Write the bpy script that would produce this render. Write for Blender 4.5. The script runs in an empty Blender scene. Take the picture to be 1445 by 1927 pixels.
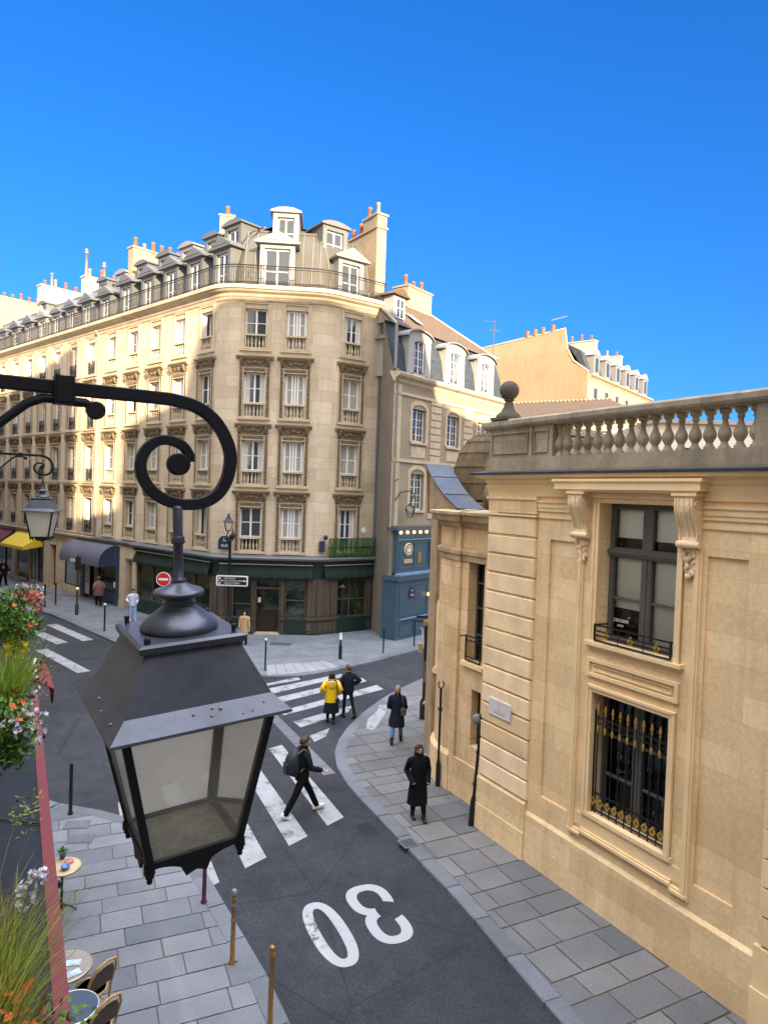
import bpy, math, random
from mathutils import Vector, Matrix, noise as mnoise
S = bpy.context.scene
C = S.collection
rad = math.radians
random.seed(7)
# ------------------------------------------------------------------ camera
CZ = 7.2; FPX = 1280.0; CXP, CYP = 722.5, 963.5
PITCH, ROLL = rad(1.44), rad(2.0)
_f = Vector((0, math.cos(PITCH), -math.sin(PITCH))); _u0 = Vector((0, math.sin(PITCH), math.cos(PITCH))); _r0 = Vector((1, 0, 0))
_r = _r0*math.cos(ROLL)+_u0*math.sin(ROLL); _u = -_r0*math.sin(ROLL)+_u0*math.cos(ROLL)
cam = bpy.data.cameras.new('camera'); camo = bpy.data.objects.new('camera', cam); C.objects.link(camo)
camo.matrix_world = Matrix(((_r.x, _u.x, -_f.x, 0), (_r.y, _u.y, -_f.y, 0), (_r.z, _u.z, -_f.z, CZ), (0, 0, 0, 1)))
cam.sensor_fit = 'VERTICAL'; cam.sensor_height = 24; cam.lens = 24*FPX/1927; cam.clip_start = .05; cam.clip_end = 3000
S.camera = camo
# ------------------------------------------------------------------ sky and sun
SUN_EL = 13.0; SUNH = Vector((.45, -.893)).normalized()
W = bpy.data.worlds.new('World'); S.world = W; W.use_nodes = True
wn = W.node_tree; bg = wn.nodes['Background']
sky = wn.nodes.new('ShaderNodeTexSky'); sky.sky_type = 'NISHITA'; sky.sun_disc = False
sky.sun_elevation = rad(SUN_EL); sky.sun_rotation = math.atan2(SUNH.x, SUNH.y)
sky.altitude = 0; sky.air_density = 1.0; sky.dust_density = .25; sky.ozone_density = 4.0
FILL_S, FILL_Z = 1.7, 10.5
tcw = wn.nodes.new('ShaderNodeTexCoord'); mpw = wn.nodes.new('ShaderNodeMapping'); mpw.inputs['Scale'].default_value = (1, 1, .85); mpw.inputs['Location'].default_value = (0, 0, .23)
wn.links.new(tcw.outputs['Generated'], mpw.inputs['Vector']); wn.links.new(mpw.outputs[0], sky.inputs['Vector'])   # keeps the clear blue down to the roofs
hs = wn.nodes.new('ShaderNodeHueSaturation'); hs.inputs['Saturation'].default_value = 1.23; hs.inputs['Value'].default_value = .97; hs.inputs['Hue'].default_value = .513
FILL_S, FILL_Z = 1.7, 10.5
wn.links.new(sky.outputs[0], hs.inputs['Color'])
# added fill: unseen sky behind the viewer and overhead is brightened to lift shade
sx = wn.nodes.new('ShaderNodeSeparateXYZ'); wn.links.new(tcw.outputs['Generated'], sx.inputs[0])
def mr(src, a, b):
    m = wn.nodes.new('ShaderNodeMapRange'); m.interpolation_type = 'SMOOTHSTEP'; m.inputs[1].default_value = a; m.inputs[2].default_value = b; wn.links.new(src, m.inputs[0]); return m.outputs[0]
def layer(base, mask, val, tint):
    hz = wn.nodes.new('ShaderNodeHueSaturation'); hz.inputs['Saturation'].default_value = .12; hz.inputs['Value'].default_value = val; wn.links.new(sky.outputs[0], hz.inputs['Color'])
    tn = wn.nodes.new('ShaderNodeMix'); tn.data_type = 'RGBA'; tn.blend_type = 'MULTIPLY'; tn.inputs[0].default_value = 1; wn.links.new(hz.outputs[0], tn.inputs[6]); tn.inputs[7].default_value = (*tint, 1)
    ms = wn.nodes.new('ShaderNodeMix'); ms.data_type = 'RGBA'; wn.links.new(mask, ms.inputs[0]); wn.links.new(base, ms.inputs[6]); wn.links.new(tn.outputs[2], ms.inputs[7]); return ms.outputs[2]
out_ = layer(hs.outputs[0], mr(sx.outputs['Y'], .15, -.35), FILL_S, (1.0, .86, .72))
out_ = layer(out_, mr(sx.outputs['Z'], .62, .85), FILL_Z, (.97, .95, .98))
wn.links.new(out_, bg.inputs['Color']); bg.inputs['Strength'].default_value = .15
sl = bpy.data.lights.new('sun', 'SUN'); sl.energy = 7.0; sl.angle = rad(.5); sl.color = (1, .76, .50)
so = bpy.data.objects.new('sun', sl); C.objects.link(so)
_d = Vector((SUNH.x*math.cos(rad(SUN_EL)), SUNH.y*math.cos(rad(SUN_EL)), math.sin(rad(SUN_EL))))
so.rotation_euler = _d.to_track_quat('Z', 'Y').to_euler(); so.location = (10, -20, 30)
S.view_settings.view_transform = 'Standard'; S.view_settings.look = 'None'; S.view_settings.gamma = 1
S.view_settings.exposure = 1.5
S.render.engine = 'CYCLES'; S.cycles.max_bounces = 6; S.cycles.diffuse_bounces = 4; S.cycles.transparent_max_bounces = 12
S.cycles.use_denoising = True

# ------------------------------------------------------------------ pixel of the photo -> point of the place
def ray(x, y): return _f+_r*((x-CXP)/FPX)-_u*((y-CYP)/FPX)
def G(x, y, z=0.0):
    d = ray(x, y); t = (z-CZ)/d.z; return Vector((d.x*t, d.y*t, z))
def at(x, y, depth):
    d = ray(x, y); return Vector((0, 0, CZ))+d*(depth/d.y)
def FR(ox, oy, ang, oz=0.0):
    """frame of a facade: x runs left as seen from the street, y comes out of the wall, z up"""
    a = rad(ang)
    return Matrix(((-math.sin(a), -math.cos(a), 0, ox), (math.cos(a), -math.sin(a), 0, oy), (0, 0, 1, oz), (0, 0, 0, 1)))
def LOC(x, y, z=0, rz=0): return Matrix.Translation((x, y, z)) @ Matrix.Rotation(rz, 4, 'Z')

# ------------------------------------------------------------------ materials
class NT:
    def __init__(s, name):
        s.m = bpy.data.materials.new(name); s.m.use_nodes = True; s.t = s.m.node_tree; s.b = s.t.nodes['Principled BSDF']
        s.uv = None; s.ob = None
    def n(s, typ, **k):
        nd = s.t.nodes.new(typ)
        for a, v in k.items():
            if a.startswith('i_'):
                key = a[2:]; key = int(key) if key.isdigit() else key.replace('_', ' ')
                nd.inputs[key].default_value = v
            else: setattr(nd, a, v)
        return nd
    def l(s, a, b): s.t.links.new(a, b)
    def tc(s, which='UV'):
        if s.uv is None: s.uv = s.n('ShaderNodeTexCoord')
        return s.uv.outputs[which]
    def noise(s, scale, detail=4, rough=.6, co=None, vec_scale=None):
        nd = s.n('ShaderNodeTexNoise'); nd.inputs['Scale'].default_value = scale; nd.inputs['Detail'].default_value = detail; nd.inputs['Roughness'].default_value = rough
        src = co if co is not None else s.world()
        if vec_scale:
            mp = s.n('ShaderNodeMapping'); mp.inputs['Scale'].default_value = vec_scale; s.l(src, mp.inputs['Vector']); src = mp.outputs[0]
        s.l(src, nd.inputs['Vector']); return nd.outputs['Fac']
    def world(s):
        if s.ob is None: s.ob = s.n('ShaderNodeNewGeometry')
        return s.ob.outputs['Position']
    def ramp(s, fac, stops):
        r = s.n('ShaderNodeValToRGB'); e = r.color_ramp.elements
        while len(e) > 1: e.remove(e[-1])
        e[0].position = stops[0][0]; e[0].color = (*stops[0][1], 1) if len(stops[0][1]) == 3 else stops[0][1]
        for p, c in stops[1:]:
            q = e.new(p); q.color = (*c, 1)
        s.l(fac, r.inputs[0]); return r.outputs[0]
    def mix(s, fac, a, b, mode='MIX'):
        m = s.n('ShaderNodeMix', data_type='RGBA', blend_type=mode)
        for inp, v in ((m.inputs[0], fac), (m.inputs[6], a), (m.inputs[7], b)):
            if isinstance(v, (int, float)): inp.default_value = v
            elif isinstance(v, tuple): inp.default_value = (*v, 1) if len(v) == 3 else v
            else: s.l(v, inp)
        return m.outputs[2]
    def bump(s, h, strength=.3, dist=.01, prev=None):
        b = s.n('ShaderNodeBump'); b.inputs['Strength'].default_value = strength; b.inputs['Distance'].default_value = dist
        s.l(h, b.inputs['Height'])
        if prev is not None: s.l(prev, b.inputs['Normal'])
        return b.outputs[0]
    def set(s, color=None, rough=None, metal=None, normal=None, spec=None):
        for k, v in (('Base Color', color), ('Roughness', rough), ('Metallic', metal), ('Normal', normal), ('Specular IOR Level', spec)):
            if v is None: continue
            if isinstance(v, (int, float)): s.b.inputs[k].default_value = v
            elif isinstance(v, tuple): s.b.inputs[k].default_value = (*v, 1)
            else: s.l(v, s.b.inputs[k])
        return s.m
def mul(c, k): return tuple(min(1, x*k) for x in c)
def plain(name, c, rough=.6, metal=0, var=.12, scale=3, bump=.0, spec=.5, fine=60):
    t = NT(name); f = t.noise(scale, 5)
    col = t.ramp(f, [(.25, mul(c, 1-var)), (.75, mul(c, 1+var))])
    nm = t.bump(t.noise(fine, 3), bump, .004) if bump else None
    return t.set(col, rough, metal, nm, spec)
def stone(name, c1, c2, bw=.9, bh=.42, joint=.55, ms=.008, stain=.35, staincol=None, bump=.5, rough=.88, coarse=.5):
    t = NT(name); uv = t.tc('UV')
    br = t.n('ShaderNodeTexBrick', offset=.5); t.l(uv, br.inputs['Vector'])
    br.inputs['Color1'].default_value = (*c1, 1); br.inputs['Color2'].default_value = (*c2, 1)
    br.inputs['Mortar'].default_value = (*mul(c1, joint), 1); br.inputs['Scale'].default_value = 1
    br.inputs['Mortar Size'].default_value = ms; br.inputs['Mortar Smooth'].default_value = .3; br.inputs['Bias'].default_value = 0
    br.inputs['Brick Width'].default_value = bw; br.inputs['Row Height'].default_value = bh
    sc = staincol or mul(c1, .5)
    big = t.noise(coarse, 6, .65)
    col = t.mix(t.ramp(big, [(.42, (0, 0, 0)), (.75, (stain,)*3)]), br.outputs['Color'], sc)
    streak = t.noise(1, 5, .6, vec_scale=(3, 3, .35))
    col = t.mix(t.ramp(streak, [(.5, (0, 0, 0)), (.8, (stain*.8,)*3)]), col, mul(sc, .9))
    gr = t.noise(14, 6, .7)
    col = t.mix(1.0, col, t.ramp(gr, [(.3, (.86,)*3), (.7, (1.1,)*3)]), 'MULTIPLY')
    n1 = t.bump(br.outputs['Fac'], -bump, .012)
    n2 = t.bump(gr, bump*.5, .01, n1)
    n3 = t.bump(t.noise(90, 3), bump*.35, .003, n2)
    return t.set(col, rough, 0, n3, .3)
def varied(name, c, rough=.8, amount=.5, bump=.3, spec=.3, speck=0., hue=None, big_=.9):
    """colour varied per piece by the 'var' attribute"""
    t = NT(name); at_ = t.n('ShaderNodeAttribute', attribute_name='var')
    lo, hi = mul(c, 1-amount*.5), mul(hue or c, 1+amount*.5)
    col = t.mix(at_.outputs['Fac'], lo, hi)
    big = t.noise(big_, 5); fin = t.noise(45, 4, .8)
    col = t.mix(1.0, col, t.ramp(big, [(.3, (.82,)*3), (.7, (1.1,)*3)]), 'MULTIPLY')
    col = t.mix(1.0, col, t.ramp(fin, [(.3, (1-.35-speck,)*3), (.7, (1.2+speck,)*3)]), 'MULTIPLY')
    return t.set(col, rough, 0, t.bump(fin, bump, .004), spec)
def emit(name, c, strength):
    t = NT(name); t.b.inputs['Emission Color'].default_value = (*c, 1); t.b.inputs['Emission Strength'].default_value = strength
    return t.set(c, .5)
def glass(name, c=(.02, .025, .03), rough=.04, spec=.9, alpha=None):
    t = NT(name)
    f = t.noise(.7, 2); t.set(c, rough, 0, t.bump(f, .12, .02), spec)
    if alpha is not None: t.b.inputs['Alpha'].default_value = alpha
    return t.m

# ------------------------------------------------------------------ mesh building
def area_n(ps):
    n = Vector((0, 0, 0))
    for i in range(len(ps)):
        a, b = ps[i], ps[(i+1) % len(ps)]
        n.x += (a[1]-b[1])*(a[2]+b[2]); n.y += (a[2]-b[2])*(a[0]+b[0]); n.z += (a[0]-b[0])*(a[1]+b[1])
    return n
class MB:
    def __init__(s, M=None): s.v = []; s.f = []; s.uv = []; s.sm = []; s.var = []; s.mi = []; s.M = M.copy() if M else Matrix.Identity(4); s.cv = 0.5; s.m = 0
    def face(s, ps, smooth=False, uv=None):
        n = area_n(ps); i0 = len(s.v); s.v += [s.M @ Vector(p) for p in ps]
        s.f.append(list(range(i0, i0+len(ps)))); s.sm.append(smooth); s.var.append(s.cv); s.mi.append(s.m)
        if uv is None: uv = s._uv(ps, n)
        s.uv.append(uv); return s
    @staticmethod
    def _uv(ps, n):
        a = [abs(q) for q in n]
        if a[2] >= a[0] and a[2] >= a[1]: return [(p[0], p[1]) for p in ps]
        if a[1] >= a[0]: return [(p[0], p[2]) for p in ps]
        return [(p[1], p[2]) for p in ps]
    def box(s, x0, x1, y0, y1, z0, z1, skip=''):
        if x0 > x1: x0, x1 = x1, x0
        if y0 > y1: y0, y1 = y1, y0
        if z0 > z1: z0, z1 = z1, z0
        a = lambda i, j, k: ((x0, x1)[i], (y0, y1)[j], (z0, z1)[k])
        fs = {'b': [(0,0,0),(0,1,0),(1,1,0),(1,0,0)], 't': [(0,0,1),(1,0,1),(1,1,1),(0,1,1)], 'f': [(0,0,0),(1,0,0),(1,0,1),(0,0,1)],
              'k': [(0,1,0),(0,1,1),(1,1,1),(1,1,0)], 'l': [(0,0,0),(0,0,1),(0,1,1),(0,1,0)], 'r': [(1,0,0),(1,1,0),(1,1,1),(1,0,1)]}
        for k, q in fs.items():
            if k not in skip: s.face([a(*c) for c in q])
        return s
    def prism(s, poly, ax, a, b):
        """poly in the two other axes (cyclic order), extruded along axis ax from a to b"""
        def P(u, v, w):
            r = [0, 0, 0]; r[ax] = w; r[(ax+1) % 3] = u; r[(ax+2) % 3] = v; return tuple(r)
        ar = sum(poly[i][0]*poly[(i+1) % len(poly)][1]-poly[(i+1) % len(poly)][0]*poly[i][1] for i in range(len(poly)))
        if ar < 0: poly = poly[::-1]
        if a > b: a, b = b, a
        s.face([P(u, v, b) for u, v in poly]); s.face([P(u, v, a) for u, v in poly[::-1]])
        n = len(poly)
        for i in range(n):
            p, q = poly[i], poly[(i+1) % n]
            s.face([P(*p, a), P(*q, a), P(*q, b), P(*p, b)])
        return s
    def grid(s, rows, cu=False, smooth=True, capa=False, capb=False, cv=False):
        """rows of points; cu closes each row"""
        i0 = len(s.v); n = len(rows[0])
        L = [[Vector(p) for p in r] for r in rows]
        for r in L: s.v += [s.M @ p for p in r]
        m = n if cu else n-1; R = len(rows)
        us = [0]
        for j in range(n): us.append(us[-1]+(L[0][(j+1) % n]-L[0][j]).length)
        vs = [0]
        for i in range(R-1): vs.append(vs[-1]+(L[i+1][0]-L[i][0]).length)
        for i in range(R if cv else R-1):
            i2 = (i+1) % R
            for j in range(m):
                k = (j+1) % n
                s.f.append([i0+i*n+j, i0+i*n+k, i0+i2*n+k, i0+i2*n+j]); s.sm.append(smooth); s.var.append(s.cv); s.mi.append(s.m)
                v2 = vs[i+1] if i+1 < len(vs) else vs[i]+.1
                s.uv.append([(us[j], vs[i]), (us[j+1], vs[i]), (us[j+1], v2), (us[j], v2)])
        if capa: s.face(rows[0][::-1])
        if capb: s.face(rows[-1])
        return s
    def tube(s, pts, r, n=8, caps=True, smooth=True, closed=False, flat=1.0):
        pts = [Vector(p) for p in pts]; R = r if isinstance(r, (list, tuple)) else [r]*len(pts)
        rows = []; prev = None; N = len(pts)
        for i, p in enumerate(pts):
            a = pts[(i-1) % N] if (closed or i > 0) else p; b = pts[(i+1) % N] if (closed or i < N-1) else p
            d = (b-a).normalized() if (b-a).length > 1e-9 else Vector((0, 0, 1))
            if prev is None:
                e = Vector((0, 0, 1)) if abs(d.z) < .9 else Vector((1, 0, 0)); x = d.cross(e).normalized()
            else: x = (prev-d*prev.dot(d)).normalized()
            prev = x; y = d.cross(x)
            rows.append([p+x*(R[i]*math.cos(2*math.pi*k/n))+y*(R[i]*flat*math.sin(2*math.pi*k/n)) for k in range(n)])
        s.grid(rows, True, smooth, caps and not closed, caps and not closed, closed); return s
    def lathe(s, prof, c=(0, 0, 0), n=16, smooth=True, cap=True, a0=0):
        rows = []
        for r, z in prof:
            rows.append([(c[0]+r*math.cos(a0+2*math.pi*k/n), c[1]+r*math.sin(a0+2*math.pi*k/n), c[2]+z) for k in range(n)])
        s.grid(rows, True, smooth, cap and prof[0][0] > 1e-4, cap and prof[-1][0] > 1e-4); return s
    def ball(s, c, r, n=10, m=7, sq=(1, 1, 1)):
        rows = []
        for i in range(m+1):
            th = math.pi*i/m; rr = max(math.sin(th), 1e-3)
            rows.append([(c[0]+sq[0]*r*rr*math.cos(2*math.pi*k/n), c[1]+sq[1]*r*rr*math.sin(2*math.pi*k/n), c[2]-sq[2]*r*math.cos(th)) for k in range(n)])
        s.grid(rows, True); return s
    def sweep(s, path, prof, closed=False, smooth=False):
        """path: (x,y) going left as seen from outside; prof: (out, z) from bottom to top"""
        P = [Vector((p[0], p[1])) for p in path]; N = len(P); nr = []
        for i in range(N):
            ds = []
            if closed or i > 0: ds.append((P[i]-P[i-1]).normalized())
            if closed or i < N-1: ds.append((P[(i+1) % N]-P[i]).normalized())
            ns = [Vector((-d.y, d.x)) for d in ds]
            m = sum(ns, Vector((0, 0))); m.normalize(); k = 1/max(.35, m.dot(ns[0])); nr.append(m*k)
        us = [0]
        for i in range(N): us.append(us[-1]+(P[(i+1) % N]-P[i]).length)
        for i in range(N if closed else N-1):
            j = (i+1) % N; vv = 0
            for a in range(len(prof)-1):
                (o1, z1), (o2, z2) = prof[a], prof[a+1]; l = math.hypot(o2-o1, z2-z1)
                q = lambda t, o, z: (P[t].x+nr[t].x*o, P[t].y+nr[t].y*o, z)
                s.face([q(j, o1, z1), q(i, o1, z1), q(i, o2, z2), q(j, o2, z2)], smooth, [(us[i+1], z1), (us[i], z1), (us[i], z1+l), (us[i+1], z1+l)])
        if not closed:
            for t, rev in ((0, False), (N-1, True)):
                ps = [(P[t].x+nr[t].x*o, P[t].y+nr[t].y*o, z) for o, z in prof]
                s.face(ps[::-1] if rev else ps)
        return s
    def build(s, name, mat, parent=None, local=None):
        """one mesh object; local: matrix of the object itself (for meshes that will be shared)"""
        me = bpy.data.meshes.new(name)
        inv = (WM.get(parent.name, Matrix.Identity(4)) if parent else Matrix.Identity(4))
        if local is not None: inv = local
        inv = inv.inverted()
        me.from_pydata([inv @ v for v in s.v], [], s.f)
        uvl = me.uv_layers.new(name='UVMap'); k = 0
        flat = []
        for u in s.uv:
            for a in u: flat += [a[0], a[1]]
        uvl.data.foreach_set('uv', flat)
        me.polygons.foreach_set('use_smooth', s.sm); me.polygons.foreach_set('material_index', s.mi)
        if len(set(s.var)) > 1:
            at_ = me.attributes.new('var', 'FLOAT', 'FACE'); at_.data.foreach_set('value', s.var)
        for m in (mat if isinstance(mat, (list, tuple)) else [mat]): me.materials.append(m)
        me.update()
        o = bpy.data.objects.new(name, me); C.objects.link(o)
        if parent: o.parent = parent
        WM[o.name] = WM.get(parent.name, Matrix.Identity(4)) if parent else Matrix.Identity(4)
        return o
WM = {}
def tag(o, label=None, cat=None, group=None, kind=None):
    for k, v in (('label', label), ('category', cat), ('group', group), ('kind', kind)):
        if v: o[k] = v
    return o
def thing(name, label, cat, M=None, group=None):
    o = bpy.data.objects.new(name, None); C.objects.link(o); o.empty_display_size = .2
    M = M or Matrix.Identity(4); o.matrix_world = M; WM[o.name] = M.copy()
    return tag(o, label, cat, group)
def inst(src, M, parent, name=None):
    """another object with the same mesh, placed by M (in world space) under parent"""
    o = bpy.data.objects.new(name or src.name.split('.')[0], src.data); C.objects.link(o); o.parent = parent
    o.matrix_local = WM[parent.name].inverted() @ M; WM[o.name] = M.copy(); return o
def copy_tree(o, parent=None, M=None):
    c = o.copy(); C.objects.link(c)
    if parent: c.parent = parent
    if M is not None: c.matrix_world = M
    for ch in [x for x in C.objects if x.parent == o]: copy_tree(ch, c)
    return c
def text_mesh(txt, size, M, ext=.004, name='lettering', mat=None, parent=None, align='CENTER'):
    cu = bpy.data.curves.new('t', 'FONT'); cu.body = txt; cu.size = size; cu.extrude = ext; cu.align_x = align; cu.align_y = 'CENTER'; cu.resolution_u = 3
    to = bpy.data.objects.new('t', cu); C.objects.link(to); bpy.context.view_layer.update()
    me = bpy.data.meshes.new_from_object(to.evaluated_get(bpy.context.evaluated_depsgraph_get()))
    bpy.data.objects.remove(to); me.name = name
    o = bpy.data.objects.new(name, me); C.objects.link(o); me.materials.clear(); me.materials.append(mat)
    if parent:
        o.parent = parent; o.matrix_local = WM[parent.name].inverted() @ M
    else: o.matrix_world = M
    WM[o.name] = M.copy(); return o
def wall_text(F_, x, y, z, txt, size, mat, parent, ext=.004, rx=0):
    """text on a facade frame, reading from outside"""
    M = F_ @ Matrix.Translation((x, y, z)) @ Matrix(((-1, 0, 0, 0), (0, 0, 1, 0), (0, 1, 0, 0), (0, 0, 0, 1)))
    return text_mesh(txt, size, M, ext, 'lettering', mat, parent)
def wall_holes(mb, x0, x1, z0, z1, holes, y=0.0, depth=.3):
    xs = sorted(set([x0, x1]+[h[0] for h in holes]+[h[1] for h in holes])); zs = sorted(set([z0, z1]+[h[2] for h in holes]+[h[3] for h in holes]))
    xs = [x for x in xs if x0 <= x <= x1]; zs = [z for z in zs if z0 <= z <= z1]
    for i in range(len(xs)-1):
        for j in range(len(zs)-1):
            cx, cz = (xs[i]+xs[i+1])/2, (zs[j]+zs[j+1])/2
            if any(h[0] < cx < h[1] and h[2] < cz < h[3] for h in holes): continue
            mb.face([(xs[i+1], y, zs[j]), (xs[i], y, zs[j]), (xs[i], y, zs[j+1]), (xs[i+1], y, zs[j+1])])
    for a, b, c, d, *r in holes:
        dp = r[0] if r else depth; yi = y-dp
        mb.face([(a, y, c), (a, yi, c), (a, yi, d), (a, y, d)]); mb.face([(b, y, c), (b, y, d), (b, yi, d), (b, yi, c)])
        mb.face([(a, y, c), (b, y, c), (b, yi, c), (a, yi, c)]); mb.face([(a, y, d), (a, yi, d), (b, yi, d), (b, y, d)])
    return mb
def panelbox(mb, x0, x1, z0, z1, y, w, h):
    """raised rectangular moulding ring"""
    for a in ((x0, x1, z0, z0+w), (x0, x1, z1-w, z1), (x0, x0+w, z0+w, z1-w), (x1-w, x1, z0+w, z1-w)): mb.box(a[0], a[1], y, y+h, a[2], a[3], 'f')
# ------------------------------------------------------------------ palette
ST_R = stone('mansion limestone', (.89, .665, .375), (.74, .53, .285), bw=1.25, bh=.41, joint=.72, ms=.005, stain=.48, staincol=(.42, .27, .12), bump=.35)
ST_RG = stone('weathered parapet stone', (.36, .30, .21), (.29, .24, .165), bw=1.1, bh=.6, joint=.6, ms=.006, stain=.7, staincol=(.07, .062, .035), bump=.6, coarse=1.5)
ST_W = plain('smooth dressed limestone', (.80, .59, .32), .85, 0, .15, 1.1, .35, .3)
ST_C = stone('corner limestone', (.62, .535, .40), (.49, .40, .28), bw=1.5, bh=.56, joint=.66, ms=.012, stain=.45, staincol=(.25, .205, .145), bump=.4)
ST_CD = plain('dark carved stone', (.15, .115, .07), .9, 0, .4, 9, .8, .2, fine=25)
ST_CT = plain('pale carved stone', (.46, .385, .27), .88, 0, .2, 2.5, .4, .3)
ST_B = stone('grey limestone', (.31, .265, .19), (.265, .225, .16), bw=1.2, bh=.5, joint=.8, ms=.008, stain=.35, staincol=(.26, .21, .15))
RENDER = plain('grey cement render', (.20, .178, .142), .92, 0, .14, .8, .5, .2)
ORANGE = stone('patchy cream render', (.32, .25, .16), (.28, .21, .13), bw=9, bh=7, joint=.9, ms=.004, stain=.55, staincol=(.22, .145, .08), coarse=.35)
CHIM = plain('cream chimney render', (.32, .255, .175), .9, 0, .2, .9, .3, .2)
WHITE_R = plain('white render', (.38, .35, .30), .9, 0, .1, .8, .3, .2)
TERRA = plain('terracotta', (.42, .10, .035), .8, 0, .3, 5, .3, .3)
ZINC = plain('zinc sheet', (.115, .125, .13), .5, .25, .14, 1.2, .12, .5)
ZINC_W = plain('warm weathered zinc', (.075, .071, .060), .6, .15, .15, 1.2, .15, .4)
ZINC_L = plain('pale painted zinc', (.20, .205, .21), .55, .1, .1, 1.5, .1, .4)
LEAD = plain('blue lead sheet', (.055, .068, .085), .45, .4, .3, 2.5, .3, .5)
SLATE = stone('slate', (.045, .06, .075), (.032, .042, .055), bw=.22, bh=.16, joint=.5, ms=.008, stain=.2)
TILE = stone('brown roof tile', (.115, .078, .05), (.085, .058, .038), bw=.2, bh=.22, joint=.5, ms=.012, stain=.4, staincol=(.12, .09, .06), coarse=1.2)
IRON = plain('black iron', (.012, .014, .017), .45, .3, .3, 6, .15, .5)
IRON_G = plain('grey iron', (.06, .065, .07), .5, .3, .2, 6, .1, .5)
GOLD = plain('gold paint', (.58, .35, .06), .4, .5, .15, 9, .1, .5)
WPAINT = plain('white window paint', (.68, .69, .70), .5, 0, .06, 3, 0, .5)
GREYFR = plain('grey brown window paint', (.085, .078, .068), .5, 0, .12, 3, .05, .5)
PANE = glass('window glass', (.035, .045, .055), .05, .9)
DARKG = glass('dark shop glass', (.010, .012, .013), .04, .8)
DARK = plain('dark interior', (.012, .011, .010), .9, 0, .1, 2)
CURT = plain('pale curtain', (.5, .5, .48), .9, 0, .1, 4)
BLIND = plain('roller blind', (.80, .82, .74), .85, 0, .05, 3)
ASPH = None
t = NT('asphalt'); f1 = t.noise(.35, 5); f2 = t.noise(75, 4, .95); f3 = t.noise(2.5, 6, .7)
c = t.ramp(f1, [(.3, (.027, .030, .035)), (.7, (.042, .046, .054))])
c = t.mix(1.0, c, t.ramp(f2, [(.36, (.45,)*3), (.5, (.9,)*3), (.64, (2.6,)*3)]), 'MULTIPLY'); c = t.mix(1.0, c, t.ramp(f3, [(.35, (.84,)*3), (.7, (1.12,)*3)]), 'MULTIPLY')
vo = t.n('ShaderNodeTexVoronoi', feature='DISTANCE_TO_EDGE'); vo.inputs['Scale'].default_value = .33; t.l(t.world(), vo.inputs['Vector'])
c = t.mix(t.ramp(vo.outputs['Distance'], [(.0, (.45,)*3), (.005, (0, 0, 0))]), c, (.012, .012, .013))
st_ = t.noise(.8, 2, .4); c = t.mix(t.ramp(st_, [(.60, (0, 0, 0)), (.72, (.35,)*3)]), c, (.018, .019, .021))
ASPH = t.set(c, .92, 0, t.bump(f2, .5, .006), .15)
PAVE = varied('granite paving slab', (.145, .163, .19), .75, .34, .4, .35, .05, (.162, .176, .195))
PAVE2 = varied('pale granite paving slab', (.155, .175, .20), .75, .2, .4, .35, .05)
PAVE3 = varied('worn sandstone paving slab', (.145, .153, .165), .78, .34, .5, .3, .10, (.168, .165, .160))
KERB = varied('granite kerb stone', (.135, .15, .172), .75, .3, .5, .35, .15)
JOINT = plain('paving joint', (.10, .083, .060), .95, 0, .3, 8, .5)
t = NT('road paint'); f1 = t.noise(2.2, 8, .75); f2 = t.noise(120, 3, .9)
c = t.ramp(f1, [(.36, (.07, .08, .09)), (.46, (.27, .285, .30)), (.7, (.35, .365, .38))]); c = t.mix(1.0, c, t.ramp(f2, [(.3, (.8,)*3), (.6, (1.05,)*3)]), 'MULTIPLY')
PAINT = t.set(c, .7, 0, t.bump(f2, .4, .004), .3)
NAVYS = plain('navy enamel', (.015, .02, .06), .35)
SIGNW = plain('white sign', (.75, .75, .75), .4, 0, .03)
SIGNR = plain('red sign', (.55, .02, .02), .4, 0, .05)
SIGNK = plain('black sign', (.012, .012, .014), .4, 0, .05)
LAMPM = plain('grey black lantern metal', (.076, .083, .105), .36, .55, .28, 7, .2, .5, 35)
LAMPK = plain('black bracket paint', (.009, .010, .013), .55, .0, .3, 9, .25, .25, 45)

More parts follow.
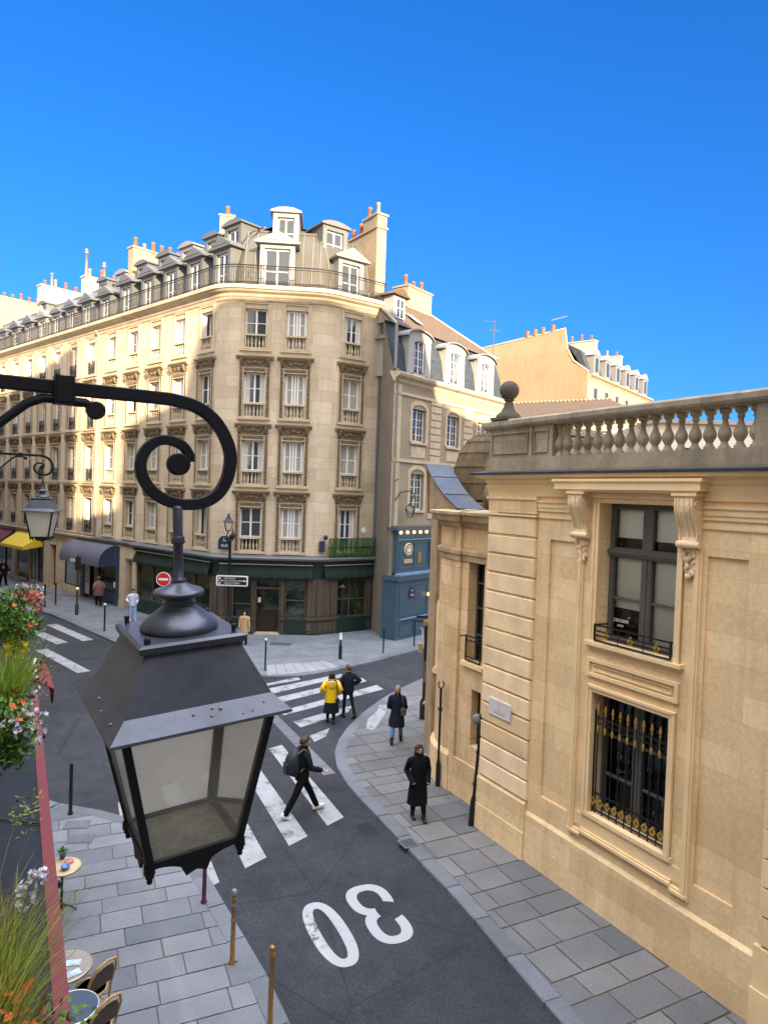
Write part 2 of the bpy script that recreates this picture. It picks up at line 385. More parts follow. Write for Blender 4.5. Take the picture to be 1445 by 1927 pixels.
# ------------------------------------------------------------------ ground
def clip(poly, a, b):
    """keep the part of poly left of line a->b"""
    out = []; n = len(poly)
    side = lambda p: (b[0]-a[0])*(p[1]-a[1])-(b[1]-a[1])*(p[0]-a[0])
    for i in range(n):
        p, q = poly[i], poly[(i+1) % n]; sp, sq = side(p), side(q)
        if sp >= 0: out.append(p)
        if (sp > 0 > sq) or (sp < 0 < sq):
            t = sp/(sp-sq); out.append((p[0]+(q[0]-p[0])*t, p[1]+(q[1]-p[1])*t))
    return out
def parea(p): return abs(sum(p[i][0]*p[(i+1) % len(p)][1]-p[(i+1) % len(p)][0]*p[i][1] for i in range(len(p))))/2
def slabs(mb, poly, ang, rmin, rmax, lmin, lmax, gap=.012, z=0.0, rnd=None, keep=None, seed=1):
    """rows of slabs; a row runs along direction ang (deg from +x)"""
    R = random.Random(seed); a = rad(ang); ex = (math.cos(a), math.sin(a)); ey = (-ex[1], ex[0])
    us = [p[0]*ex[0]+p[1]*ex[1] for p in poly]; vs = [p[0]*ey[0]+p[1]*ey[1] for p in poly]
    v = min(vs)
    while v < max(vs):
        h = R.uniform(rmin, rmax); u = min(us)-R.uniform(0, lmax)
        while u < max(us):
            l = R.uniform(lmin, lmax)
            def W2(uu, vv): return (uu*ex[0]+vv*ey[0], uu*ex[1]+vv*ey[1])
            g = gap/2; j = lambda: R.uniform(-.004, .004)
            q = [W2(u+g+j(), v+g+j()), W2(u+l-g+j(), v+g+j()), W2(u+l-g+j(), v+h-g+j()), W2(u+g+j(), v+h-g+j())]
            pc = poly
            for i in range(4):
                pc = clip(pc, q[i], q[(i+1) % 4])
                if len(pc) < 3: break
            if len(pc) >= 3 and parea(pc) > .004:
                mb.cv = R.random(); zz = z+R.uniform(-.003, .003)
                mb.face([(p[0], p[1], zz) for p in pc])
            u += l
        v += h
def ccw(p):
    return p if sum(p[i][0]*p[(i+1) % len(p)][1]-p[(i+1) % len(p)][0]*p[i][1] for i in range(len(p))) > 0 else p[::-1]
def offset_line(P, d):
    out = []
    for i in range(len(P)):
        a = Vector(P[max(0, i-1)]); b = Vector(P[min(len(P)-1, i+1)]); t = (b-a).normalized(); out.append((P[i][0]-t.y*d, P[i][1]+t.x*d))
    return out
def resample(P, step):
    out = []; P = [Vector(p) for p in P]; acc = 0; cur = P[0]; out.append(tuple(cur)); i = 0
    while i < len(P)-1:
        d = (P[i+1]-cur).length; need = step-acc
        if d >= need and d > 1e-6: cur = cur+(P[i+1]-cur)*(need/d); out.append(tuple(cur)); acc = 0
        else: acc += d; cur = P[i+1]; i += 1
    out.append(tuple(P[-1])); return out
def smooth(P, it=2):
    for _ in range(it):
        Q = [P[0]]
        for i in range(len(P)-1):
            a, b = P[i], P[i+1]; Q += [(a[0]*.75+b[0]*.25, a[1]*.75+b[1]*.25), (a[0]*.25+b[0]*.75, a[1]*.25+b[1]*.75)]
        P = Q+[P[-1]]
    return P
RZ = -.10
def sidewalk(name, kerb, inner, ang, rows, lens, mat, side, seed, extra=None, kw=.30, gap=.012):
    """kerb polyline (outer edge of kerb); side=+1 if pavement lies left of travel direction"""
    kerb = smooth(kerb); kin = offset_line(kerb, side*kw)
    base = MB(); P = kin+inner[::-1]; base.face([(p[0], p[1], -.012) for p in ccw(P)]); b = base.build(name, JOINT); tag(b, kind='structure')
    s_ = MB(); slabs(s_, ccw(P), ang, rows[0], rows[1], lens[0], lens[1], seed=seed, gap=gap)
    o = s_.build(name+'_slabs', mat); tag(o, kind='structure')
    k = MB(); R = random.Random(seed); q = resample(kerb, .02+.98); 
    for i in range(len(q)-1):
        a, c = Vector(q[i]), Vector(q[i+1])
        if (c-a).length < .05: continue
        t = (c-a).normalized(); n = Vector((-t.y, t.x))*side; g = t*.011; k.cv = R.random(); zz = R.uniform(-.003, .004)
        a2 = a+g; c2 = c-g; ai, ci = a2+n*(kw-.006), c2+n*(kw-.006); ab, cb = a2+n*.02, c2+n*.02
        pts = [(a2, RZ-.03), (c2, RZ-.03), (c2, -.02+zz), (a2, -.02+zz)]
        F1 = [(p.x, p.y, z) for p, z in pts]; F2 = [(a2.x, a2.y, -.02+zz), (c2.x, c2.y, -.02+zz), (cb.x, cb.y, zz), (ab.x, ab.y, zz)]
        F3 = [(ab.x, ab.y, zz), (cb.x, cb.y, zz), (ci.x, ci.y, zz), (ai.x, ai.y, zz)]
        for f in (F1, F2, F3): k.face(f if side > 0 else f[::-1])
        k.face([(a.x, a.y, RZ-.03), (a.x, a.y, -.03), ((a+n*kw).x, (a+n*kw).y, -.03), ((a+n*kw).x, (a+n*kw).y, RZ-.03)])
        k.face([(p.x, p.y, -.014) for p in (a+n*.01, c+n*.01, c+n*kw, a+n*kw)][::side])
    o = k.build('kerb', KERB); tag(o, kind='structure')
    return kerb
g = MB(); g.face([(-900, -900, -.16), (900, -900, -.16), (900, 900, -.16), (-900, 900, -.16)]); tag(g.build('ground', JOINT), kind='structure')
g = MB()
for i in range(-12, 13):
    for j in range(-8, 17): g.face([(i*6, j*6, RZ), (i*6+6, j*6, RZ), (i*6+6, j*6+6, RZ), (i*6, j*6+6, RZ)])
tag(g.build('road', ASPH), kind='structure')
KR = [(9.5, -7), (4.6, 4.6), (2.72, 9.2), (2.21, 10.4), (1.56, 12.06), (.85, 13.46), (.21, 14.85), (-.5, 16.28), (-1.0, 17.6), (-1.2, 18.96), (-.97, 20.73), (-.2, 23.2), (.99, 25.64), (2.11, 27.31), (6, 33), (14, 44)]
IR = [(14.5, -7), (8.3, 4.8), (4.4, 11.7), (3.3, 13.6), (2.45, 15.1), (2.6, 16.5), (2.3, 17.5), (2.5, 22), (3.0, 24.5), (6.5, 29.5), (17, 43)]
sidewalk('pavement', KR, IR, 27, (.42, .72), (.45, .98), PAVE3, -1, 3, gap=.024)
KL = [(13, -14), (4, .6), (.5, 6.45), (-1.03, 9.03), (-1.55, 10.11), (-2.25, 11.2), (-3.0, 12.5), (-3.75, 13.5), (-4.8, 14.45), (-6.2, 15.0), (-7.6, 15.3), (-10, 16.6), (-22, 26)]
IL = [(9, -17), (0, -2), (-3.2, 3.9), (-8.3, 13.0), (-9.5, 14.2), (-22, 23)]
sidewalk('pavement', KL, IL, 24, (.42, .55), (.6, 1.25), PAVE, 1, 5, gap=.020)
KF = [(16, 51), (2.47, 32.7), (-.29, 29.16), (-1.58, 27.82), (-2.5, 26.95), (-3.4, 26.4), (-4.38, 26.25), (-5.6, 26.35), (-7.2, 26.9), (-9.3, 28.3), (-11.47, 30.5), (-12.91, 31.98), (-18.07, 37.4), (-23.6, 42.1), (-40, 57)]
IF = [(12.5, 50), (.8, 34.4), (-.5, 36.3), (-3.2, 34.4), (-8.1, 34.0), (-15.5, 40.7), (-46, 68)]
sidewalk('pavement', KF, IF, 38, (.45, .6), (.7, 1.1), PAVE2, -1, 9)

# painted markings (4 mm above the asphalt)
def mark(name, polys, label, cat, mat=PAINT, group=None, z=RZ+.004):
    mb = MB()
    for p in polys: mb.face([(q[0], q[1], z) for q in ccw(p)])
    o = mb.build(name, mat); tag(o, kind='structure'); return o
def gp(l): return [tuple(G(x, y, RZ).xy) for x, y in l]
A = gp([(506, 1409), (530.5, 1402), (647, 1538), (616, 1554)])
B_ = gp([(544, 1592), (580, 1572)])
# near crossing: bars parallel to the street
dirv = (Vector(A[3])-Vector(A[0])).normalized(); wv = (Vector(A[1])-Vector(A[0])); stp = (Vector(B_[0])-Vector(A[3]))
bars = []
for k in range(0, 6):
    o_ = stp*k; sh = -dirv*(.0 if k < 2 else .02)
    bars.append([tuple(Vector(p)+o_+sh) for p in A])
mark('crossing_bars', bars, '', '')
Z2 = [[(478, 1292), (560, 1274), (566, 1279), (500, 1291)], [(500, 1297), (643, 1268), (645, 1274), (516, 1305)], [(520, 1313), (682, 1276), (690, 1282), (532, 1321)], [(523, 1340), (709, 1289), (721.5, 1297), (535, 1346)],
      [(552, 1358), (665, 1327), (655, 1340), (566, 1369)], [(583, 1385), (620.6, 1370), (613, 1386), (592, 1396)]]
mark('crossing_bars', [gp(z) for z in Z2], '', '')
s1 = gp([(88, 1176), (107.5, 1174), (176.6, 1204), (156.4, 1206.4)]); s2 = gp([(64, 1193), (82, 1189.5), (128.6, 1208.7), (107.5, 1212.5)])
dd = (Vector(s1[0])-Vector(s2[1]))*1.75
mark('crossing_bars', [s1, s2, [tuple(Vector(p)+dd) for p in s1], [tuple(Vector(p)+dd*2) for p in s1], [tuple(Vector(p)+dd*3) for p in s1], [tuple(Vector(p)-dd*1.8) for p in s1]], '', '')
# pale stone gutter band across the mouth of the street
gb = MB(); R = random.Random(4); a = G(516, 1340, RZ); b = G(632, 1456, RZ); n_ = 9
dv = (b-a)/n_; nn = Vector((dv.y, -dv.x, 0)).normalized()*.34
for i in range(n_):
    p, q = a+dv*i+dv*.02, a+dv*(i+1)-dv*.02; gb.cv = R.random()
    gb.face([(w.x, w.y, RZ+.006) for w in (p, p+nn, q+nn, q)])
tag(gb.build('gutter_band', KERB), kind='structure')
# 30 painted on the road
def ring(cx, cy, rx, ry, w, a0, a1, n=30):
    """polygon strip pieces around a superellipse, in digit space"""
    out = []
    def P(a, k):
        ca, sa = math.cos(a), math.sin(a); e = .82
        x = math.copysign(abs(ca)**e, ca)*(rx-k*w); y = math.copysign(abs(sa)**e, sa)*(ry-k*w*1.0); return (cx+x, cy+y)
    for i in range(n):
        a, b = a0+(a1-a0)*i/n, a0+(a1-a0)*(i+1)/n
        out.append([P(a, 0), P(b, 0), P(b, 1), P(a, 1)])
    return out
z0 = [G(x, y, RZ) for x, y in ((567, 1706), (658, 1818))]
c0 = G(620, 1755, RZ); c3 = G(717, 1716, RZ)
upv = (G(585, 1697, RZ)-G(655, 1816, RZ)); upv = upv.normalized()*-1   # digit 'up' points to the camera side
rt = Vector((upv.y, -upv.x, 0))                                       # reading right = image left
rt = rt if rt.x < 0 else -rt
dig = []; dig2 = []
H0 = (G(585, 1697, RZ)-G(655, 1816, RZ)).length/2
W0 = .33
def place(c_, pts): return [tuple((c_+rt*p[0]+upv*p[1]).xy) for p in pts]
c3 = c3-rt*-.04
for q in ring(0, 0, W0, H0, .19, 0, 2*math.pi, 40): dig.append(place(c0, q))
h2 = H0*.53
for q in ring(0, h2*.86, W0*1.10, h2, .19, rad(-86), rad(200), 26): dig.append(place(c3, q))
for q in ring(0, -h2*.86, W0*1.22, h2, .19, rad(-205), rad(86), 26): dig2.append(place(c3, q))
t = NT('worn road digits'); f1 = t.noise(7, 8, .8); f0 = t.noise(1.1, 2)
vd = t.n('ShaderNodeVectorMath', operation='DISTANCE'); t.l(t.world(), vd.inputs[0]); vd.inputs[1].default_value = tuple(G(583, 1752, RZ))
m_ = t.mix(1.0, t.ramp(f1, [(.47, (0, 0, 0)), (.53, (1, 1, 1))]), t.ramp(vd.outputs['Value'], [(.30, (0, 0, 0)), (.55, (1, 1, 1))]), 'ADD')
m_ = t.mix(1.0, m_, t.ramp(f1, [(.30, (.35,)*3), (.40, (1, 1, 1))]), 'MULTIPLY')
c = t.mix(m_, (.07, .075, .08), (.32, .34, .36)); DIG = t.set(c, .7)
mark('speed_digits', dig, '', '', DIG); mark('speed_digits', dig2, '', '', DIG, None, RZ+.0075)
# lids and grates
def lid(name, c, ang, w, h, label, cat, mat, z=.002, slots=5):
    M = LOC(c[0], c[1], z, rad(ang)); e = thing(name, label, cat, M)
    b = MB(M); b.box(-w/2, w/2, -h/2, h/2, -.01, .006); b.build('frame', ASPH if slots > 5 and w < .7 else KERB, e)
    b = MB(M)
    for i in range(slots):
        x = -w/2+.04+(w-.08)*(i+.5)/slots; b.box(x-(w-.08)/slots*.3, x+(w-.08)/slots*.3, -h/2+.04, h/2-.04, .0, .012)
    b.build('grating', mat, e)
lid('drain_grate', G(690, 1560, RZ).xy, 118, .62, .42, 'black slotted drain grate in the road beside the kerb', 'drain grate', IRON, RZ, 6)
lid('manhole_cover', G(768, 1587).xy, 118, .36, .34, 'small square iron cover set in the kerb below the woman in the long black coat', 'manhole cover', IRON_G, .004, 4)
lid('manhole_cover', G(528, 1212).xy, 0, 1.05, .62, 'wide rectangular iron cover in the pavement outside the green fronted cafe', 'manhole cover', IRON_G, .004, 7)
for (x, y, w) in ((146, 1552, .5), (152, 1579, .5)):
    lid('manhole_cover', G(x, y).xy, 10, w, .36, 'square service cover in the pavement left of the big lantern, '+('the farther of two' if y < 1560 else 'the nearer of two'), 'manhole cover', PAVE, .003, 1)

mark('pavement_marking', [[tuple(G(x, y).xy) for x, y in l] for l in (((713, 1327), (729, 1327), (724, 1345), (709, 1339)), ((709, 1339), (724, 1345), (703, 1375), (692, 1353)), ((692, 1353), (703, 1375), (689, 1371)))], '', '', PAINT, None, .007)
R = random.Random(12); gb = MB()
for i in range(7):
    a0, a1 = i/7+.008, (i+1)/7-.004; lo = [G(502+(640-502)*t_, 1271-6*t_-10*t_*t_) for t_ in (a0, a1)]; hi = [G(502+(612-502)*t_, 1252-8*t_) for t_ in (a0, a1)]; gb.cv = .6+.4*R.random()
    gb.face([(lo[0].x, lo[0].y, .008), (lo[1].x, lo[1].y, .008), (hi[1].x, hi[1].y, .008), (hi[0].x, hi[0].y, .008)])
tag(gb.build('pale_crossing_slabs', varied('pale crossing slab', (.27, .28, .29), .75, .2, .4)), kind='structure')
gb = MB()
for l in (((55, 1115), (74, 1110), (103, 1116), (86, 1122)), ((88, 1126), (100, 1121), (118, 1127), (104, 1133))): gb.face([tuple(G(x, y)+Vector((0, 0, .008))) for x, y in l])
tag(gb.build('tan_paving_patch', plain('tan patch', (.13, .105, .075), .8, 0, .2, 3, .4)), kind='structure')
# ------------------------------------------------------------------ stone mansion on the right
MR = FR(3.06, 13.46, 29.5)
E_ = thing('stone_mansion', 'tan limestone mansion with rusticated corner, balustrade and gilded window grilles on the right', 'mansion', MR)
m = MB(MR)
HU = (-3.22, -1.60, 4.72, 7.19); HL = (-3.20, -1.60, 1.65, 3.83)
holes = [HU+(.42,), HL+(.42,)]
PANL = [(-4.36, -3.72, 1.43, 6.45, .045), (-1.08, -.36, 1.43, 6.45, .045)]
wall_holes(m, -12, 0, 1.0, 7.9, holes+PANL)
for a, b, c, d, e in PANL: m.face([(b, -e, c), (a, -e, c), (a, -e, d), (b, -e, d)])
m.box(-12, 0, -.2, .055, -.15, .94)                                   # plinth
m.face([(0, .055, .94), (-12, .055, .94), (-12, 0.0, 1.0), (0, 0, 1.0)])
m.box(-.004, 1.56, -.6, .10, -.15, .55); m.box(-.004, 1.53, -.6, .085, .55, 1.12)
m.face([(1.53, .085, 1.12), (-.004, .085, 1.12), (-.004, .03, 1.18), (1.53, .03, 1.18)])
m.box(.03, 1.47, -.55, .025, 1.12, 6.86, 'bt')
m.box(-.004, 1.50, -.55, .07, 6.92, 7.28)
m.box(-.3, 1.3, -6.5, -.05, 0, 7.9, 'f'); m.box(-12, 0, -7, -6.8, 0, 7.9); m.box(-12, 1.3, -6.9, -.05, 7.62, 7.66)
m.build('wall', ST_R, E_)
q = MB(MR); R = random.Random(2)
ST_Q = varied('rusticated limestone', (.86, .64, .35), .85, .20, .3, .3, -.27, (.88, .68, .42), 2.2)
z = 1.20
while z < 6.8:
    q.cv = R.random(); h = .405; b = .018; y = .072; x0, x1 = 0.0, 1.50; z1 = z+h-.035
    # chamfered rusticated block
    q.face([(x1-b, y, z+b), (x0+b, y, z+b), (x0+b, y, z1-b), (x1-b, y, z1-b)])
    q.face([(x1-b, y, z1-b), (x0+b, y, z1-b), (x0, y-.03, z1), (x1, y-.03, z1)])
    q.face([(x1, y-.03, z), (x0, y-.03, z), (x0+b, y, z+b), (x1-b, y, z+b)])
    q.face([(x0+b, y, z+b), (x0, y-.03, z), (x0, y-.03, z1), (x0+b, y, z1-b)])
    q.face([(x1, y-.03, z), (x1-b, y, z+b), (x1-b, y, z1-b), (x1, y-.03, z1)])
    q.face([(x1, y-.03, z1), (x0, y-.03, z1), (x0, -.0, z1), (x1, -.0, z1)])
    q.face([(x0, y-.03, z), (x0, -.0, z), (x0, -.0, z1), (x0, y-.03, z1)]); q.face([(x1, y-.03, z), (x1, y-.03, z1), (x1, -.55, z1), (x1, -.55, z)])
    q.face([(x0, y-.03, z), (x1, y-.03, z), (x1, 0, z), (x0, 0, z)])
    z += .405
q.build('rusticated_pilaster', ST_Q, E_)
# second pilaster at the right edge and beyond
q = MB(MR); z = 1.20
while z < 6.8: q.box(-6.3, -4.80, 0, .072, z, z+.37); z += .405
q.box(-6.34, -4.72, 0, .10, -.15, .55); q.box(-6.32, -4.74, 0, .085, .55, 1.15); q.build('rusticated_pilaster', ST_W, E_)
# mouldings along the wall
q = MB(MR)
for a, b in ((-12, -3.62), (-1.15, -.004)):
    q.box(a, b, 0, .028, 6.99, 7.06); q.box(a, b, 0, .045, 7.06, 7.16); q.box(a, b, 0, .07, 7.16, 7.20)
    q.box(a, b, 0, .03, 6.855, 6.895)
q.box(-.03, 1.53, -.5, .10, 6.86, 6.90); q.box(-.03, 1.55, -.5, .10, 7.20, 7.26)
q.build('string_course', ST_W, E_)
# cornice
q = MB(MR); pc = [(.0, 7.26), (.05, 7.28), (.06, 7.50), (.10, 7.54), (.12, 7.60), (.26, 7.64), (.30, 7.72), (-.1, 7.74)]
q.sweep([(-12, 0), (1.50, 0), (1.50, -4)], pc); q.build('cornice', ST_W, E_)
q = MB(MR); q.sweep([(-12, .02), (1.52, .02), (1.52, -4)], [(.26, 7.722), (.315, 7.70), (.325, 7.745), (.10, 7.79), (-.3, 7.80)]); q.build('lead_flashing', LEAD, E_)
q = MB(MR)
q.box(-3.74, -.70, .0, .29, 7.42, 7.56); q.box(-3.78, -.66, .0, .32, 7.56, 7.61); q.box(-3.66, -.78, .0, .25, 7.385, 7.42); q.build('window_hood', ST_W, E_)
# consoles under the hood
def console(name, xc):
    q = MB(MR); w = .165
    pr = [(0, 7.36), (.24, 7.36), (.265, 7.30), (.27, 7.20), (.255, 7.10), (.21, 7.0), (.16, 6.90), (.12, 6.80), (.105, 6.72), (.12, 6.66), (.13, 6.60), (.11, 6.55), (.05, 6.53), (0, 6.53)]
    q.prism([(y, zz) for y, zz in pr], 0, xc-w, xc+w)
    for sx in (-1, 1):
        pts = []
        for k in range(22):
            a = k*.42; r = .085*(1-k/26); pts.append((xc+sx*(w+.006), .155+r*math.cos(a), 7.20+r*math.sin(a)))
        q.tube(pts, .012, 5)
        q.tube([(xc+sx*(w-.02), y+.012, zz) for y, zz in pr[2:11]], .016, 5)
    for k in range(3): q.tube([(xc-.09+k*.09, y+.006, zz) for y, zz in pr[2:9]], .014, 5)
    q.tube([(xc-w-.03, .12, 6.60), (xc-w+.02, .12, 6.60), (xc+w-.02, .12, 6.60), (xc+w+.03, .12, 6.60)], [.05, .062, .062, .05], 10)
    q.box(xc-w-.05, xc+w+.05, 0, .29, 7.34, 7.384)
    q.build('console', ST_CT2, E_)
    q = MB(MR); R = random.Random(5)
    for k in range(46):                                   # carved acanthus drop
        t_ = R.random(); zz = 6.52-t_*.42; ww = .15*(1-t_*.55); x = xc+R.uniform(-ww, ww)
        q.ball((x, .035+R.uniform(0, .045)*(1-t_*.6), zz), R.uniform(.022, .042), 6, 4, (1, .8, 1.5))
    q.prism([(xc-.14, 6.52), (xc+.14, 6.52), (xc+.08, 6.16), (xc, 6.06), (xc-.08, 6.16)], 1, 0, .035) if False else q.box(xc-.12, xc+.12, 0, .035, 6.2, 6.53)
    q.build('acanthus_drop', ST_CT2, E_)
ST_CT2 = plain('carved tan limestone', (.78, .59, .35), .85, 0, .2, 5, .5, .3, fine=40)
console('console', -1.22); console('console', -3.46)
# surround of both windows
q = MB(MR)
for a, b in ((-1.27, -1.14), (-3.66, -3.53)):
    q.box(a, b, 0, .05, 1.25, 6.53); 
    q.box(a+.035, b-.035, .05, .075, 1.25, 6.53)
# stepped (crossetted) bottom
q.box(-1.45, -1.14, 0, .05, 1.13, 1.25); q.box(-3.66, -3.35, 0, .05, 1.13, 1.25); q.box(-3.35, -1.45, 0, .05, 1.20, 1.32)
q.box(-1.45, -1.16, .05, .075, 1.16, 1.21); q.box(-3.64, -3.35, .05, .075, 1.16, 1.21); q.box(-3.35, -1.45, .05, .075, 1.23, 1.28)
q.box(-3.53, -1.27, 0, .02, 1.32, 1.56)
for (a, b, c, d) in (HU, HL):
    w = .115
    for o_, t_ in ((0, .045), (.07, .07)):
        q.box(a-w, a-o_*0-.0+0 if o_ == 0 else a-.07, 0, t_, c-.06, d+(0 if d > 7 else w)); q.box(b+(0 if o_ == 0 else .07), b+w, 0, t_, c-.06, d+(0 if d > 7 else w))
    if d < 7: q.box(a, b, 0, .045, d, d+w); q.box(a-w, b+w, 0, .07, d+.07, d+w+.002)
q.box(-3.36, -1.44, 0, .05, 4.60, 4.66)
q.box(-3.40, -1.42, -.40, .11, 4.66, 4.725)                             # sill of the upper window
q.box(-3.34, -1.46, -.40, .06, 1.58, 1.652)
panelbox(q, -3.34, -1.46, 4.10, 4.42, 0, .06, .055); panelbox(q, -3.22, -1.58, 4.20, 4.32, 0, .02, .03)
q.build('window_surround', ST_W, E_)
# upper window with roller blinds
def mansion_window(h, trans, ymid, blind, rows):
    a, b, c, d = h; e = MB(MR); y0, y1 = -.34, -.26
    w = .075
    e.box(a, a+w, y0, y1, c, d); e.box(b-w, b, y0, y1, c, d); e.box(a+w, b-w, y0, y1, d-.07, d); e.box(a+w, b-w, y0, y1, c, c+.08)
    if trans: e.box(a-.01, b+.01, y0, y1+.05, trans-.06, trans+.06); e.box(a, b, y1+.05, y1+.07, trans-.015, trans+.02)
    xm = (a+b)/2
    e.box(xm-.075, xm+.075, y0, y1+.015, c+.08, (trans-.06) if trans else d-.07)
    e.box(xm-.02, xm+.02, y1+.015, y1+.03, c+.08, (trans-.06) if trans else d-.07)
    if trans: e.box(xm-.075, xm+.075, y0, y1+.01, trans+.06, d-.07)
    for (p, q_) in ((a+w, xm-.075), (xm+.075, b-w)):
        for zz in rows: e.box(p, q_, y0+.01, y1-.005, zz-.018, zz+.018)
        for (u, v) in (((c+.08, trans-.06), (trans+.06, d-.07)) if trans else ((c+.08, d-.07),)):
            panelbox(e, p, q_, u, v, y0+.02, .028, .07)
    o = e.build('window', GREYFR, E_)
    g_ = MB(MR); g_.face([(b-w, -.315, c), (a+w, -.315, c), (a+w, -.315, d), (b-w, -.315, d)]); g_.build('pane', PANECLEAR, o)
    for (p, q_, u, v) in blind:
        k = MB(MR); k.box(p, q_, -.39, -.38, u, v); k.box(p, q_, -.395, -.365, u-.03, u); k.build('roller_blind', BLIND, o)
    k = MB(MR); k.box(a, b, -2.6, -.42, c-.02, d+.02, 'k'); k.build('room', DARK, o)
    return o
tt = NT('clear window glass'); f_ = tt.noise(.8, 2); tt.set((.9, .93, .92), .03, 0, None, .5); tt.b.inputs['Transmission Weight'].default_value = 0
mixs = tt.n('ShaderNodeMixShader'); tr = tt.n('ShaderNodeBsdfTransparent'); gl = tt.n('ShaderNodeBsdfGlossy'); gl.inputs['Roughness'].default_value = .03; fr = tt.n('ShaderNodeFresnel'); fr.inputs['IOR'].default_value = 1.5
tr.inputs['Color'].default_value = (.96, .97, .96, 1)
tt.l(fr.outputs[0], mixs.inputs[0]); tt.l(tr.outputs[0], mixs.inputs[1]); tt.l(gl.outputs[0], mixs.inputs[2]); tt.l(mixs.outputs[0], tt.t.nodes['Material Output'].inputs['Surface'])
PANECLEAR = tt.m
wu = mansion_window(HU, 6.33, None, [(-2.34, -1.67, 6.62, 7.1), (-3.15, -2.48, 6.60, 7.1), (-2.34, -1.67, 5.37, 6.27), (-3.15, -2.48, 4.85, 6.27)], [5.52])
wall_text(MR, -1.86, -.312, 5.13, 'coccon', .12, SIGNW, wu, .002); wall_text(MR, -1.86, -.312, 5.03, '3I IFG', .055, SIGNW, wu, .002)
k = MB(MR); k.ball((-2.05, -.305, 5.20), .016, 8, 5); k.build('orange_dot', GOLD, wu)
wl = mansion_window(HL, None, None, [], [2.35, 3.05])
k = MB(MR); R = random.Random(3)
for i in range(14): k.box(*(lambda x, y: (x, x+R.uniform(.1, .35), y, y+R.uniform(.1, .4)))(R.uniform(-3.1, -1.9), R.uniform(-1.6, -.7)), 1.7, 1.7+R.uniform(.2, .9))
k.build('room_furniture', plain('dim furniture', (.07, .07, .065), .8, 0, .5, 5), wl)
# upper guard rail with gilded lozenges
def lozenge(q, x, y, z, r, M_=None, th=.012):
    P = [(x-r*.78, z), (x, z+r), (x+r*.78, z), (x, z-r)]; Q = [(x-r*.42, z), (x, z+r*.55), (x+r*.42, z), (x, z-r*.55)]
    for i in range(4):
        j = (i+1) % 4; a, b, c, d = P[i], P[j], Q[j], Q[i]
        q.face([(p[0], y+th, p[1]) for p in (b, a, d, c)]); q.face([(p[0], y-th, p[1]) for p in (a, b, c, d)])
        q.face([(a[0], y-th, a[1]), (a[0], y+th, a[1]), (b[0], y+th, b[1]), (b[0], y-th, b[1])]); q.face([(d[0], y+th, d[1]), (d[0], y-th, d[1]), (c[0], y-th, c[1]), (c[0], y+th, c[1])])
def guard(M_, E2, x0, x1, z0, z1, y, n_loz, nm='guard_rail'):
    q = MB(M_)
    for zz in (z0, z0+.09, z1-.10, z1): q.box(x0, x1, y-.012, y+.012, zz-.012, zz+.012)
    for xx in (x0, x1): q.box(xx-.014, xx+.014, y-.014, y+.014, z0, z1+.02); q.box(xx-.012, xx+.012, -.30, y, z1-.012, z1+.012)
    for i in range(n_loz+1):
        xx = x0+(x1-x0)*i/n_loz; q.box(xx-.006, xx+.006, y-.006, y+.006, z0, z1)
    o = q.build(nm, IRON, E2)
    for i in range(n_loz): q = MB(M_); lozenge(q, x0+(x1-x0)*(i+.5)/n_loz, y, (z0+z1)/2-.01, .085); q.build('gilded_lozenge', GOLD, o)
guard(MR, E_, -3.19, -1.62, 4.76, 5.03, .06, 3)
# lower grille
q = MB(MR); y = -.07; q.box(-3.19, -1.61, y-.012, y+.012, 3.35, 3.38); q.box(-3.19, -1.61, y-.012, y+.012, 3.26, 3.275); q.box(-3.19, -1.61, y-.012, y+.012, 1.70, 1.725); q.box(-3.19, -1.61, y-.012, y+.012, 2.00, 2.025)
for i in range(10):
    x = -3.14+i*.163; q.tube([(x, y, 1.66), (x, y, 3.45)], .013, 6)
for sx in (-3.19, -1.61): q.box(sx-.012, sx+.012, y-.012, y+.012, 1.66, 3.5)
o = q.build('window_grille', IRON, E_); q = MB(MR)
for i in range(10):
    q = MB(MR); x = -3.14+i*.163; q.lathe([(.0, 3.62), (.012, 3.60), (.034, 3.52), (.012, 3.48), (.022, 3.45), (.012, 3.42)][::-1], (x, y, 0), 6)
    q.lathe([(.014, 3.22), (.024, 3.20), (.024, 3.12), (.014, 3.10)][::-1], (x, y, 0), 6); q.lathe([(.005, 3.1), (.005, 3.5)], (x, y+.012, 0), 4); q.build('gilded_spearhead', GOLD, o)
    q = MB(MR); lozenge(q, -3.06+i*.158, y, 1.86, .085); q.build('gilded_lozenge', GOLD, o)
# balustrade
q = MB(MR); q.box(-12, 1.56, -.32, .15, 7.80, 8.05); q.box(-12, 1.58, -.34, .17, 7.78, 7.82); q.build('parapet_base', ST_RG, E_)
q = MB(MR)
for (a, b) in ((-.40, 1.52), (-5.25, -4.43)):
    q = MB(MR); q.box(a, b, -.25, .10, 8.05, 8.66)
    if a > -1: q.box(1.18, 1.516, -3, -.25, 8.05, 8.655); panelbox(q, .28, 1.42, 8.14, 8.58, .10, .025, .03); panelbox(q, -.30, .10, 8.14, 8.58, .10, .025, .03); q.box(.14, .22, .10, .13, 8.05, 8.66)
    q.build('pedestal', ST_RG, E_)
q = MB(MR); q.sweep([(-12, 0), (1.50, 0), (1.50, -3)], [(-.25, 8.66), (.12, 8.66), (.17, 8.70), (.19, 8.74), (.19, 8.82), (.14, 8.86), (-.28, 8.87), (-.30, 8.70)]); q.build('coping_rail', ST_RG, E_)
bp = [(.085, 0), (.085, .05), (.06, .06), (.06, .085), (.045, .10), (.06, .13), (.095, .19), (.10, .24), (.085, .29), (.055, .35), (.04, .41), (.038, .45), (.055, .46), (.055, .48), (.045, .49), (.06, .53), (.085, .54), (.085, .61)]
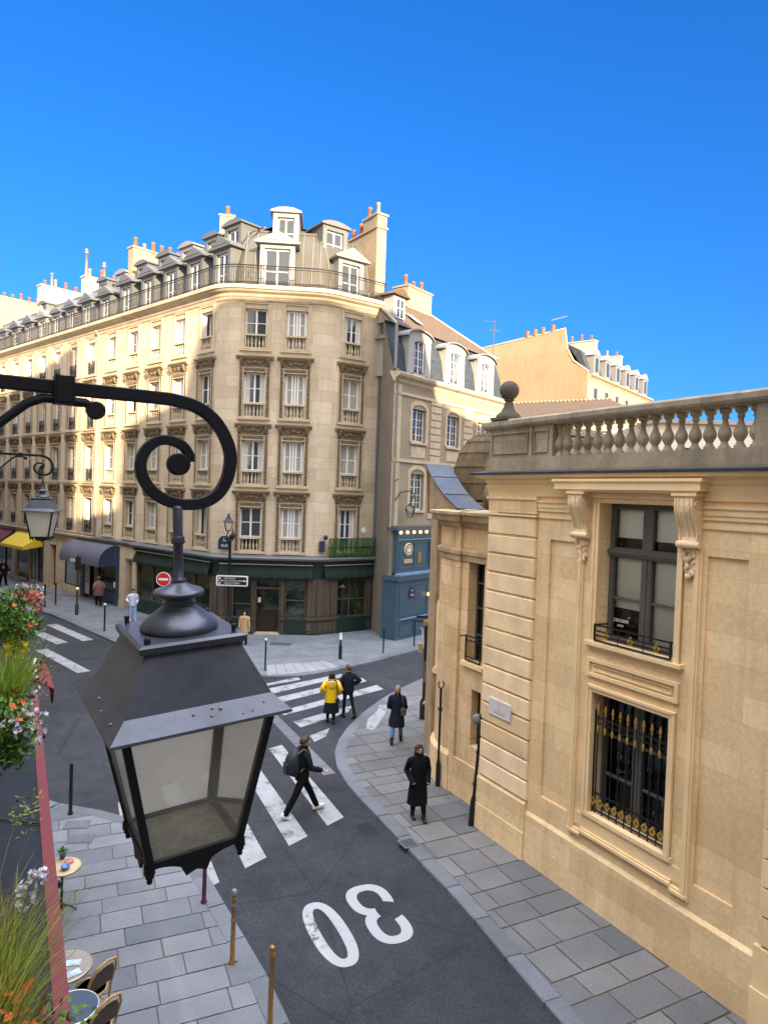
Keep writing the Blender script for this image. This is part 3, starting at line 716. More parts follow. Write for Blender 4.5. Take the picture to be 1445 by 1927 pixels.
q = MB(MR @ Matrix.Translation((-.66, -.06, 8.05))); q.lathe(bp, (0, 0, 0), 14); first = q.build('baluster', ST_RG, E_, local=MR @ Matrix.Translation((-.66, -.06, 8.05)))
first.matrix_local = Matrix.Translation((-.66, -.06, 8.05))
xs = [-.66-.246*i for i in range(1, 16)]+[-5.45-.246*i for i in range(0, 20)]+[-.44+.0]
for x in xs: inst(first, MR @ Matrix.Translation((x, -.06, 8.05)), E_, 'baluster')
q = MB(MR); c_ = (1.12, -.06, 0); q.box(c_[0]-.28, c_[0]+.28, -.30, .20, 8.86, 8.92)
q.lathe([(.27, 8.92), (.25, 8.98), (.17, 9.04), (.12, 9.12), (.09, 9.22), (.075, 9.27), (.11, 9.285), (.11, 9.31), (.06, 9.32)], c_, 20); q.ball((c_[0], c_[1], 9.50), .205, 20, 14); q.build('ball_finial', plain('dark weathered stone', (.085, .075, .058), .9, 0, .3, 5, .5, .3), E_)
# marble plaque
q = MB(MR); q.box(.50, 1.20, .072, .10, 2.62, 2.97); pq = q.build('marble_plaque', plain('white marble', (.62, .58, .55), .4, 0, .04, 4), E_)
panelbox(q2 := MB(MR), .52, 1.18, 2.64, 2.95, .100, .008, .004); q2.build('plaque_border', SIGNW, pq)
for txt, z_, s_ in (('R T', 2.87, .075), ('N/', 2.79, .06), ('NIZEHLD', 2.70, .085)): wall_text(MR, .85, .1005, z_, txt, s_, plain('engraving', (.28, .24, .22), .8), pq, .001)

# -------- rotunda wing beyond the pilaster
q = MB(MR); yA = -.50
HA = (2.27, 2.88, 3.30, 5.80); HB = (2.25, 2.60, 1.35, 2.68)
wall_holes(q, 1.4, 3.15, .0, 6.6, [HA+(.32,), HB+(.25,)], yA)
q.box(3.15, 3.34, -.9, yA+.07, 0, 6.6); q.box(1.4, 3.15, -.7, yA+.07, -.15, .9)
# curved wall
arc = [(3.34, yA+.0)]; cx, cy, Rr = 3.6, yA-1.6, 1.6
for k in range(0, 15): a = rad(90-k*9.0); arc.append((cx+Rr*math.cos(a), cy+Rr*math.sin(a)))
last = arc[-1]; arc += [(last[0]-.6, last[1]-4)]
for i in range(len(arc)-1):
    (x0, y0), (x1, y1) = arc[i], arc[i+1]; u0 = 3.34+i*.25; u1 = u0+.25
    q.face([(x1, y1, 0), (x0, y0, 0), (x0, y0, 6.6), (x1, y1, 6.6)], False, [(u1, 0), (u0, 0), (u0, 6.6), (u1, 6.6)])
q.sweep(arc, [(0, 0), (.10, 0), (.10, .85), (.03, .93), (0, .93)])
q.build('rotunda_wall', stone('rotunda limestone', (.80, .58, .32), (.70, .48, .25), bw=.78, bh=.50, joint=.5, ms=.006, stain=.5, staincol=(.20, .125, .06), bump=.4, coarse=.9), E_)
pth = [(1.4, yA), (3.15, yA)]+[(3.15, yA+.07), (3.34, yA+.07)]+arc
q = MB(MR); q.sweep(pth, [(0, 5.66), (.04, 5.68), (.05, 5.80), (.09, 5.84), (.09, 5.92), (0, 5.97)]); q.sweep(pth, [(0, 6.45), (.06, 6.50), (.10, 6.58), (.24, 6.64), (.27, 6.74), (.33, 6.80), (.33, 6.86), (-.4, 6.92)])
q.build('rotunda_cornice', plain('stained cornice stone', (.40, .29, .16), .88, 0, .35, 2.2, .4), E_)
q = MB(MR); q.box(2.15, 2.98, yA, yA+.09, 3.20, 3.30); q.box(2.13, 2.90, yA, yA+.05, 5.80, 5.9); q.build('window_sill', ST_W, E_)
q = MB(MR); a, b, c, d = HA
for x in (a, (a+b)/2-.02, b-.04): q.box(x, x+.04, yA-.3, yA-.25, c, d)
for z_ in (c, 3.9, 4.55, 5.15, d-.04): q.box(a, b, yA-.3, yA-.255, z_, z_+.035)
wo = q.build('window', GREYFR, E_); q = MB(MR); q.box(a, b, yA-.34, yA-.32, c, d); q.build('pane', DARKG, wo)
guard(MR, E_, 2.29, 2.86, 3.34, 3.92, yA+.03, 1)
q = MB(MR); a, b, c, d = HB; q.box(a, b, yA-.25, yA-.2, c, d); q.build('window', DARKG, E_)
# niche with arch on the curved face (seen edge on) as a raised archivolt
q = MB(MR)
def onarc(k, out, z_):
    i = int(k); f = k-i; x = arc[i][0]*(1-f)+arc[i+1][0]*f; y = arc[i][1]*(1-f)+arc[i+1][1]*f; n_ = Vector((x-cx, y-cy)).normalized(); return (x+n_.x*out, y+n_.y*out, z_)
pts = [onarc(6.6, .06, 2.6), onarc(6.6, .06, 4.2)]+[onarc(8.2-1.6*math.cos(a_), .06, 4.2+.62*math.sin(a_)) for a_ in [math.pi*j/10 for j in range(11)]]+[onarc(9.8, .06, 2.6)]
q.tube(pts, .07, 6); q.tube([onarc(6.2, .08, 2.55), onarc(8.2, .08, 2.55), onarc(10.2, .08, 2.55)], .10, 6); q.build('arched_niche', ST_W, E_)
# curved lead covered pediment
LP = [(862, 957, 16.7), (848, 944, 17.2), (835, 930, 17.8), (823, 914, 18.4), (813, 897, 19.1), (806, 884, 19.6), (802, 873, 20.2)]
RP = [(914, 957), (897, 943), (883, 929), (871, 914), (861, 899), (853, 885), (847, 873)]
L_ = MB(); q = MB(); TL = [at(x, y, d) for x, y, d in LP]; TR = []
for (x, y), l in zip(RP, TL): d = ray(x, y); tt_ = (l.z-CZ)/d.z if abs(d.z) > .004 else l.y/d.y; v = at(x, y, l.y+.25); TR.append(Vector((v.x, v.y, l.z)))
n_ = len(TL)
for i in range(n_-1):
    a, b, c, d = TL[i], TL[i+1], TR[i+1], TR[i]; L_.face([tuple(a), tuple(d), tuple(c), tuple(b)]); dn = Vector((0, 0, -.045)); L_.face([tuple(a), tuple(b), tuple(b+dn), tuple(a+dn)])
    w_ = (TR[i]-TL[i]).normalized(); w2 = (TR[i+1]-TL[i+1]).normalized(); st_ = [(0.02, .045), (.06, .12), (.10, .14), (.12, .24), (.14, .26)]
    for (o1, h1), (o2, h2) in zip(st_[:-1], st_[1:]):
        q.face([tuple(a+w_*o1+Vector((0, 0, -h1))), tuple(b+w2*o1+Vector((0, 0, -h1))), tuple(b+w2*o2+Vector((0, 0, -h2))), tuple(a+w_*o2+Vector((0, 0, -h2)))])
    p0, p1 = a+w_*.14, b+w2*.14; q.face([(p0.x, p0.y, a.z-.26), (p1.x, p1.y, b.z-.26), (p1.x, p1.y, 6.75), (p0.x, p0.y, 6.75)]); q.face([(d.x, d.y, d.z), (c.x, c.y, c.z), (c.x, c.y, 6.6), (d.x, d.y, 6.6)][::-1])
a, b = TL[-1], TR[-1]; q.face([(a.x, a.y, a.z-.05), (b.x, b.y, b.z-.05), (b.x, b.y, 6.7), (a.x+.1, a.y, 6.7)][::-1])
for i in (2, 4): L_.tube([tuple(TL[i]+Vector((0, 0, .01))), tuple(TR[i]+Vector((0, 0, .01)))], .016, 5)
L_.tube([tuple(p) for p in TL], .022, 5)
q.box(1.45, 2.3, 18.2, 20.6, 0, 6.75)
q.build('pediment', plain('stained pediment stone', (.34, .235, .12), .88, 0, .4, 2.2, .4), E_); L_.build('pediment_roof', LEAD, E_)
# scaly stone dome behind
cD = (MR.inverted() @ at(918, 870, 20.2)); cD = (cD.x, cD.y, 0)
q = MB(MR); prof = []; Rd = 1.02; zb = 7.15; Hd = 1.95
rows = [(math.cos(rad(a_))**.8, math.sin(rad(a_))) for a_ in (0, 14, 29, 44, 60, 75, 87)]
prof = [(Rd*1.0, zb-.5), (Rd*1.0, zb)]
for i in range(len(rows)-1):
    (r0, h0), (r1, h1) = rows[i], rows[i+1]; prof += [(Rd*r0+.085, zb+Hd*h0), (Rd*r1+.06, zb+Hd*h1)]
prof += [(.1, zb+Hd*1.0), (.05, zb+Hd*1.08), (.001, zb+Hd*1.12)]
q.lathe(prof, cD, 16, smooth=False); q.lathe([(Rd+.02, 5.5), (Rd+.02, 6.9), (Rd+.14, 6.95), (Rd+.14, 7.05), (Rd, 7.1)], cD, 24)
for k in range(16):
    a_ = 2*math.pi*k/16; q.tube([(cD[0]+(Rd*r+.075)*math.cos(a_), cD[1]+(Rd*r+.06)*math.sin(a_), zb+Hd*h) for r, h in rows], .022, 5)
q.build('dome', stone('stone scales', (.15, .105, .055), (.09, .065, .035), bw=.42, bh=.6, joint=.5, ms=.01, stain=.7, staincol=(.05, .042, .028), coarse=2), E_)
q = MB(MR)
for dx in (-.1, .5): 
    c2 = (cD[0]-1.25, cD[1]+.35+dx, 0); q.tube([(c2[0], c2[1]-.1, 6.9), (c2[0]-.05, c2[1], 7.15), (c2[0], c2[1]+.05, 7.4), (c2[0]+.1, c2[1], 7.55)], [.2, .24, .18, .08], 8)
q.build('scroll', ST_CD, E_)
# ------------------------------------------------------------------ big lantern in front
def mat_lantern(x, y, z, yaw, tx, ty):
    cy, sy = math.cos(yaw), math.sin(yaw)
    Rx = Matrix(((1, 0, 0), (0, math.cos(tx), -math.sin(tx)), (0, math.sin(tx), math.cos(tx)))); Ry = Matrix(((math.cos(ty), 0, math.sin(ty)), (0, 1, 0), (-math.sin(ty), 0, math.cos(ty)))); Rz = Matrix(((cy, -sy, 0), (sy, cy, 0), (0, 0, 1)))
    return Matrix.Translation((x, y, z)) @ (Ry @ Rx @ Rz).to_4x4()
def lantern_glass(nm, DUST):
    GL = NT(nm); tr = GL.n('ShaderNodeBsdfTransparent'); df = GL.n('ShaderNodeBsdfDiffuse'); gl = GL.n('ShaderNodeBsdfGlossy'); gl.inputs['Roughness'].default_value = .12
    tl = GL.n('ShaderNodeBsdfTranslucent'); df.inputs['Color'].default_value = (.95, .94, .80, 1); tl.inputs['Color'].default_value = (.95, .94, .80, 1)
    m1 = GL.n('ShaderNodeMixShader', i_0=.6); GL.l(df.outputs[0], m1.inputs[1]); GL.l(tl.outputs[0], m1.inputs[2])
    f_ = GL.noise(3.5, 7, .7); rr = GL.ramp(f_, [(.3, (DUST[0],)*3), (.7, (DUST[1],)*3)]); m2 = GL.n('ShaderNodeMixShader'); GL.l(rr, m2.inputs[0]); GL.l(tr.outputs[0], m2.inputs[1]); GL.l(m1.outputs[0], m2.inputs[2])
    fr = GL.n('ShaderNodeFresnel'); fr.inputs['IOR'].default_value = 1.25; m3 = GL.n('ShaderNodeMixShader'); GL.l(fr.outputs[0], m3.inputs[0]); GL.l(m2.outputs[0], m3.inputs[1]); GL.l(gl.outputs[0], m3.inputs[2])
    GL.l(m3.outputs[0], GL.t.nodes['Material Output'].inputs['Surface']); return GL.m
LGLASS = lantern_glass('dusty lantern glass', (.14, .34)); LGLASS2 = lantern_glass('milky lantern glass', (.80, .95))
FLOORM = plain('dusty lantern floor', (.86, .75, .58), .9, 0, .4, 22, .5, .2, 60)
def lantern(M, label, group, big=True):
    e = thing('wall_lantern', label, 'street lantern', M, group)
    a, b, c, h1, h2 = .26, .145, .145, .223, .432
    sq = lambda r, z: [(-r, -r, z), (r, -r, z), (r, r, z), (-r, r, z)]
    def pyr(q, rings, capa=False, capb=False):
        for i in range(len(rings)-1):
            A_, B2 = rings[i], rings[i+1]
            for k in range(4): q.face([A_[k], A_[(k+1) % 4], B2[(k+1) % 4], B2[k]])
        if capa: q.face(rings[0][::-1])
        if capb: q.face(rings[-1])
    q = MB(M)
    pyr(q, [sq(a-.012, -.008), sq(a, 0), sq(a-.002, .006), sq(.212, .052), sq(b-.006, h1-.018)])          # eave and sloping hood
    pyr(q, [sq(a-.03, .01), sq(.205, .045)][::-1])
    o = q.build('hood', LAMPM, e)
    q = MB(M); pyr(q, [sq(b-.004, h1-.022), sq(b+.010, h1-.018), sq(b+.012, h1), sq(b-.0, h1+.006)], True, True); q.build('top_plate', LAMPM, e)
    z = h1+.006
    q = MB(M); P = [(.112, z), (.116, z+.006), (.110, z+.020), (.096, z+.035), (.080, z+.046), (.074, z+.051), (.062, z+.060), (.050, z+.069), (.045, z+.076), (.050, z+.078), (.050, z+.082), (.045, z+.084), (.044, z+.094), (.050, z+.097), (.064, z+.102), (.074, z+.108), (.076, z+.114), (.072, z+.119), (.058, z+.124), (.040, z+.131), (.026, z+.139), (.018, z+.146)]
    q.lathe(P, (0, 0, 0), 40); o = q.build('finial', LAMPM, e)
    q = MB(M); z2 = z+.144; q.lathe([(.018, z2-.004), (.022, z2+.0), (.022, z2+.008), (.0145, z2+.012), (.0145, z2+.115), (.019, z2+.118), (.022, z2+.124), (.019, z2+.130), (.021, z2+.134), (.016, z2+.140), (.0145, z2+.145), (.0145, .60), (.010, .605)], (0, 0, 0), 20); q.build('hanging_stem', LAMPM, e)
    for (sx, sy) in ((-1, -1), (1, -1), (-1, 1), (1, 1)):
        q = MB(M); x, y = sx*(b-.018), sy*(b-.018)
        if sx*sy > 0 or not big: q.lathe([(.009, h1), (.010, h1+.018), (.007, h1+.024), (.001, h1+.026)], (x, y, 0), 8)
        else: q.lathe([(.014, h1), (.014, h1+.004), (.007, h1+.006), (.007, h1+.02), (.009, h1+.03), (.001, h1+.031)], (x, y, 0), 8)
        q.build('bolt', LAMPK, e)
    # corner bars, glass, floor
    g0 = .222; t_ = .011
    for (sx, sy) in ((-1, -1), (1, -1), (1, 1), (-1, 1)):
        q = MB(M)
        def ring_(r, zz): return [(sx*r-sx*2*t_, sy*r, zz), (sx*r, sy*r, zz), (sx*r, sy*r-sy*2*t_, zz), (sx*r-sx*2*t_, sy*r-sy*2*t_, zz)]
        A_, B2 = ring_(c, -h2), ring_(g0, -.004)
        if sx*sy < 0: A_, B2 = A_[::-1], B2[::-1]
        for k in range(4): q.face([A_[k], A_[(k+1) % 4], B2[(k+1) % 4], B2[k]])
        q.face(A_[::-1]); q.face(B2); q.build('corner_bar', LAMPK, e)
        q = MB(M); q.lathe([(.0, -h2-.05), (.008, -h2-.048), (.009, -h2-.04), (.006, -h2-.036), (.013, -h2-.03), (.013, -h2-.022), (.017, -h2-.018), (.017, -h2+.006)], (sx*(c-.008), sy*(c-.008), 0), 10); q.build('foot_knob', LAMPK, e)
    for k in range(4):
        Rk = M @ Matrix.Rotation(k*math.pi/2, 4, 'Z'); q = MB(Rk); i_ = .006
        q.face([(-c+2*t_-.004, -c+i_, -h2), (c-2*t_+.004, -c+i_, -h2), (g0-2*t_+.004, -g0+i_, -.006), (-g0+2*t_-.004, -g0+i_, -.006)]); q.build('glass_pane', (LGLASS2 if k in (1, 2) or not big else LGLASS), e)
        q = MB(Rk); q.box(-c, c, -c, -c+.018, -h2-.006, -h2+.012)
        arch = [(-c, -h2), (-c, -h2-.012)]+[(-c+.012+(c-.04)*(1-math.cos(x_)), -h2-.012-.0*1-.034*math.sin(x_)**.9*0-.040*(1-math.cos(x_))) for x_ in [math.pi/2*j/8 for j in range(9)]]
        q2 = []
        # scalloped skirt: drops towards a middle bracket
        n_ = 16
        lo = []
        for j in range(n_+1):
            u = -c+.02+(2*c-.04)*j/n_; v = 1-abs(u)/(c-.02); d_ = .004+.052*(v**2.2); 
            if v > .72: d_ = .050+.006*math.cos((v-.72)*11)
            lo.append((u, -h2-.004-d_))
        poly = [(-c+.02, -h2), *lo, (c-.02, -h2)]
        for j in range(n_): 
            (u0, w0), (u1, w1) = lo[j], lo[j+1]
            q.face([(u0, -c+.004, w0), (u1, -c+.004, w1), (u1, -c+.004, -h2), (u0, -c+.004, -h2)]); q.face([(u1, -c+.014, w1), (u0, -c+.014, w0), (u0, -c+.014, -h2), (u1, -c+.014, -h2)]); q.face([(u0, -c+.014, w0), (u1, -c+.014, w1), (u1, -c+.004, w1), (u0, -c+.004, w0)])
        q.build('bottom_rail', LAMPK, e)
    q = MB(M); q.box(-c+.012, c-.012, -c+.012, c-.012, -h2-.004, -h2+.002)
    q.build('floor', FLOORM, e)
    q = MB(M); 
    for r_, z3 in ((.035, -h2-.03),): q.box(-.055, .055, -.035, .035, -h2-.062, -h2-.006)
    q.box(-.10, -.055, -.012, .012, -h2-.05, -h2-.03); q.box(.055, .10, -.012, .012, -h2-.05, -h2-.03); q.lathe([(.001, -h2-.095), (.01, -h2-.09), (.008, -h2-.08), (.014, -h2-.07), (.014, -h2-.06)], (0, 0, 0), 8)
    q.build('burner_box', LAMPK, e)
    q = MB(M); q.lathe([(.05, .18), (.05, .02), (.035, .0), (.034, -.02)][::-1], (0, 0, 0), 12); q.build('lamp_holder', plain('lamp holder', (.5, .5, .48), .6), e)
    if big:
        q = MB(M); Rk = M; R = random.Random(8)
        for (x, y_, r) in ((-.03, -.228, .0045), (.02, -.238, .004), (.026, -.222, .0045), (.05, -.226, .006), (.11, -.246, .003), (.14, -.244, .003), (.18, -.23, .004)):
            q.ball((x, y_, .006+(.26+y_)*.96), r, 8, 5)
        for (x, y_, r) in ((-.236, -.16, .005), (-.23, .04, .005), (-.24, -.04, .004)): q.ball((x, y_, .006+(.26+x)*.96), r, 8, 5)
        q.build('rivets', plain('worn rivet', (.30, .24, .22), .4, .6), e)
    return e
LX, LY, LZ = -.612, 2.103, CZ-.659
ML = mat_lantern(LX, LY, LZ, .574, .074, -.021)
lantern(ML, 'big glass street lantern with black hood and dusty floor hanging in front', None)
ML2v = at(80, 962, 11.4)
# bracket: plane through the lantern axis
BD = Vector((math.sin(rad(57)), math.cos(rad(57)), 0))           # pointing away from the house wall
def bracket(origin, sc, label, wall_len, group):
    """side-on scroll bracket; local x along the arm, z up; origin = axis point at the level of the ring bottom"""
    ang = math.atan2(BD.y, BD.x); M = LOC(origin[0], origin[1], origin[2], ang) @ Matrix.Scale(1, 4)
    e = thing('lantern_bracket', label, 'lantern bracket', M, group)
    # centre line in bar plane (s, z-7.2) read off the photo
    P = [(-wall_len, .268), (-.9, .268), (-.6, .268), (-.3, .268), (-.08, .268), (-.03, .265), (.03, .252), (.08, .222), (.115, .18), (.138, .13), (.143, .085), (.132, .03), (.105, -.015), (.06, -.043), (.0, -.051), (-.055, -.040), (-.10, -.012), (-.128, .03), (-.134, .072), (-.118, .112), (-.088, .138), (-.050, .143), (-.012, .130), (.010, .102), (.012, .082)]
    c_ = []
    for i in range(3, len(P)-1):
        p0, p1, p2, p3 = P[max(0, i-1)], P[i], P[i+1], P[min(len(P)-1, i+2)]
        for k in range(5):
            t_ = k/5; c_.append(tuple(.5*((2*p1[j])+(-p0[j]+p2[j])*t_+(2*p0[j]-5*p1[j]+4*p2[j]-p3[j])*t_*t_+(-p0[j]+3*p1[j]-3*p2[j]+p3[j])*t_**3) for j in (0, 1)))
    c_ = P[:3]+c_+[P[-1]]
    hw = .0135; rows = []; N_ = len(c_)
    for i, p in enumerate(c_):
        a_ = Vector(c_[max(0, i-1)]); b_ = Vector(c_[min(N_-1, i+1)]); d_ = (b_-a_).normalized(); n_ = Vector((-d_.y, d_.x))
        f = i/N_; w = .0135 if f < .45 else .0135-.003*(f-.45)/.55; w = .0225 if False else w*1.0
        th = .0245-.007*max(0, (f-.35)/.65)
        p = Vector(p); o1 = p+n_*th/1.3; o2 = p-n_*th/1.3; be = .003
        rows.append([(o1.x*sc, -hw*sc+be, o1.y*sc), (o1.x*sc, hw*sc-be, o1.y*sc), ((o1-n_*be).x*sc, hw*sc, (o1-n_*be).y*sc), ((o2+n_*be).x*sc, hw*sc, (o2+n_*be).y*sc), (o2.x*sc, hw*sc-be, o2.y*sc), (o2.x*sc, -hw*sc+be, o2.y*sc), ((o2+n_*be).x*sc, -hw*sc, (o2+n_*be).y*sc), ((o1-n_*be).x*sc, -hw*sc, (o1-n_*be).y*sc)])
    q = MB(M); q.grid(rows, True, False, True, True); q.build('scroll_arm', LAMPK, e)
    q = MB(M @ Matrix.Translation((-.022*sc, 0, .072*sc)) @ Matrix.Rotation(rad(90), 4, 'X')); q.lathe([(.030*sc, -.016*sc), (.034*sc, -.013*sc), (.034*sc, .013*sc), (.030*sc, .016*sc)], (0, 0, 0), 28); q.build('scroll_eye', LAMPK, e)
    q = MB(M); q.box(-.372*sc, -.322*sc, -.026*sc, .026*sc, .222*sc, .300*sc); q.box(-.366*sc, -.328*sc, -.029*sc, .029*sc, .228*sc, .294*sc); q.build('collar', LAMPK, e)
    q = MB(M); pp = [(-.315, .232), (-.29, .232), (-.275, .225), (-.262, .21)]; q.tube([(x*sc, 0, z*sc) for x, z in [(-.34, .234)]+pp], .013*sc, 8)
    q.build('tail', LAMPK, e)
    q = MB(M @ Matrix.Translation((-.262*sc, 0, .213*sc)) @ Matrix.Rotation(rad(90), 4, 'X')); q.lathe([(.022*sc, -.014*sc), (.0255*sc, -.011*sc), (.0255*sc, .011*sc), (.022*sc, .014*sc)], (0, 0, 0), 24); q.build('knob', LAMPK, e)
    q = MB(M); st_ = [(-.345, .236), (-.40, .234), (-.44, .215), (-.52, .14), (-.62, .04), (-.74, -.09), (-wall_len+.02, -.34)]
    q.tube([(x*sc, 0, z*sc) for x, z in st_], .0125*sc, 8); q.build('strut', LAMPK, e)
    q = MB(M); q.box((-wall_len-.0)*sc, (-wall_len+.02)*sc, -.06*sc, .06*sc, -.42*sc, .34*sc); q.build('wall_plate', LAMPK, e)
    return e
bracket((LX-.005, LY-.0, CZ), 1.0, 'black wrought iron scroll bracket carrying the big lantern in front', .93, 'scroll lantern brackets')
ZB = ML2v.z+.03
e2 = lantern(LOC(ML2v.x, ML2v.y, ML2v.z, rad(12)), 'small pale glass street lantern hanging before the left facade above the yellow awning', None, False)
bracket((ML2v.x, ML2v.y, ML2v.z+.66), 1.0, 'thin black scroll bracket carrying the small lantern at the left edge', .93, 'scroll lantern brackets')
# ------------------------------------------------------------------ corner apartment building and its neighbour
ML_ = FR(-15.55, 40.46, 48.2); MF = FR(-4.93, 34.07, 94.5); RX = (-.526, 36.12); MRF = FR(RX[0], RX[1], 125)
def W2_(M, x, y=0.0): v = M @ Vector((x, y, 0)); return (v.x, v.y)
Cn = W2_(MF, -1.67); In = W2_(MF, 3.20)
def fillet(a, c, b, r, n=5):
    a, b, c = Vector(a), Vector(b), Vector(c); d1 = (a-c).normalized(); d2 = (b-c).normalized(); p, q = c+d1*r, c+d2*r
    return [tuple(p*(1-t)*(1-t)+c*2*t*(1-t)+q*t*t) for t in [i/n for i in range(n+1)]]
SL, SB2 = 3.4, 46.0
PATH = [RX]+fillet(RX, Cn, In, .55)+fillet(Cn, In, W2_(ML_, 0), .75)+[W2_(ML_, SL)]
PATH2 = [W2_(ML_, SL), W2_(ML_, SB2)]
E_ = thing('corner_apartment_building', 'cream corner building with carved balustraded windows, zinc mansard and dark green cafe front', 'apartment building', LOC(In[0], In[1]))
E2 = thing('neighbour_apartment_building', 'long apartment building left of the drainpipe with iron window rails and shops below', 'apartment building', LOC(*W2_(ML_, SL)))
ZBS = [4.12, 7.45, 10.8, 14.2]; ZTS = [6.37, 9.70, 13.07, 16.2]
LWX = [-8.35, -5.85, -3.4, -.9, 1.7]; LWX2 = [4.4, 7.0, 9.5, 11.9, 14.3, 16.85, 19.5, 22.1, 24.7, 27.3, 29.9, 32.5, 35.1]
FWX = [1.72, -.28]; RWX = [1.68]
ww = .53
def wallpart(M, x0, x1, xs, z0, z1, e, mat, h=.26, extra=[]):
    m = MB(M); wall_holes(m, x0, x1, z0, z1, [(x-ww, x+ww, a, b, h) for x in xs for a, b in zip(ZBS, ZTS)]+extra); return m
w = wallpart(ML_, -9.22, SL, LWX, 3.7, 17.0, E_, ST_C)
wF = wallpart(MF, -1.12, 2.45, FWX, 3.7, 17.0, E_, ST_C); wR = wallpart(MRF, 0, 2.8, RWX, 3.7, 17.0, E_, ST_C)
for k in (wF, wR):
    o = len(w.v); w.v += k.v; w.f += [[i+o for i in f] for f in k.f]; w.uv += k.uv; w.sm += k.sm; w.var += k.var; w.mi += k.mi
w.M = Matrix.Identity(4)
w.sweep(fillet(RX, Cn, In, .55), [(0, 3.7), (0, 17.0)]); w.sweep(fillet(Cn, In, W2_(ML_, 0), .75), [(0, 3.7), (0, 17.0)])
w.M = ML_; w.box(-9, SL, -12, -.6, 0, 17.0, 'fb'); w.box(-8.6, 1, -5, -1.2, 0, 17, '')
w.build('wall', ST_C, E_)
w = wallpart(ML_, SL+.004, SB2, LWX2, 3.7, 17.0, E2, ST_C); w.box(SL+.01, SB2, -12, -.6, 0, 17.0, 'fb'); w.build('wall', ST_C, E2)
# pilaster strips of the neighbour
q = MB(ML_)
for i in range(len(LWX2)-1):
    x = (LWX2[i]+LWX2[i+1])/2; q.box(x-.30, x+.30, 0, .07, 4.05, 16.9); 
q.box(SL+.02, SL+.3, 0, .07, 4.05, 16.9)
for z in ZBS[1:]: q.box(SL+.02, SB2, 0, .10, z-.16, z-.02)
q.build('pilaster_strips', ST_CT, E2)
# string under each storey hoods (corner building, left facade)
# prototype pieces in their own frame (x left, y out, z up from the opening foot)
I4 = Matrix.Identity(4)
def proto(fn, name, mat, M, parent):
    q = MB(M); fn(q); o = q.build(name, mat, parent, local=M); o.matrix_local = WM[parent.name].inverted() @ M; WM[o.name] = M.copy(); return o
HO = 2.25
def f_casement(q):
    a, b, y0, y1 = -ww, ww, -.24, -.18
    for s_ in (-1, 1): q.box(s_*ww, s_*(ww-.07), y0, y1, 0, HO)
    q.box(-.045, .045, y0, y1+.015, 0, HO); q.box(a, b, y0, y1, HO-.08, HO); q.box(a, b, y0, y1, 0, .1)
    for z in (.78, 1.48): q.box(a+.07, b-.07, y0+.01, y1-.005, z-.02, z+.02)
def f_open(q):
    f_casement2 = [(-ww, -ww+.07), (ww-.07, ww)]
    for a, b in f_casement2: q.box(a, b, -.24, -.18, 0, HO)
    q.box(-ww, ww, -.24, -.18, HO-.08, HO)
    for s_ in (-1, 1):                                       # leaves swung inwards
        x = s_*(ww-.09); q.box(x-.02, x+.02, -.62, -.24, .05, .13); q.box(x-.02, x+.02, -.62, -.24, HO-.16, HO-.1)
        for y in (-.62, -.28): q.box(x-.02, x+.02, y, y+.05, .05, HO-.1)
def f_bars(q):
    f_casement(q)
    for x in (-.42, -.14, .14, .42): q.box(x-.045, x+.045, -.18, -.15, .05, HO-.05)
def f_pane(q): q.face([(ww, -.21, 0), (-ww, -.21, 0), (-ww, -.21, HO), (ww, -.21, HO)])
def f_curt(q):
    rows = []
    for z in (0.1, HO-.05):
        rows.append([(-.46+.92*i/24, -.225+.008*math.sin(i*1.3), z) for i in range(25)])
    q.grid(rows[::-1], False, True)
def f_halfcurt(q):
    for s_ in (-1, 1): q.grid([[(s_*(.46-.22*i/8), -.225+.012*math.sin(i*1.9), z) for i in range(9)] for z in (.1, HO-.05)], False, True)
def f_balus(q):
    q.box(-ww, ww, -.16, .06, .66, .75); q.box(-ww, ww, -.14, .05, 0, .09); q.box(-ww, -ww+.07, -.12, .03, .09, .66); q.box(ww-.07, ww, -.12, .03, .09, .66)
    pr = [(.035, 0), (.035, .05), (.025, .06), (.05, .14), (.06, .20), (.045, .28), (.025, .38), (.022, .44), (.034, .46), (.034, .57)]
    for i in range(5): q.lathe(pr, (-.36+.18*i, -.05, .09), 8)
def f_rail(q):
    for z in (.03, .12, .70, .80): q.box(-ww, ww, .0, .025, z, z+.022)
    for i in range(13): q.box(-ww+.02+i*.085, -ww+.035+i*.085, .004, .02, 0, .8)
    for i in range(4):
        c = -.39+.26*i; q.tube([(c+.09*math.cos(a), .012, .42+.2*math.sin(a)) for a in [math.pi*2*k/12 for k in range(12)]], .01, 4, False, True, True)
def f_surround(q, hood=True):
    H = HO
    for s_ in (-1, 1):
        q.box(s_*(ww+.02), s_*(ww+.25), 0, .05, .0, H+.25); q.box(s_*(ww+.02), s_*(ww+.05), .05, .075, 0, H+.05); q.box(s_*(ww+.22), s_*(ww+.25), .05, .075, 0, H+.25)
    q.box(-ww-.02, ww+.02, 0, .05, H+.02, H+.25); q.box(-ww-.25, ww+.25, .05, .075, H+.22, H+.25); q.box(-ww-.05, ww+.05, .05, .075, H+.0, H+.03)
    q.box(-ww-.28, ww+.28, -.02, .10, -.09, -.0)
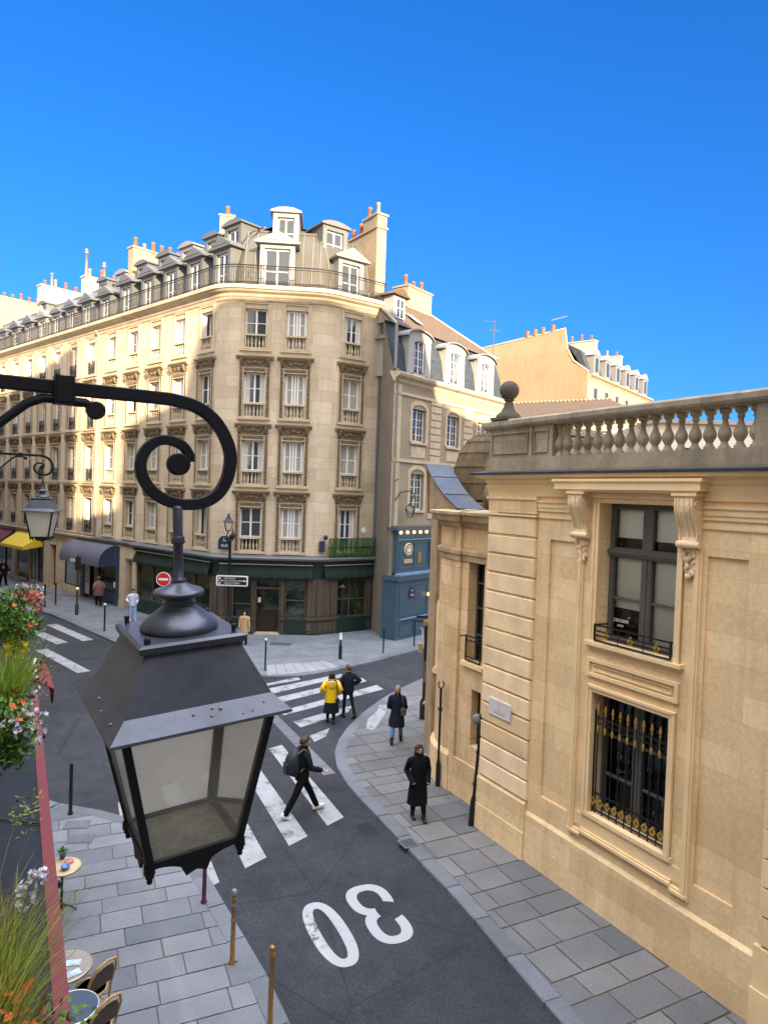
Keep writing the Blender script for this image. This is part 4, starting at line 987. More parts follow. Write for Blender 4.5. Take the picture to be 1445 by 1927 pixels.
def f_orn(q):
    H = HO; R = random.Random(4)
    for s_ in (-1, 1): q.box(s_*(ww+.065), s_*(ww+.205), .05, .056, .05, H+.2)
    q.box(-ww, ww, .05, .056, H+.05, H+.2)
    for s_ in (-1, 1):
        for k in range(12): q.ball((s_*(ww+.135), .052, .15+k*.19), .055, 6, 4, (.8, .5, 1.3))
    for k in range(7): q.ball((-.48+.16*k, .052, H+.13), .05, 6, 4, (1.3, .5, .8))
    q.box(-ww-.2, ww+.2, 0, .04, H+.27, H+.66)
    for s_ in (-1, 1):                                       # swag of the frieze
        for k in range(7): t_ = k/6; q.ball((s_*(.06+.38*t_), .06, H+.38+.18*abs(t_*2-1)**1.5*.8+.04), .06, 6, 4, (1.1, .6, .8))
        q.tube([(s_*(ww+.13), .05, H+.30), (s_*(ww+.13), .14, H+.38), (s_*(ww+.13), .16, H+.52), (s_*(ww+.13), .22, H+.64)], [.05, .07, .08, .06], 7)
    q.ball((0, .07, H+.50), .10, 8, 5, (1, .6, 1.1))
def f_hood(q):
    H = HO; pr = [(0, H+.64), (.10, H+.66), (.13, H+.72), (.19, H+.74), (.21, H+.81), (0, H+.84)]
    a = ww+.38; q.prism([(y, z) for y, z in pr], 0, -a, a)
def f_simple(q):
    H = HO-.22
    for s_ in (-1, 1): q.box(s_*(ww+.06), s_*(ww+.2), 0, .04, 0, H+.35); q.box(s_*(ww+.02), s_*(ww+.06), 0, .06, 0, H+.22)
    q.box(-ww-.06, ww+.06, 0, .06, H+.18+.02, H+.26); q.box(-ww-.2, ww+.2, 0, .04, H+.30, H+.36); q.box(-ww-.24, ww+.24, -.02, .09, -.10, -.02)
PR = {}
def put(key, fn, name, mat, M, parent):
    k = (key)
    if k in PR: return inst(PR[k], M, parent, name)
    PR[k] = proto(fn, name, mat, M, parent); return PR[k]
CURTB = plain('dim curtain', (.30, .30, .26), .9, 0, .12, 5)
def window_unit(M, e, kind, floor, rail, top):
    Mw = M if not top else M @ Matrix.Diagonal((1, 1, 2.0/2.25, 1))
    wn_ = put('w'+kind, {'c': f_casement, 'o': f_open, 'b': f_bars}[kind], 'window', WPAINT, Mw, e)
    put('p', f_pane, 'pane', PANE, Mw @ Matrix.Translation((0, -.3 if kind == 'o' else 0, 0)), wn_)
    r = random.random()
    if kind == 'b' or r < .2: put('cf', f_curt, 'curtain', CURTB, Mw @ Matrix.Translation((0, .03 if kind != 'o' else -.2, 0)), wn_)
    elif r < .6: put('ch', f_halfcurt, 'curtain', CURT, Mw @ Matrix.Translation((0, .03 if kind != 'o' else -.2, 0)), wn_)
    if top: put('sim', f_simple, 'window_surround', ST_CT, M, e)
    else:
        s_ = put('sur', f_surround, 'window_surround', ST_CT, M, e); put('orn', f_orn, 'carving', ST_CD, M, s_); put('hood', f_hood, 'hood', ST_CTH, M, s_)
    if rail == 'b': put('bal', f_balus, 'balustrade', ST_CT, M, e)
    elif rail == 'i': put('rail', f_rail, 'window_rail', IRON, M, e)
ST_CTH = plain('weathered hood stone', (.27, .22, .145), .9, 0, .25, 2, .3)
random.seed(12)
for M, xs, e, col in ((ML_, LWX, E_, 'L'), (MF, FWX, E_, 'F'), (MRF, RWX, E_, 'R'), (ML_, LWX2, E2, 'N')):
    for i, x in enumerate(xs):
        for f, z in enumerate(ZBS):
            kind = random.choice('ccco')
            if col == 'F' and i == 1: kind = 'b'
            if col == 'L' and i == 1: kind = 'b'
            if col in 'FR' and not (col == 'F' and i == 1): kind = 'c'
            rail = 'b' if col != 'N' else 'i'
            if col == 'R' and f == 0: rail = ''
            window_unit(M @ Matrix.Translation((x, 0, z)), e, kind, f, rail, f == 3)
# cornice, balcony and railing
cor = [(0, 16.55), (.05, 16.58), (.07, 16.72), (.12, 16.76), (.16, 16.88), (.34, 16.96), (.42, 17.04), (.50, 17.06), (.52, 17.20), (.50, 17.24), (-1.6, 17.26)]
q = MB(); q.sweep(PATH, cor); q.build('cornice', ST_CT3 := plain('cornice limestone', (.42, .35, .25), .88, 0, .25, 1.2, .35), E_)
q = MB(); q.sweep([PATH2[0]]+[PATH2[1]], cor); q.build('cornice', ST_CT3, E2)
def along(path, off, step):
    P = [Vector(p) for p in path]; out = []; N = len(P)
    nr = []
    for i in range(N):
        ds = ([(P[i]-P[i-1]).normalized()] if i > 0 else [])+([(P[i+1]-P[i]).normalized()] if i < N-1 else [])
        ns = [Vector((-d.y, d.x)) for d in ds]; m = sum(ns, Vector((0, 0))).normalized(); nr.append(m/max(.4, m.dot(ns[0])))
    O = [P[i]+nr[i]*off for i in range(N)]; return resample([tuple(o) for o in O], step), [tuple(o) for o in O]
def balcony_rail(path, e, z0=17.25, h=.95, off=.40):
    q = MB(); pts, O = along(path, off, .12)
    for z in (z0+.06, z0+.13, z0+h-.12, z0+h): q.tube([(p[0], p[1], z) for p in O], .020 if z < z0+h else .032, 5)
    for i, p in enumerate(pts):
        r = .014 if i % 14 else .028; q.tube([(p[0], p[1], z0), (p[0], p[1], z0+h)], r, 4, False)
    for i in range(0, len(pts)-8, 14):
        if (i//14) % 3 == 1:
            a, b = Vector(pts[i+2]), Vector(pts[i+8]); c = (a+b)/2; d = (b-a)/2
            for s_ in (-.5, .5):
                q.tube([(c.x+d.x*(s_+.45*math.cos(t_)), c.y+d.y*(s_+.45*math.cos(t_)), z0+.47+.24*math.sin(t_)) for t_ in [2*math.pi*k/12 for k in range(12)]], .012, 4, False, True, True)
                q.tube([(c.x+d.x*(s_+.22*math.cos(t_)), c.y+d.y*(s_+.22*math.cos(t_)), z0+.47+.12*math.sin(t_)) for t_ in [2*math.pi*k/10 for k in range(10)]], .012, 4, False, True, True)
    q.build('balcony_railing', IRON, e)
balcony_rail(PATH, E_); balcony_rail([W2_(ML_, SL+.1), W2_(ML_, SB2)], E2)
# mansard
def mansard(path, e, mat, zt=20.9):
    q = MB(); pr = [(-1.05, 17.25), (-1.08, 17.9), (-1.2, 18.7), (-1.45, 19.5), (-1.85, 20.25), (-2.5, zt)]
    q.sweep(path, pr); q.sweep(path, [(-2.44, zt-.03), (-2.44, zt+.06), (-2.6, zt+.08)]); 
    pts, O = along(path, -1.05, .75)
    q.build('mansard_roof', mat, e)
mansard(PATH, E_, ZINC_W); mansard(PATH2, E2, ZINC)
q = MB(); q.sweep(PATH, [(-2.45, 20.85), (-3.6, 21.5), (-4.4, 21.8)]); 
pts, O = along(PATH, -4.4, 50); q.face([(p[0], p[1], 21.8) for p in ccw(O+[W2_(ML_, SL, -9), W2_(MRF, .4, -9)])]); q.build('upper_roof', ZINC_W, E_)
q = MB(ML_); q.box(SL, SB2, -9.5, -2.4, 20.0, 20.95); q.prism([(-9.5, 20.95), (-2.4, 20.95), (-5.5, 21.9)], 0, SL, SB2); q.build('upper_roof', ZINC, E2)
# standing seams near the corner
def seams(M, xs):
    q = MB(M)
    for x in xs: q.tube([(x, y+.015, z) for y, z in ((-1.05, 17.25), (-1.08, 17.9), (-1.2, 18.7), (-1.45, 19.5), (-1.85, 20.25), (-2.5, 20.9))], .022, 4)
    q.build('roof_seams', ZINC_L, E_)
seams(MF, [2.5, 2.0, -.4, -.9, -1.3]); seams(MRF, [2.5, .4, .1]); seams(ML_, [-9, -7.1, -4.6, -2.1, .3, 3.1])
def dormer(M, e, w, h, pedi, white, depth=2.2, kind=0):
    """M at the dormer's foot on its front plane"""
    mat = ZINC_L if white else ZINC
    d = thing_part('dormer', e)
    q = MB(M); t_ = .24
    for s_ in (-1, 1): q.box(s_*w/2, s_*(w/2-t_), -depth, 0, 0, h)
    q.box(-w/2+t_, w/2-t_, -.25, 0, h-.22, h); q.box(-w/2+t_, w/2-t_, -depth, -.25, h-.05, h)
    o = q.build('dormer', mat, e)
    q = MB(M)
    if pedi:
        p = w/2+.22; pr = [(-p, h), (p, h), (p, h+.10), (0, h+.62), (-p, h+.10)]
        q.prism([(z, x) for x, z in pr], 1, -depth, .16); q.box(-p-.05, p+.05, .0, .22, h-.02, h+.09)
        q.prism([(h+.16, -p+.35), (h+.16, p-.35), (h+.48, 0)], 1, .165, .19)
    else:
        p = w/2+.14; pr = [(-p, h), (p, h), (p, h+.09), (p*.5, h+.24), (0, h+.28), (-p*.5, h+.24), (-p, h+.09)]; q.prism([(z, x) for x, z in pr], 1, -depth, .14)
    q.build('dormer_roof', mat, o)
    q = MB(M); a = w/2-t_; y = -.22
    for s_ in (-1, 1): q.box(s_*a, s_*(a-.07), y, y+.05, 0, h-.22)
    q.box(-.04, .04, y, y+.06, 0, h-.22); q.box(-a, a, y, y+.05, h-.30, h-.22); q.box(-a, a, y, y+.05, 0, .25)
    for z in (h*.45,): q.box(-a, a, y+.01, y+.04, z-.02, z+.02)
    q.build('window', WPAINT, o); q = MB(M); q.face([(a, y+.02, 0), (-a, y+.02, 0), (-a, y+.02, h-.22), (a, y+.02, h-.22)]); q.build('pane', PANE, o)
def thing_part(n, e): return None
for i, x in enumerate(LWX+[None]):
    if x is None: continue
    dormer(ML_ @ Matrix.Translation((x, -.75, 17.25)), E_, 1.5, 2.35, True, False)
    if i not in (0,): dormer(ML_ @ Matrix.Translation((x, -1.75, 19.75)), E_, 1.3, 1.3, False, i == 2)
dormer(MF @ Matrix.Translation((.85, -.75, 17.25)), E_, 1.75, 2.45, True, True); dormer(MF @ Matrix.Translation((.55, -1.8, 19.85)), E_, 1.35, 1.85, False, True)
dormer(MRF @ Matrix.Translation((1.45, -.75, 17.25)), E_, 1.55, 2.15, True, True); dormer(MRF @ Matrix.Translation((1.9, -1.75, 19.65)), E_, 1.5, 1.65, False, False, 3)
dormer(ML_ @ Matrix.Translation((-7.6, -1.9, 19.75)), E_, 1.5, 1.6, False, False, 3)
for i, x in enumerate(LWX2[:11]):
    dormer(ML_ @ Matrix.Translation((x, -.75, 17.25)), E2, 1.45, 2.1, i % 4 != 3, i in (4,))
    if i in (0, 1, 5): dormer(ML_ @ Matrix.Translation((x, -1.8, 19.8)), E2, 1.2, 1.2, False, i == 0)
# chimney stacks
def chimney(M, e, x0, x1, y0, y1, z0, z1, npots, mat, axis='y', step=None, rz=None, tall=False):
    q = MB(M); q.box(x0, x1, y0, y1, z0, z1); q.box(x0-.07, x1+.07, y0-.07, y1+.07, z1, z1+.10)
    if step: q.box(x0-.003, x1+.003, step[0], step[1], z1+.1, step[2]); q.box(x0-.08, x1+.08, step[0]-.08, step[1]+.08, step[2], step[2]+.1)
    o = q.build('chimney_stack', mat, e)
    R = random.Random(int(abs(x0*10+z1)))
    for i in range(npots):
        f = (i+.5)/npots; c = ((x0+x1)/2, y0+(y1-y0)*f) if axis == 'y' else (x0+(x1-x0)*f, (y0+y1)/2)
        zt = z1+.1
        if step and step[0] < c[1] < step[1]: zt = step[2]+.1
        q = MB(M); h = R.uniform(.35, .75); q.lathe([(.12, 0), (.10, h*.8), (.12, h*.82), (.115, h), (.08, h)], (c[0], c[1], zt), 9); q.build('chimney_pot', TERRA if R.random() < .85 else CHIM, o)
    return o
chimney(MRF, E_, -.55, .05, -4.6, -.55, 16.5, 21.4, 5, CHIM, 'y', (-1.9, -.55, 22.1))
chimney(ML_, E_, 3.1, 3.75, -6.2, -1.9, 16.9, 22.5, 7, CHIM)
qM = LOC(*at(430, 420, 42.0).xy, 0, rad(10)); chimney(qM, E_, -.42, .42, -1.2, .3, 20, 23.4, 2, CHIM)
qM = LOC(*at(497, 405, 44.0).xy, 0, rad(10)); chimney(qM, E_, -.8, .6, -.3, .3, 20, 23.2, 4, CHIM, 'x')
chimney(ML_, E2, 9.9, 10.5, -4.6, -1.9, 19, 21.9, 3, WHITE_R)
for (x, y, h) in ((10.2, -2.1, 1.6), (10.2, -3.4, 1.0)):
    q = MB(ML_); q.lathe([(.10, 0), (.10, h), (.16, h), (.16, h+.08), (.1, h+.1), (.1, h+.2), (.17, h+.22), (.05, h+.36)], (x, y, 22.0), 10); q.build('metal_flue', ZINC_L, E2)
chimney(ML_, E2, 17.0, 17.7, -6.5, -1.7, 19, 22.5, 6, WHITE_R); chimney(ML_, E2, 27, 28, -6.5, -1.6, 19, 23.4, 7, CHIM)
q = MB(ML_); q.lathe([(.09, 0), (.09, 1), (.14, 1.02), (.14, 1.1)], (17.3, -2.6, 22.6), 8); q.build('metal_flue', ZINC_L, E2)
q = MB(ML_); q.tube([(27.4, -2.2, 23.6), (27.4, -2.2, 27.0)], .03, 4); q.build('antenna', IRON, E2)
q = MB(ML_)                                                # drainpipe
q.tube([(SL, .10, 3.9), (SL, .10, 16.5), (SL, .3, 16.8)], .055, 8); q.build('drainpipe', ZINC_L, E2)
q = MB(MRF); q.tube([(.02, .10, 4.1), (.02, .10, 16.3), (.02, .3, 16.9)], .06, 8); q.build('drainpipe', plain('blue grey pipe', (.10, .13, .16), .5), E_)
for z in (6, 9.5, 13): pass
# ------------------------------------------------------------------ cafe front of the corner building
GREEN = plain('dark green paint', (.006, .024, .020), .45, 0, .3, 2, .05)
GREENC = plain('dark green awning cloth', (.004, .020, .014), .85, 0, .35, 2.5, .3)
t = NT('weathered brown wood'); f1 = t.noise(1, 6, .7, vec_scale=(9, 9, .6)); c = t.ramp(f1, [(.3, (.035, .027, .020)), (.55, (.08, .062, .045)), (.8, (.14, .11, .08))]); WOOD = t.set(c, .7, 0, t.bump(f1, .5, .01), .3)
q = MB(); q.sweep(PATH[:-1]+[W2_(ML_, -1.7)], [(0, 3.74), (.40, 3.76), (.42, 3.86), (.36, 3.92), (0, 4.0)]); q.build('zinc_ledge', ZINC, E_)
q = MB(); q.sweep(PATH[:-1]+[W2_(ML_, -1.7)], [(-.1, 2.75), (.02, 2.75), (.05, 3.5), (.12, 3.52), (.15, 3.74), (-.1, 3.74)]); q.build('fascia', GREEN, E_)
def valance(M, x0, x1, y0=.06, out=.18, zt=3.48, zb=2.86, name='awning'):
    q = MB(M); n = max(6, int((x1-x0)/.12)); R = random.Random(int(x1*10)); top = []; bot = []; hem = []
    for i in range(n+1):
        x = x0+(x1-x0)*i/n; w_ = .018*math.sin(i*1.7)+R.uniform(-.012, .012); top.append((x, y0, zt)); bot.append((x, y0+out+w_, zb+.22)); hem.append((x, y0+out+w_*2, zb+R.uniform(-.03, .03)))
    q.grid([top, bot, hem], False, True); q.grid([[(p[0], p[1]-.01, p[2]-.012) for p in r] for r in (hem, bot, top)], False, True)
    o = q.build(name, GREENC, E_); q = MB(M); q.tube([(x0, y0+.08, zt+.04), (x1, y0+.08, zt+.04)], .022, 6); q.build('awning_bar', WPAINT, o)
valance(MF, -1.45, 3.15); valance(MRF, .05, 3.0); valance(ML_, -9.4, -6.2); valance(ML_, -6.1, -1.9)
def shopwin(M, e, x0, x1, z0, z1, y=-.10, mull=(), trans=(), mat=WOOD, gl=DARKG, back=True, w=.07, name='shop_window'):
    q = MB(M)
    for a, b, c, d in ((x0, x0+w, z0, z1), (x1-w, x1, z0, z1), (x0+w, x1-w, z0, z0+w), (x0+w, x1-w, z1-w, z1)): q.box(a, b, y-.06, y+.05, c, d)
    for x in mull: q.box(x-w/2, x+w/2, y-.05, y+.04, z0+w, z1-w)
    for z in trans: q.box(x0+w, x1-w, y-.05, y+.035, z-.03, z+.03)
    o = q.build(name, mat, e); q = MB(M); q.face([(x1, y-.02, z0), (x0, y-.02, z0), (x0, y-.02, z1), (x1, y-.02, z1)]); q.build('shop_pane', gl, o); return o
t = NT('cafe glass'); f1 = t.noise(1.6, 4, .6); f2 = t.noise(5, 3)
c = t.ramp(f1, [(.45, (.005, .007, .006)), (.62, (.02, .04, .012)), (.75, (.09, .10, .02))]); c = t.mix(t.ramp(f2, [(.62, (0, 0, 0)), (.70, (.5,)*3)]), c, (.16, .13, .07)); CAFEG = t.set(c, .06, 0, None, .8)
def pier(M, e, x0, x1, z0=0, z1=2.8, mat=WOOD, y=.04, nm='pillar'):
    q = MB(M); q.box(x0, x1, -.3, y, z0, z1); n = max(1, int((x1-x0)/.28))
    for i in range(n): a = x0+(x1-x0)*(i+.12)/n; b = x0+(x1-x0)*(i+.88)/n; q.box(a, b, y, y+.025, .95, z1-.1)
    q.box(x0-.03, x1+.03, y, y+.07, .74, .86); q.build(nm, mat, e)
pier(MF, E_, -1.67, -1.2); pier(MRF, E_, 2.55, 3.35); pier(MRF, E_, 2.15, 2.52); pier(MRF, E_, .05, .30); pier(MRF, E_, -.45, -.0, 0, 2.8, IRON_G)
pier(MF, E_, 2.55, 3.2); pier(ML_, E_, -9.97, -9.3); pier(ML_, E_, -6.3, -5.5); pier(MF, E_, 1.4, 1.52); pier(MF, E_, -.06, .1)
shopwin(MF, E_, 1.52, 2.52, .78, 2.78, trans=(1.5,), gl=CAFEG); shopwin(MF, E_, -1.18, -.08, .78, 2.78, trans=(1.72,), gl=CAFEG)
shopwin(MRF, E_, .32, 2.13, .78, 2.78, mull=(1.35,), trans=(1.72,), gl=CAFEG); shopwin(ML_, E_, -9.28, -6.32, .78, 2.78, mull=(-7.8,), gl=CAFEG); shopwin(ML_, E_, -5.45, -2.0, .78, 2.9, mull=(-3.6,), gl=CAFEG)
def plinth(M, x0, x1, e=None):
    q = MB(M); q.box(x0, x1, -.3, .03, 0, .78); n = max(1, int((x1-x0)/1.1))
    for i in range(n): panelbox(q, x0+(x1-x0)*(i+.1)/n, x0+(x1-x0)*(i+.9)/n, .16, .66, .03, .04, .015)
    q.box(x0, x1, .03, .06, 0, .10); q.build('stallriser', GREEN, E_)
plinth(MF, -1.67, -.05); plinth(MF, 1.5, 3.2); plinth(MRF, .0, 3.35); plinth(ML_, -9.97, -1.9)
q = MB(MF); x0, x1 = .12, 1.38; y = -.35                     # cafe door
q.box(x0, x0+.06, y, .03, 0, 2.78); q.box(x1-.06, x1, y, .03, 0, 2.78); q.box(x0+.06, x1-.06, y, 0, 2.28, 2.36); q.box(x0+.06, x1-.06, y, 0, 2.70, 2.78)
o = q.build('door_frame', WOOD, E_); q = MB(MF); q.box(x0+.06, x1-.06, y-.02, y, 1.15, 2.7); q.build('door_glass', CAFEG, o)
q = MB(MF); q.box(x0+.06, x1-.06, y-.02, y+.02, .08, 1.12); panelbox(q, x0+.15, x1-.15, .2, 1.0, y+.02, .05, .02); q.build('door_panel', plain('dark red brown door', (.02, .010, .007), .5, 0, .3, 5), o)
q = MB(MF); q.box(x0, x1, -.4, .12, 0, .06); q.build('doorstep', ST_CT, o); q = MB(MF); q.box(1.12, 1.26, y+.0, y+.012, 1.55, 1.8); q.build('notice', SIGNW, o)
# green hedge screen on the ledge of the right facade
q = MB(); SC = [W2_(MRF, -1.0, .30), W2_(MRF, 2.9, .32)]
HED = plain('green reed screen', (.025, .095, .017), .9, 0, .5, 14, .4)
HEDM = MB(MRF); R = random.Random(6)
for i in range(190):
    x = -.85+3.75*i/190+R.uniform(-.008, .008); z1_ = 4.92+R.uniform(-.05, .05); HEDM.tube([(x, .33+R.uniform(-.02, .02), 3.94), (x+R.uniform(-.02, .02), .33+R.uniform(-.02, .02), z1_)], .011, 4, False)
for i in range(45):
    x = .33; HEDM.tube([(-.85, .33-i*.012, 3.94), (-.85, .33-i*.012, 4.9)], .01, 3, False)
HEDM.build('reed_screen', HED, E_)
q = MB(MRF)
for z in (4.0, 4.45, 4.88): q.tube([(-.87, .36, z), (2.92, .36, z)], .014, 5)
q.box(-.9, 0, -.1, .42, 3.76, 3.92); q.build('screen_rail', IRON, E_)
q = MB(MRF); q.box(3.0, 3.3, .02, .1, 4.2, 4.75); q.ball((3.02, .2, 4.95), .13, 8, 6); q.build('alarm_box', NAVYS, E_)
q = MB(MRF @ Matrix.Translation((.62, .0, 5.3)) @ Matrix.Rotation(rad(-90), 4, 'X')); q.lathe([(.14, -.03), (.16, 0), (.14, .03)], (0, 0, 0), 16); q.build('round_plate', SIGNW, E_)
# street name plates
def nameplate(M, x, z, w, h, txts, e, arch=True):
    q = MB(M); pts = [(z-h/2, x-w/2), (z-h/2, x+w/2), (z+h*.2, x+w/2)]+[(z+h*.2+h*.32*math.sin(a), x+w/2*.92*math.cos(a)) for a in [math.pi*k/8 for k in range(9)]]+[(z+h*.2, x-w/2)]
    q.prism(pts, 1, .0, .03); o = q.build('street_name_plate', NAVYS, e); 
    for i, (t_, s_, dz) in enumerate(txts): wall_text(M, x, .032, z+dz, t_, s_, SIGNW, o, .001)
nameplate(MF @ Matrix.Translation((0, .02, 0)), 2.95, 4.55, .62, .66, (('3e', .2, .13), ('RUE', .18, -.15)), E_)
# neighbour: ground floor from the yellow door to the far end
q = MB(ML_); hol = [(-1.5, -.7, 0, 2.85, .35), (.0, 5.1, 0.0, 3.55, .25), (5.2, 7.75, .5, 3.1, .15), (8.95, 9.9, .1, 3.0, .3), (11.2, 16.4, .1, 3.2, .3), (17, 22, .1, 3.2, .3), (23, 28, .1, 3.2, .3)]
wall_holes(q, -1.9, SL, 0, 3.72, [h for h in hol if h[0] < 3.3 and h[1] < 3.4]+[(.0, SL, 0, 3.55, .25)], .0); 
q.box(-1.95, -1.55, 0, .1, 0, 3.6); q.box(-.66, -.02, 0, .09, 0, 3.6); q.box(-1.98, -1.52, 0, .14, 0, .45); q.box(-.70, -.02, 0, .13, 0, .45); q.box(-1.6, -.6, 0, .08, 2.95, 3.6); q.build('ground_floor_wall', ST_CT, E_)
q = MB(ML_); wall_holes(q, SL+.004, SB2, 0, 3.72, [h for h in hol if h[0] > 5.15]+[(SL+.004, 5.1, 0, 3.55, .25)], .0)
for a in (8.0, 10.1): q.box(a, a+.85 if a < 9 else a+.9, 0, .06, 0, 3.3)
q.build('ground_floor_wall', ST_CT, E2)
q = MB(ML_); q.sweep([(-1.7, 0), (SB2, 0)][::1], [(0, 0)]) if False else None
q = MB(); q.sweep([W2_(ML_, -1.7), W2_(ML_, SL)], [(0, 3.70), (.18, 3.74), (.24, 3.80), (.24, 3.90), (0, 3.98)]); q.build('string_course', ZINC, E_)
q = MB(); q.sweep([W2_(ML_, SL+.003), W2_(ML_, SB2)], [(0, 3.70), (.18, 3.74), (.24, 3.80), (.24, 3.90), (0, 3.98)]); q.build('string_course', ST_CTH, E2)
YD = plain('ochre door', (.42, .22, .03), .5, 0, .12, 3); q = MB(ML_); q.box(-1.48, -.72, -.32, -.28, .05, 2.5); panelbox(q, -1.4, -1.12, .3, 2.2, -.28, .03, .02); panelbox(q, -1.08, -.8, .3, 2.2, -.28, .03, .02); q.build('door', YD, E_)
NAVY = plain('navy shop paint', (.022, .036, .072), .5, 0, .12, 2); NAVYC = plain('slate blue awning cloth', (.085, .085, .12), .85, 0, .12, 3, .3)
q = MB(ML_); q.box(-.02, .42, 0, .10, 0, 3.5); q.box(-.02, .46, 0, .14, 0, .5); q.box(.42, 3.38, .0, .08, .0, .72); panelbox(q, .55, 3.2, .12, .62, .08, .05, .02); q.box(.42, 3.39, -.1, .05, 3.0, 3.55); o = q.build('shopfront', NAVY, E_)
q = MB(ML_); q.box(3.41, 5.1, -.1, .05, 3.0, 3.55); q.box(4.6, 5.1, -.2, .08, 0, 3.0); q.build('shopfront', NAVY, E2)
shopwin(ML_, E_, .45, 3.0, .72, 3.0, mull=(), mat=NAVY); shopwin(ML_, E2, 3.45, 3.9, .1, 3.0, mat=IRON)
q = MB(ML_); q.box(3.02, 3.35, -.12, -.06, 1.9, 2.6); q.build('red_poster', SIGNR, E_); q = MB(ML_); q.box(.6, 1.0, -.09, -.07, 1.0, 1.35); q.build('notice', SIGNW, E_)
q = MB(ML_); q.box(3.95, 4.5, .02, .07, .25, 2.95); o = q.build('shop_panel', plain('pale panel', (.42, .43, .42), .6), E2)
text_mesh('I.SCTE', .46, ML_ @ Matrix.Translation((4.22, .075, 1.6)) @ Matrix(((0, -1, 0, 0), (0, 0, 1, 0), (-1, 0, 0, 0), (0, 0, 0, 1))), .003, 'lettering', SIGNK, o)
def barrel(M, e, x0, x1, zt, zb, out, mat, mat2, name, straight=False, drop=.25):
    q = MB(M); n = 10; pr = []
    for k in range(n+1):
        a = math.pi/2*k/n
        pr.append((.03+out*math.sin(a), zb+(zt-zb)*math.cos(a)) if not straight else (.03+out*k/n, zt+(zb-zt)*k/n))
    pr.append((pr[-1][0], zb-drop))
    nx = 8; xs = [x0+(x1-x0)*i/nx for i in range(nx+1)]
    q.grid([[(x, y, z) for x in xs] for y, z in pr][::1], False, not straight)
    q.grid([[(x, y-.012, z-.012) for x in xs] for y, z in pr][::-1], False, not straight)
    a = [(y, z) for y, z in pr]+[(.03, zb-drop if not straight else zb)]
    for x, s_ in ((x0, 1), (x1, -1)):
        q.m = 1; q.face([(x, y, z) for y, z in (a if s_ < 0 else a[::-1])]); q.face([(x+.01*s_, y, z) for y, z in (a[::-1] if s_ < 0 else a)]); q.m = 0
    return q.build(name, [mat, mat2], e)
aw = barrel(ML_, E2, .4, 5.75, 3.62, 2.62, 1.15, NAVYC, NAVY, 'awning')
wall_text(ML_, 3.6, 1.19, 2.48, 'BONNES', .30, SIGNW, aw, .004)
YEL = plain('yellow awning cloth', (.62, .47, .03), .8, 0, .1, 2.5, .2); ay = barrel(ML_, E2, 11.3, 15.6, 3.6, 2.72, 1.3, YEL, YEL, 'awning', True, .22)
MAR = plain('maroon awning cloth', (.10, .018, .014), .8, 0, .2, 2.5, .2); barrel(ML_, E2, 16.5, 28, 3.6, 2.85, .9, MAR, MAR, 'awning', True, .25)
shopwin(ML_, E2, 5.2, 7.75, .5, 3.1, trans=(2.42,), mull=(), mat=IRON, gl=plain('frosted shop glass', (.20, .26, .29), .25, 0, .12, 1.2))
q = MB(ML_); q.box(5.3, 7.65, -.07, -.03, 2.34, 2.44); q.box(6.42, 6.5, -.07, -.03, 2.44, 3.05); q.build('red_transom', plain('oxblood', (.12, .02, .015), .5), E2)
q = MB(ML_); q.box(5.35, 6.4, -.115, -.105, 2.5, 3.0); q.box(6.55, 7.6, -.115, -.105, 2.5, 3.0); q.build('white_pane', WPAINT, E2)
q = MB(ML_); q.prism([(1.72, 5.75), (1.72, 6.35), (1.60, 6.35), (1.44, 6.15), (1.44, 5.9), (1.6, 5.75)], 1, -.10, -.085); q.build('red_logo', SIGNR, E2)
RD = plain('dark red door', (.22, .014, .018), .45, 0, .1, 2); q = MB(ML_); q.box(9.0, 9.85, -.25, -.2, .1, 2.95); panelbox(q, 9.1, 9.75, .3, 1.3, -.2, .05, .02); panelbox(q, 9.1, 9.75, 1.45, 2.8, -.2, .05, .02); q.build('door', RD, E2)
q = MB(ML_); q.box(8.8, 10.05, 0, .09, 3.0, 3.12); q.box(8.75, 8.95, 0, .08, 0, 3.0); q.box(9.9, 10.1, 0, .08, 0, 3.0); q.build('door_surround', ST_CT, E2)
YW = plain('yellow shop paint', (.50, .30, .03), .5); shopwin(ML_, E2, 13.9, 16.2, .5, 3.0, mat=YW); shopwin(ML_, E2, 12.4, 13.7, .1, 3.0, mat=ST_CT, mull=(13.05,)); shopwin(ML_, E2, 11.3, 12.3, .2, 3.0, mat=IRON_G); shopwin(ML_, E2, 17, 22, .4, 3.0, mat=WOOD, mull=(18.5, 20.2), gl=CAFEG); shopwin(ML_, E2, 23, 28, .4, 3.0, mat=WOOD, mull=(25,))
# ------------------------------------------------------------------ cream house with slate mansard and the blue cafe
MB_ = FR(.235, 33.84, 142)
E3 = thing('slate_roofed_house', 'narrow cream stone house with arched white dormers, slate mansard and a blue painted front', 'house', MB_)
AW = [(-2.3, .62), (-5.6, .62), (-8.9, .62)]
q = MB(MB_); hs_ = []
for x, w_ in AW: hs_ += [(x-w_, x+w_, 10.0, 11.7, .28), (x-w_, x+w_, 6.45, 8.35, .28)]
wall_holes(q, -11.3, -.1, 5.5, 13.0, hs_); q.box(-11.3, -2.2, -9, -.6, 0, 13.0, 'f'); q.box(-11.3, -11.297, -.6, 0, 0, 13.0)
q.build('wall', ST_B, E3)
q = MB(MB_)
for x in (-3.85, -7.2, -10.6):
    z = 6.0
    while z < 12.3: q.box(x-.48, x+.48, 0, .05, z, z+.32); z += .38
q.box(-.7, -.1, 0, .04, 5.6, 12.8); q.box(-11.3, -.1, 0, .08, 8.9, 9.06); q.box(-11.3, -.1, 0, .07, 12.28, 12.42)
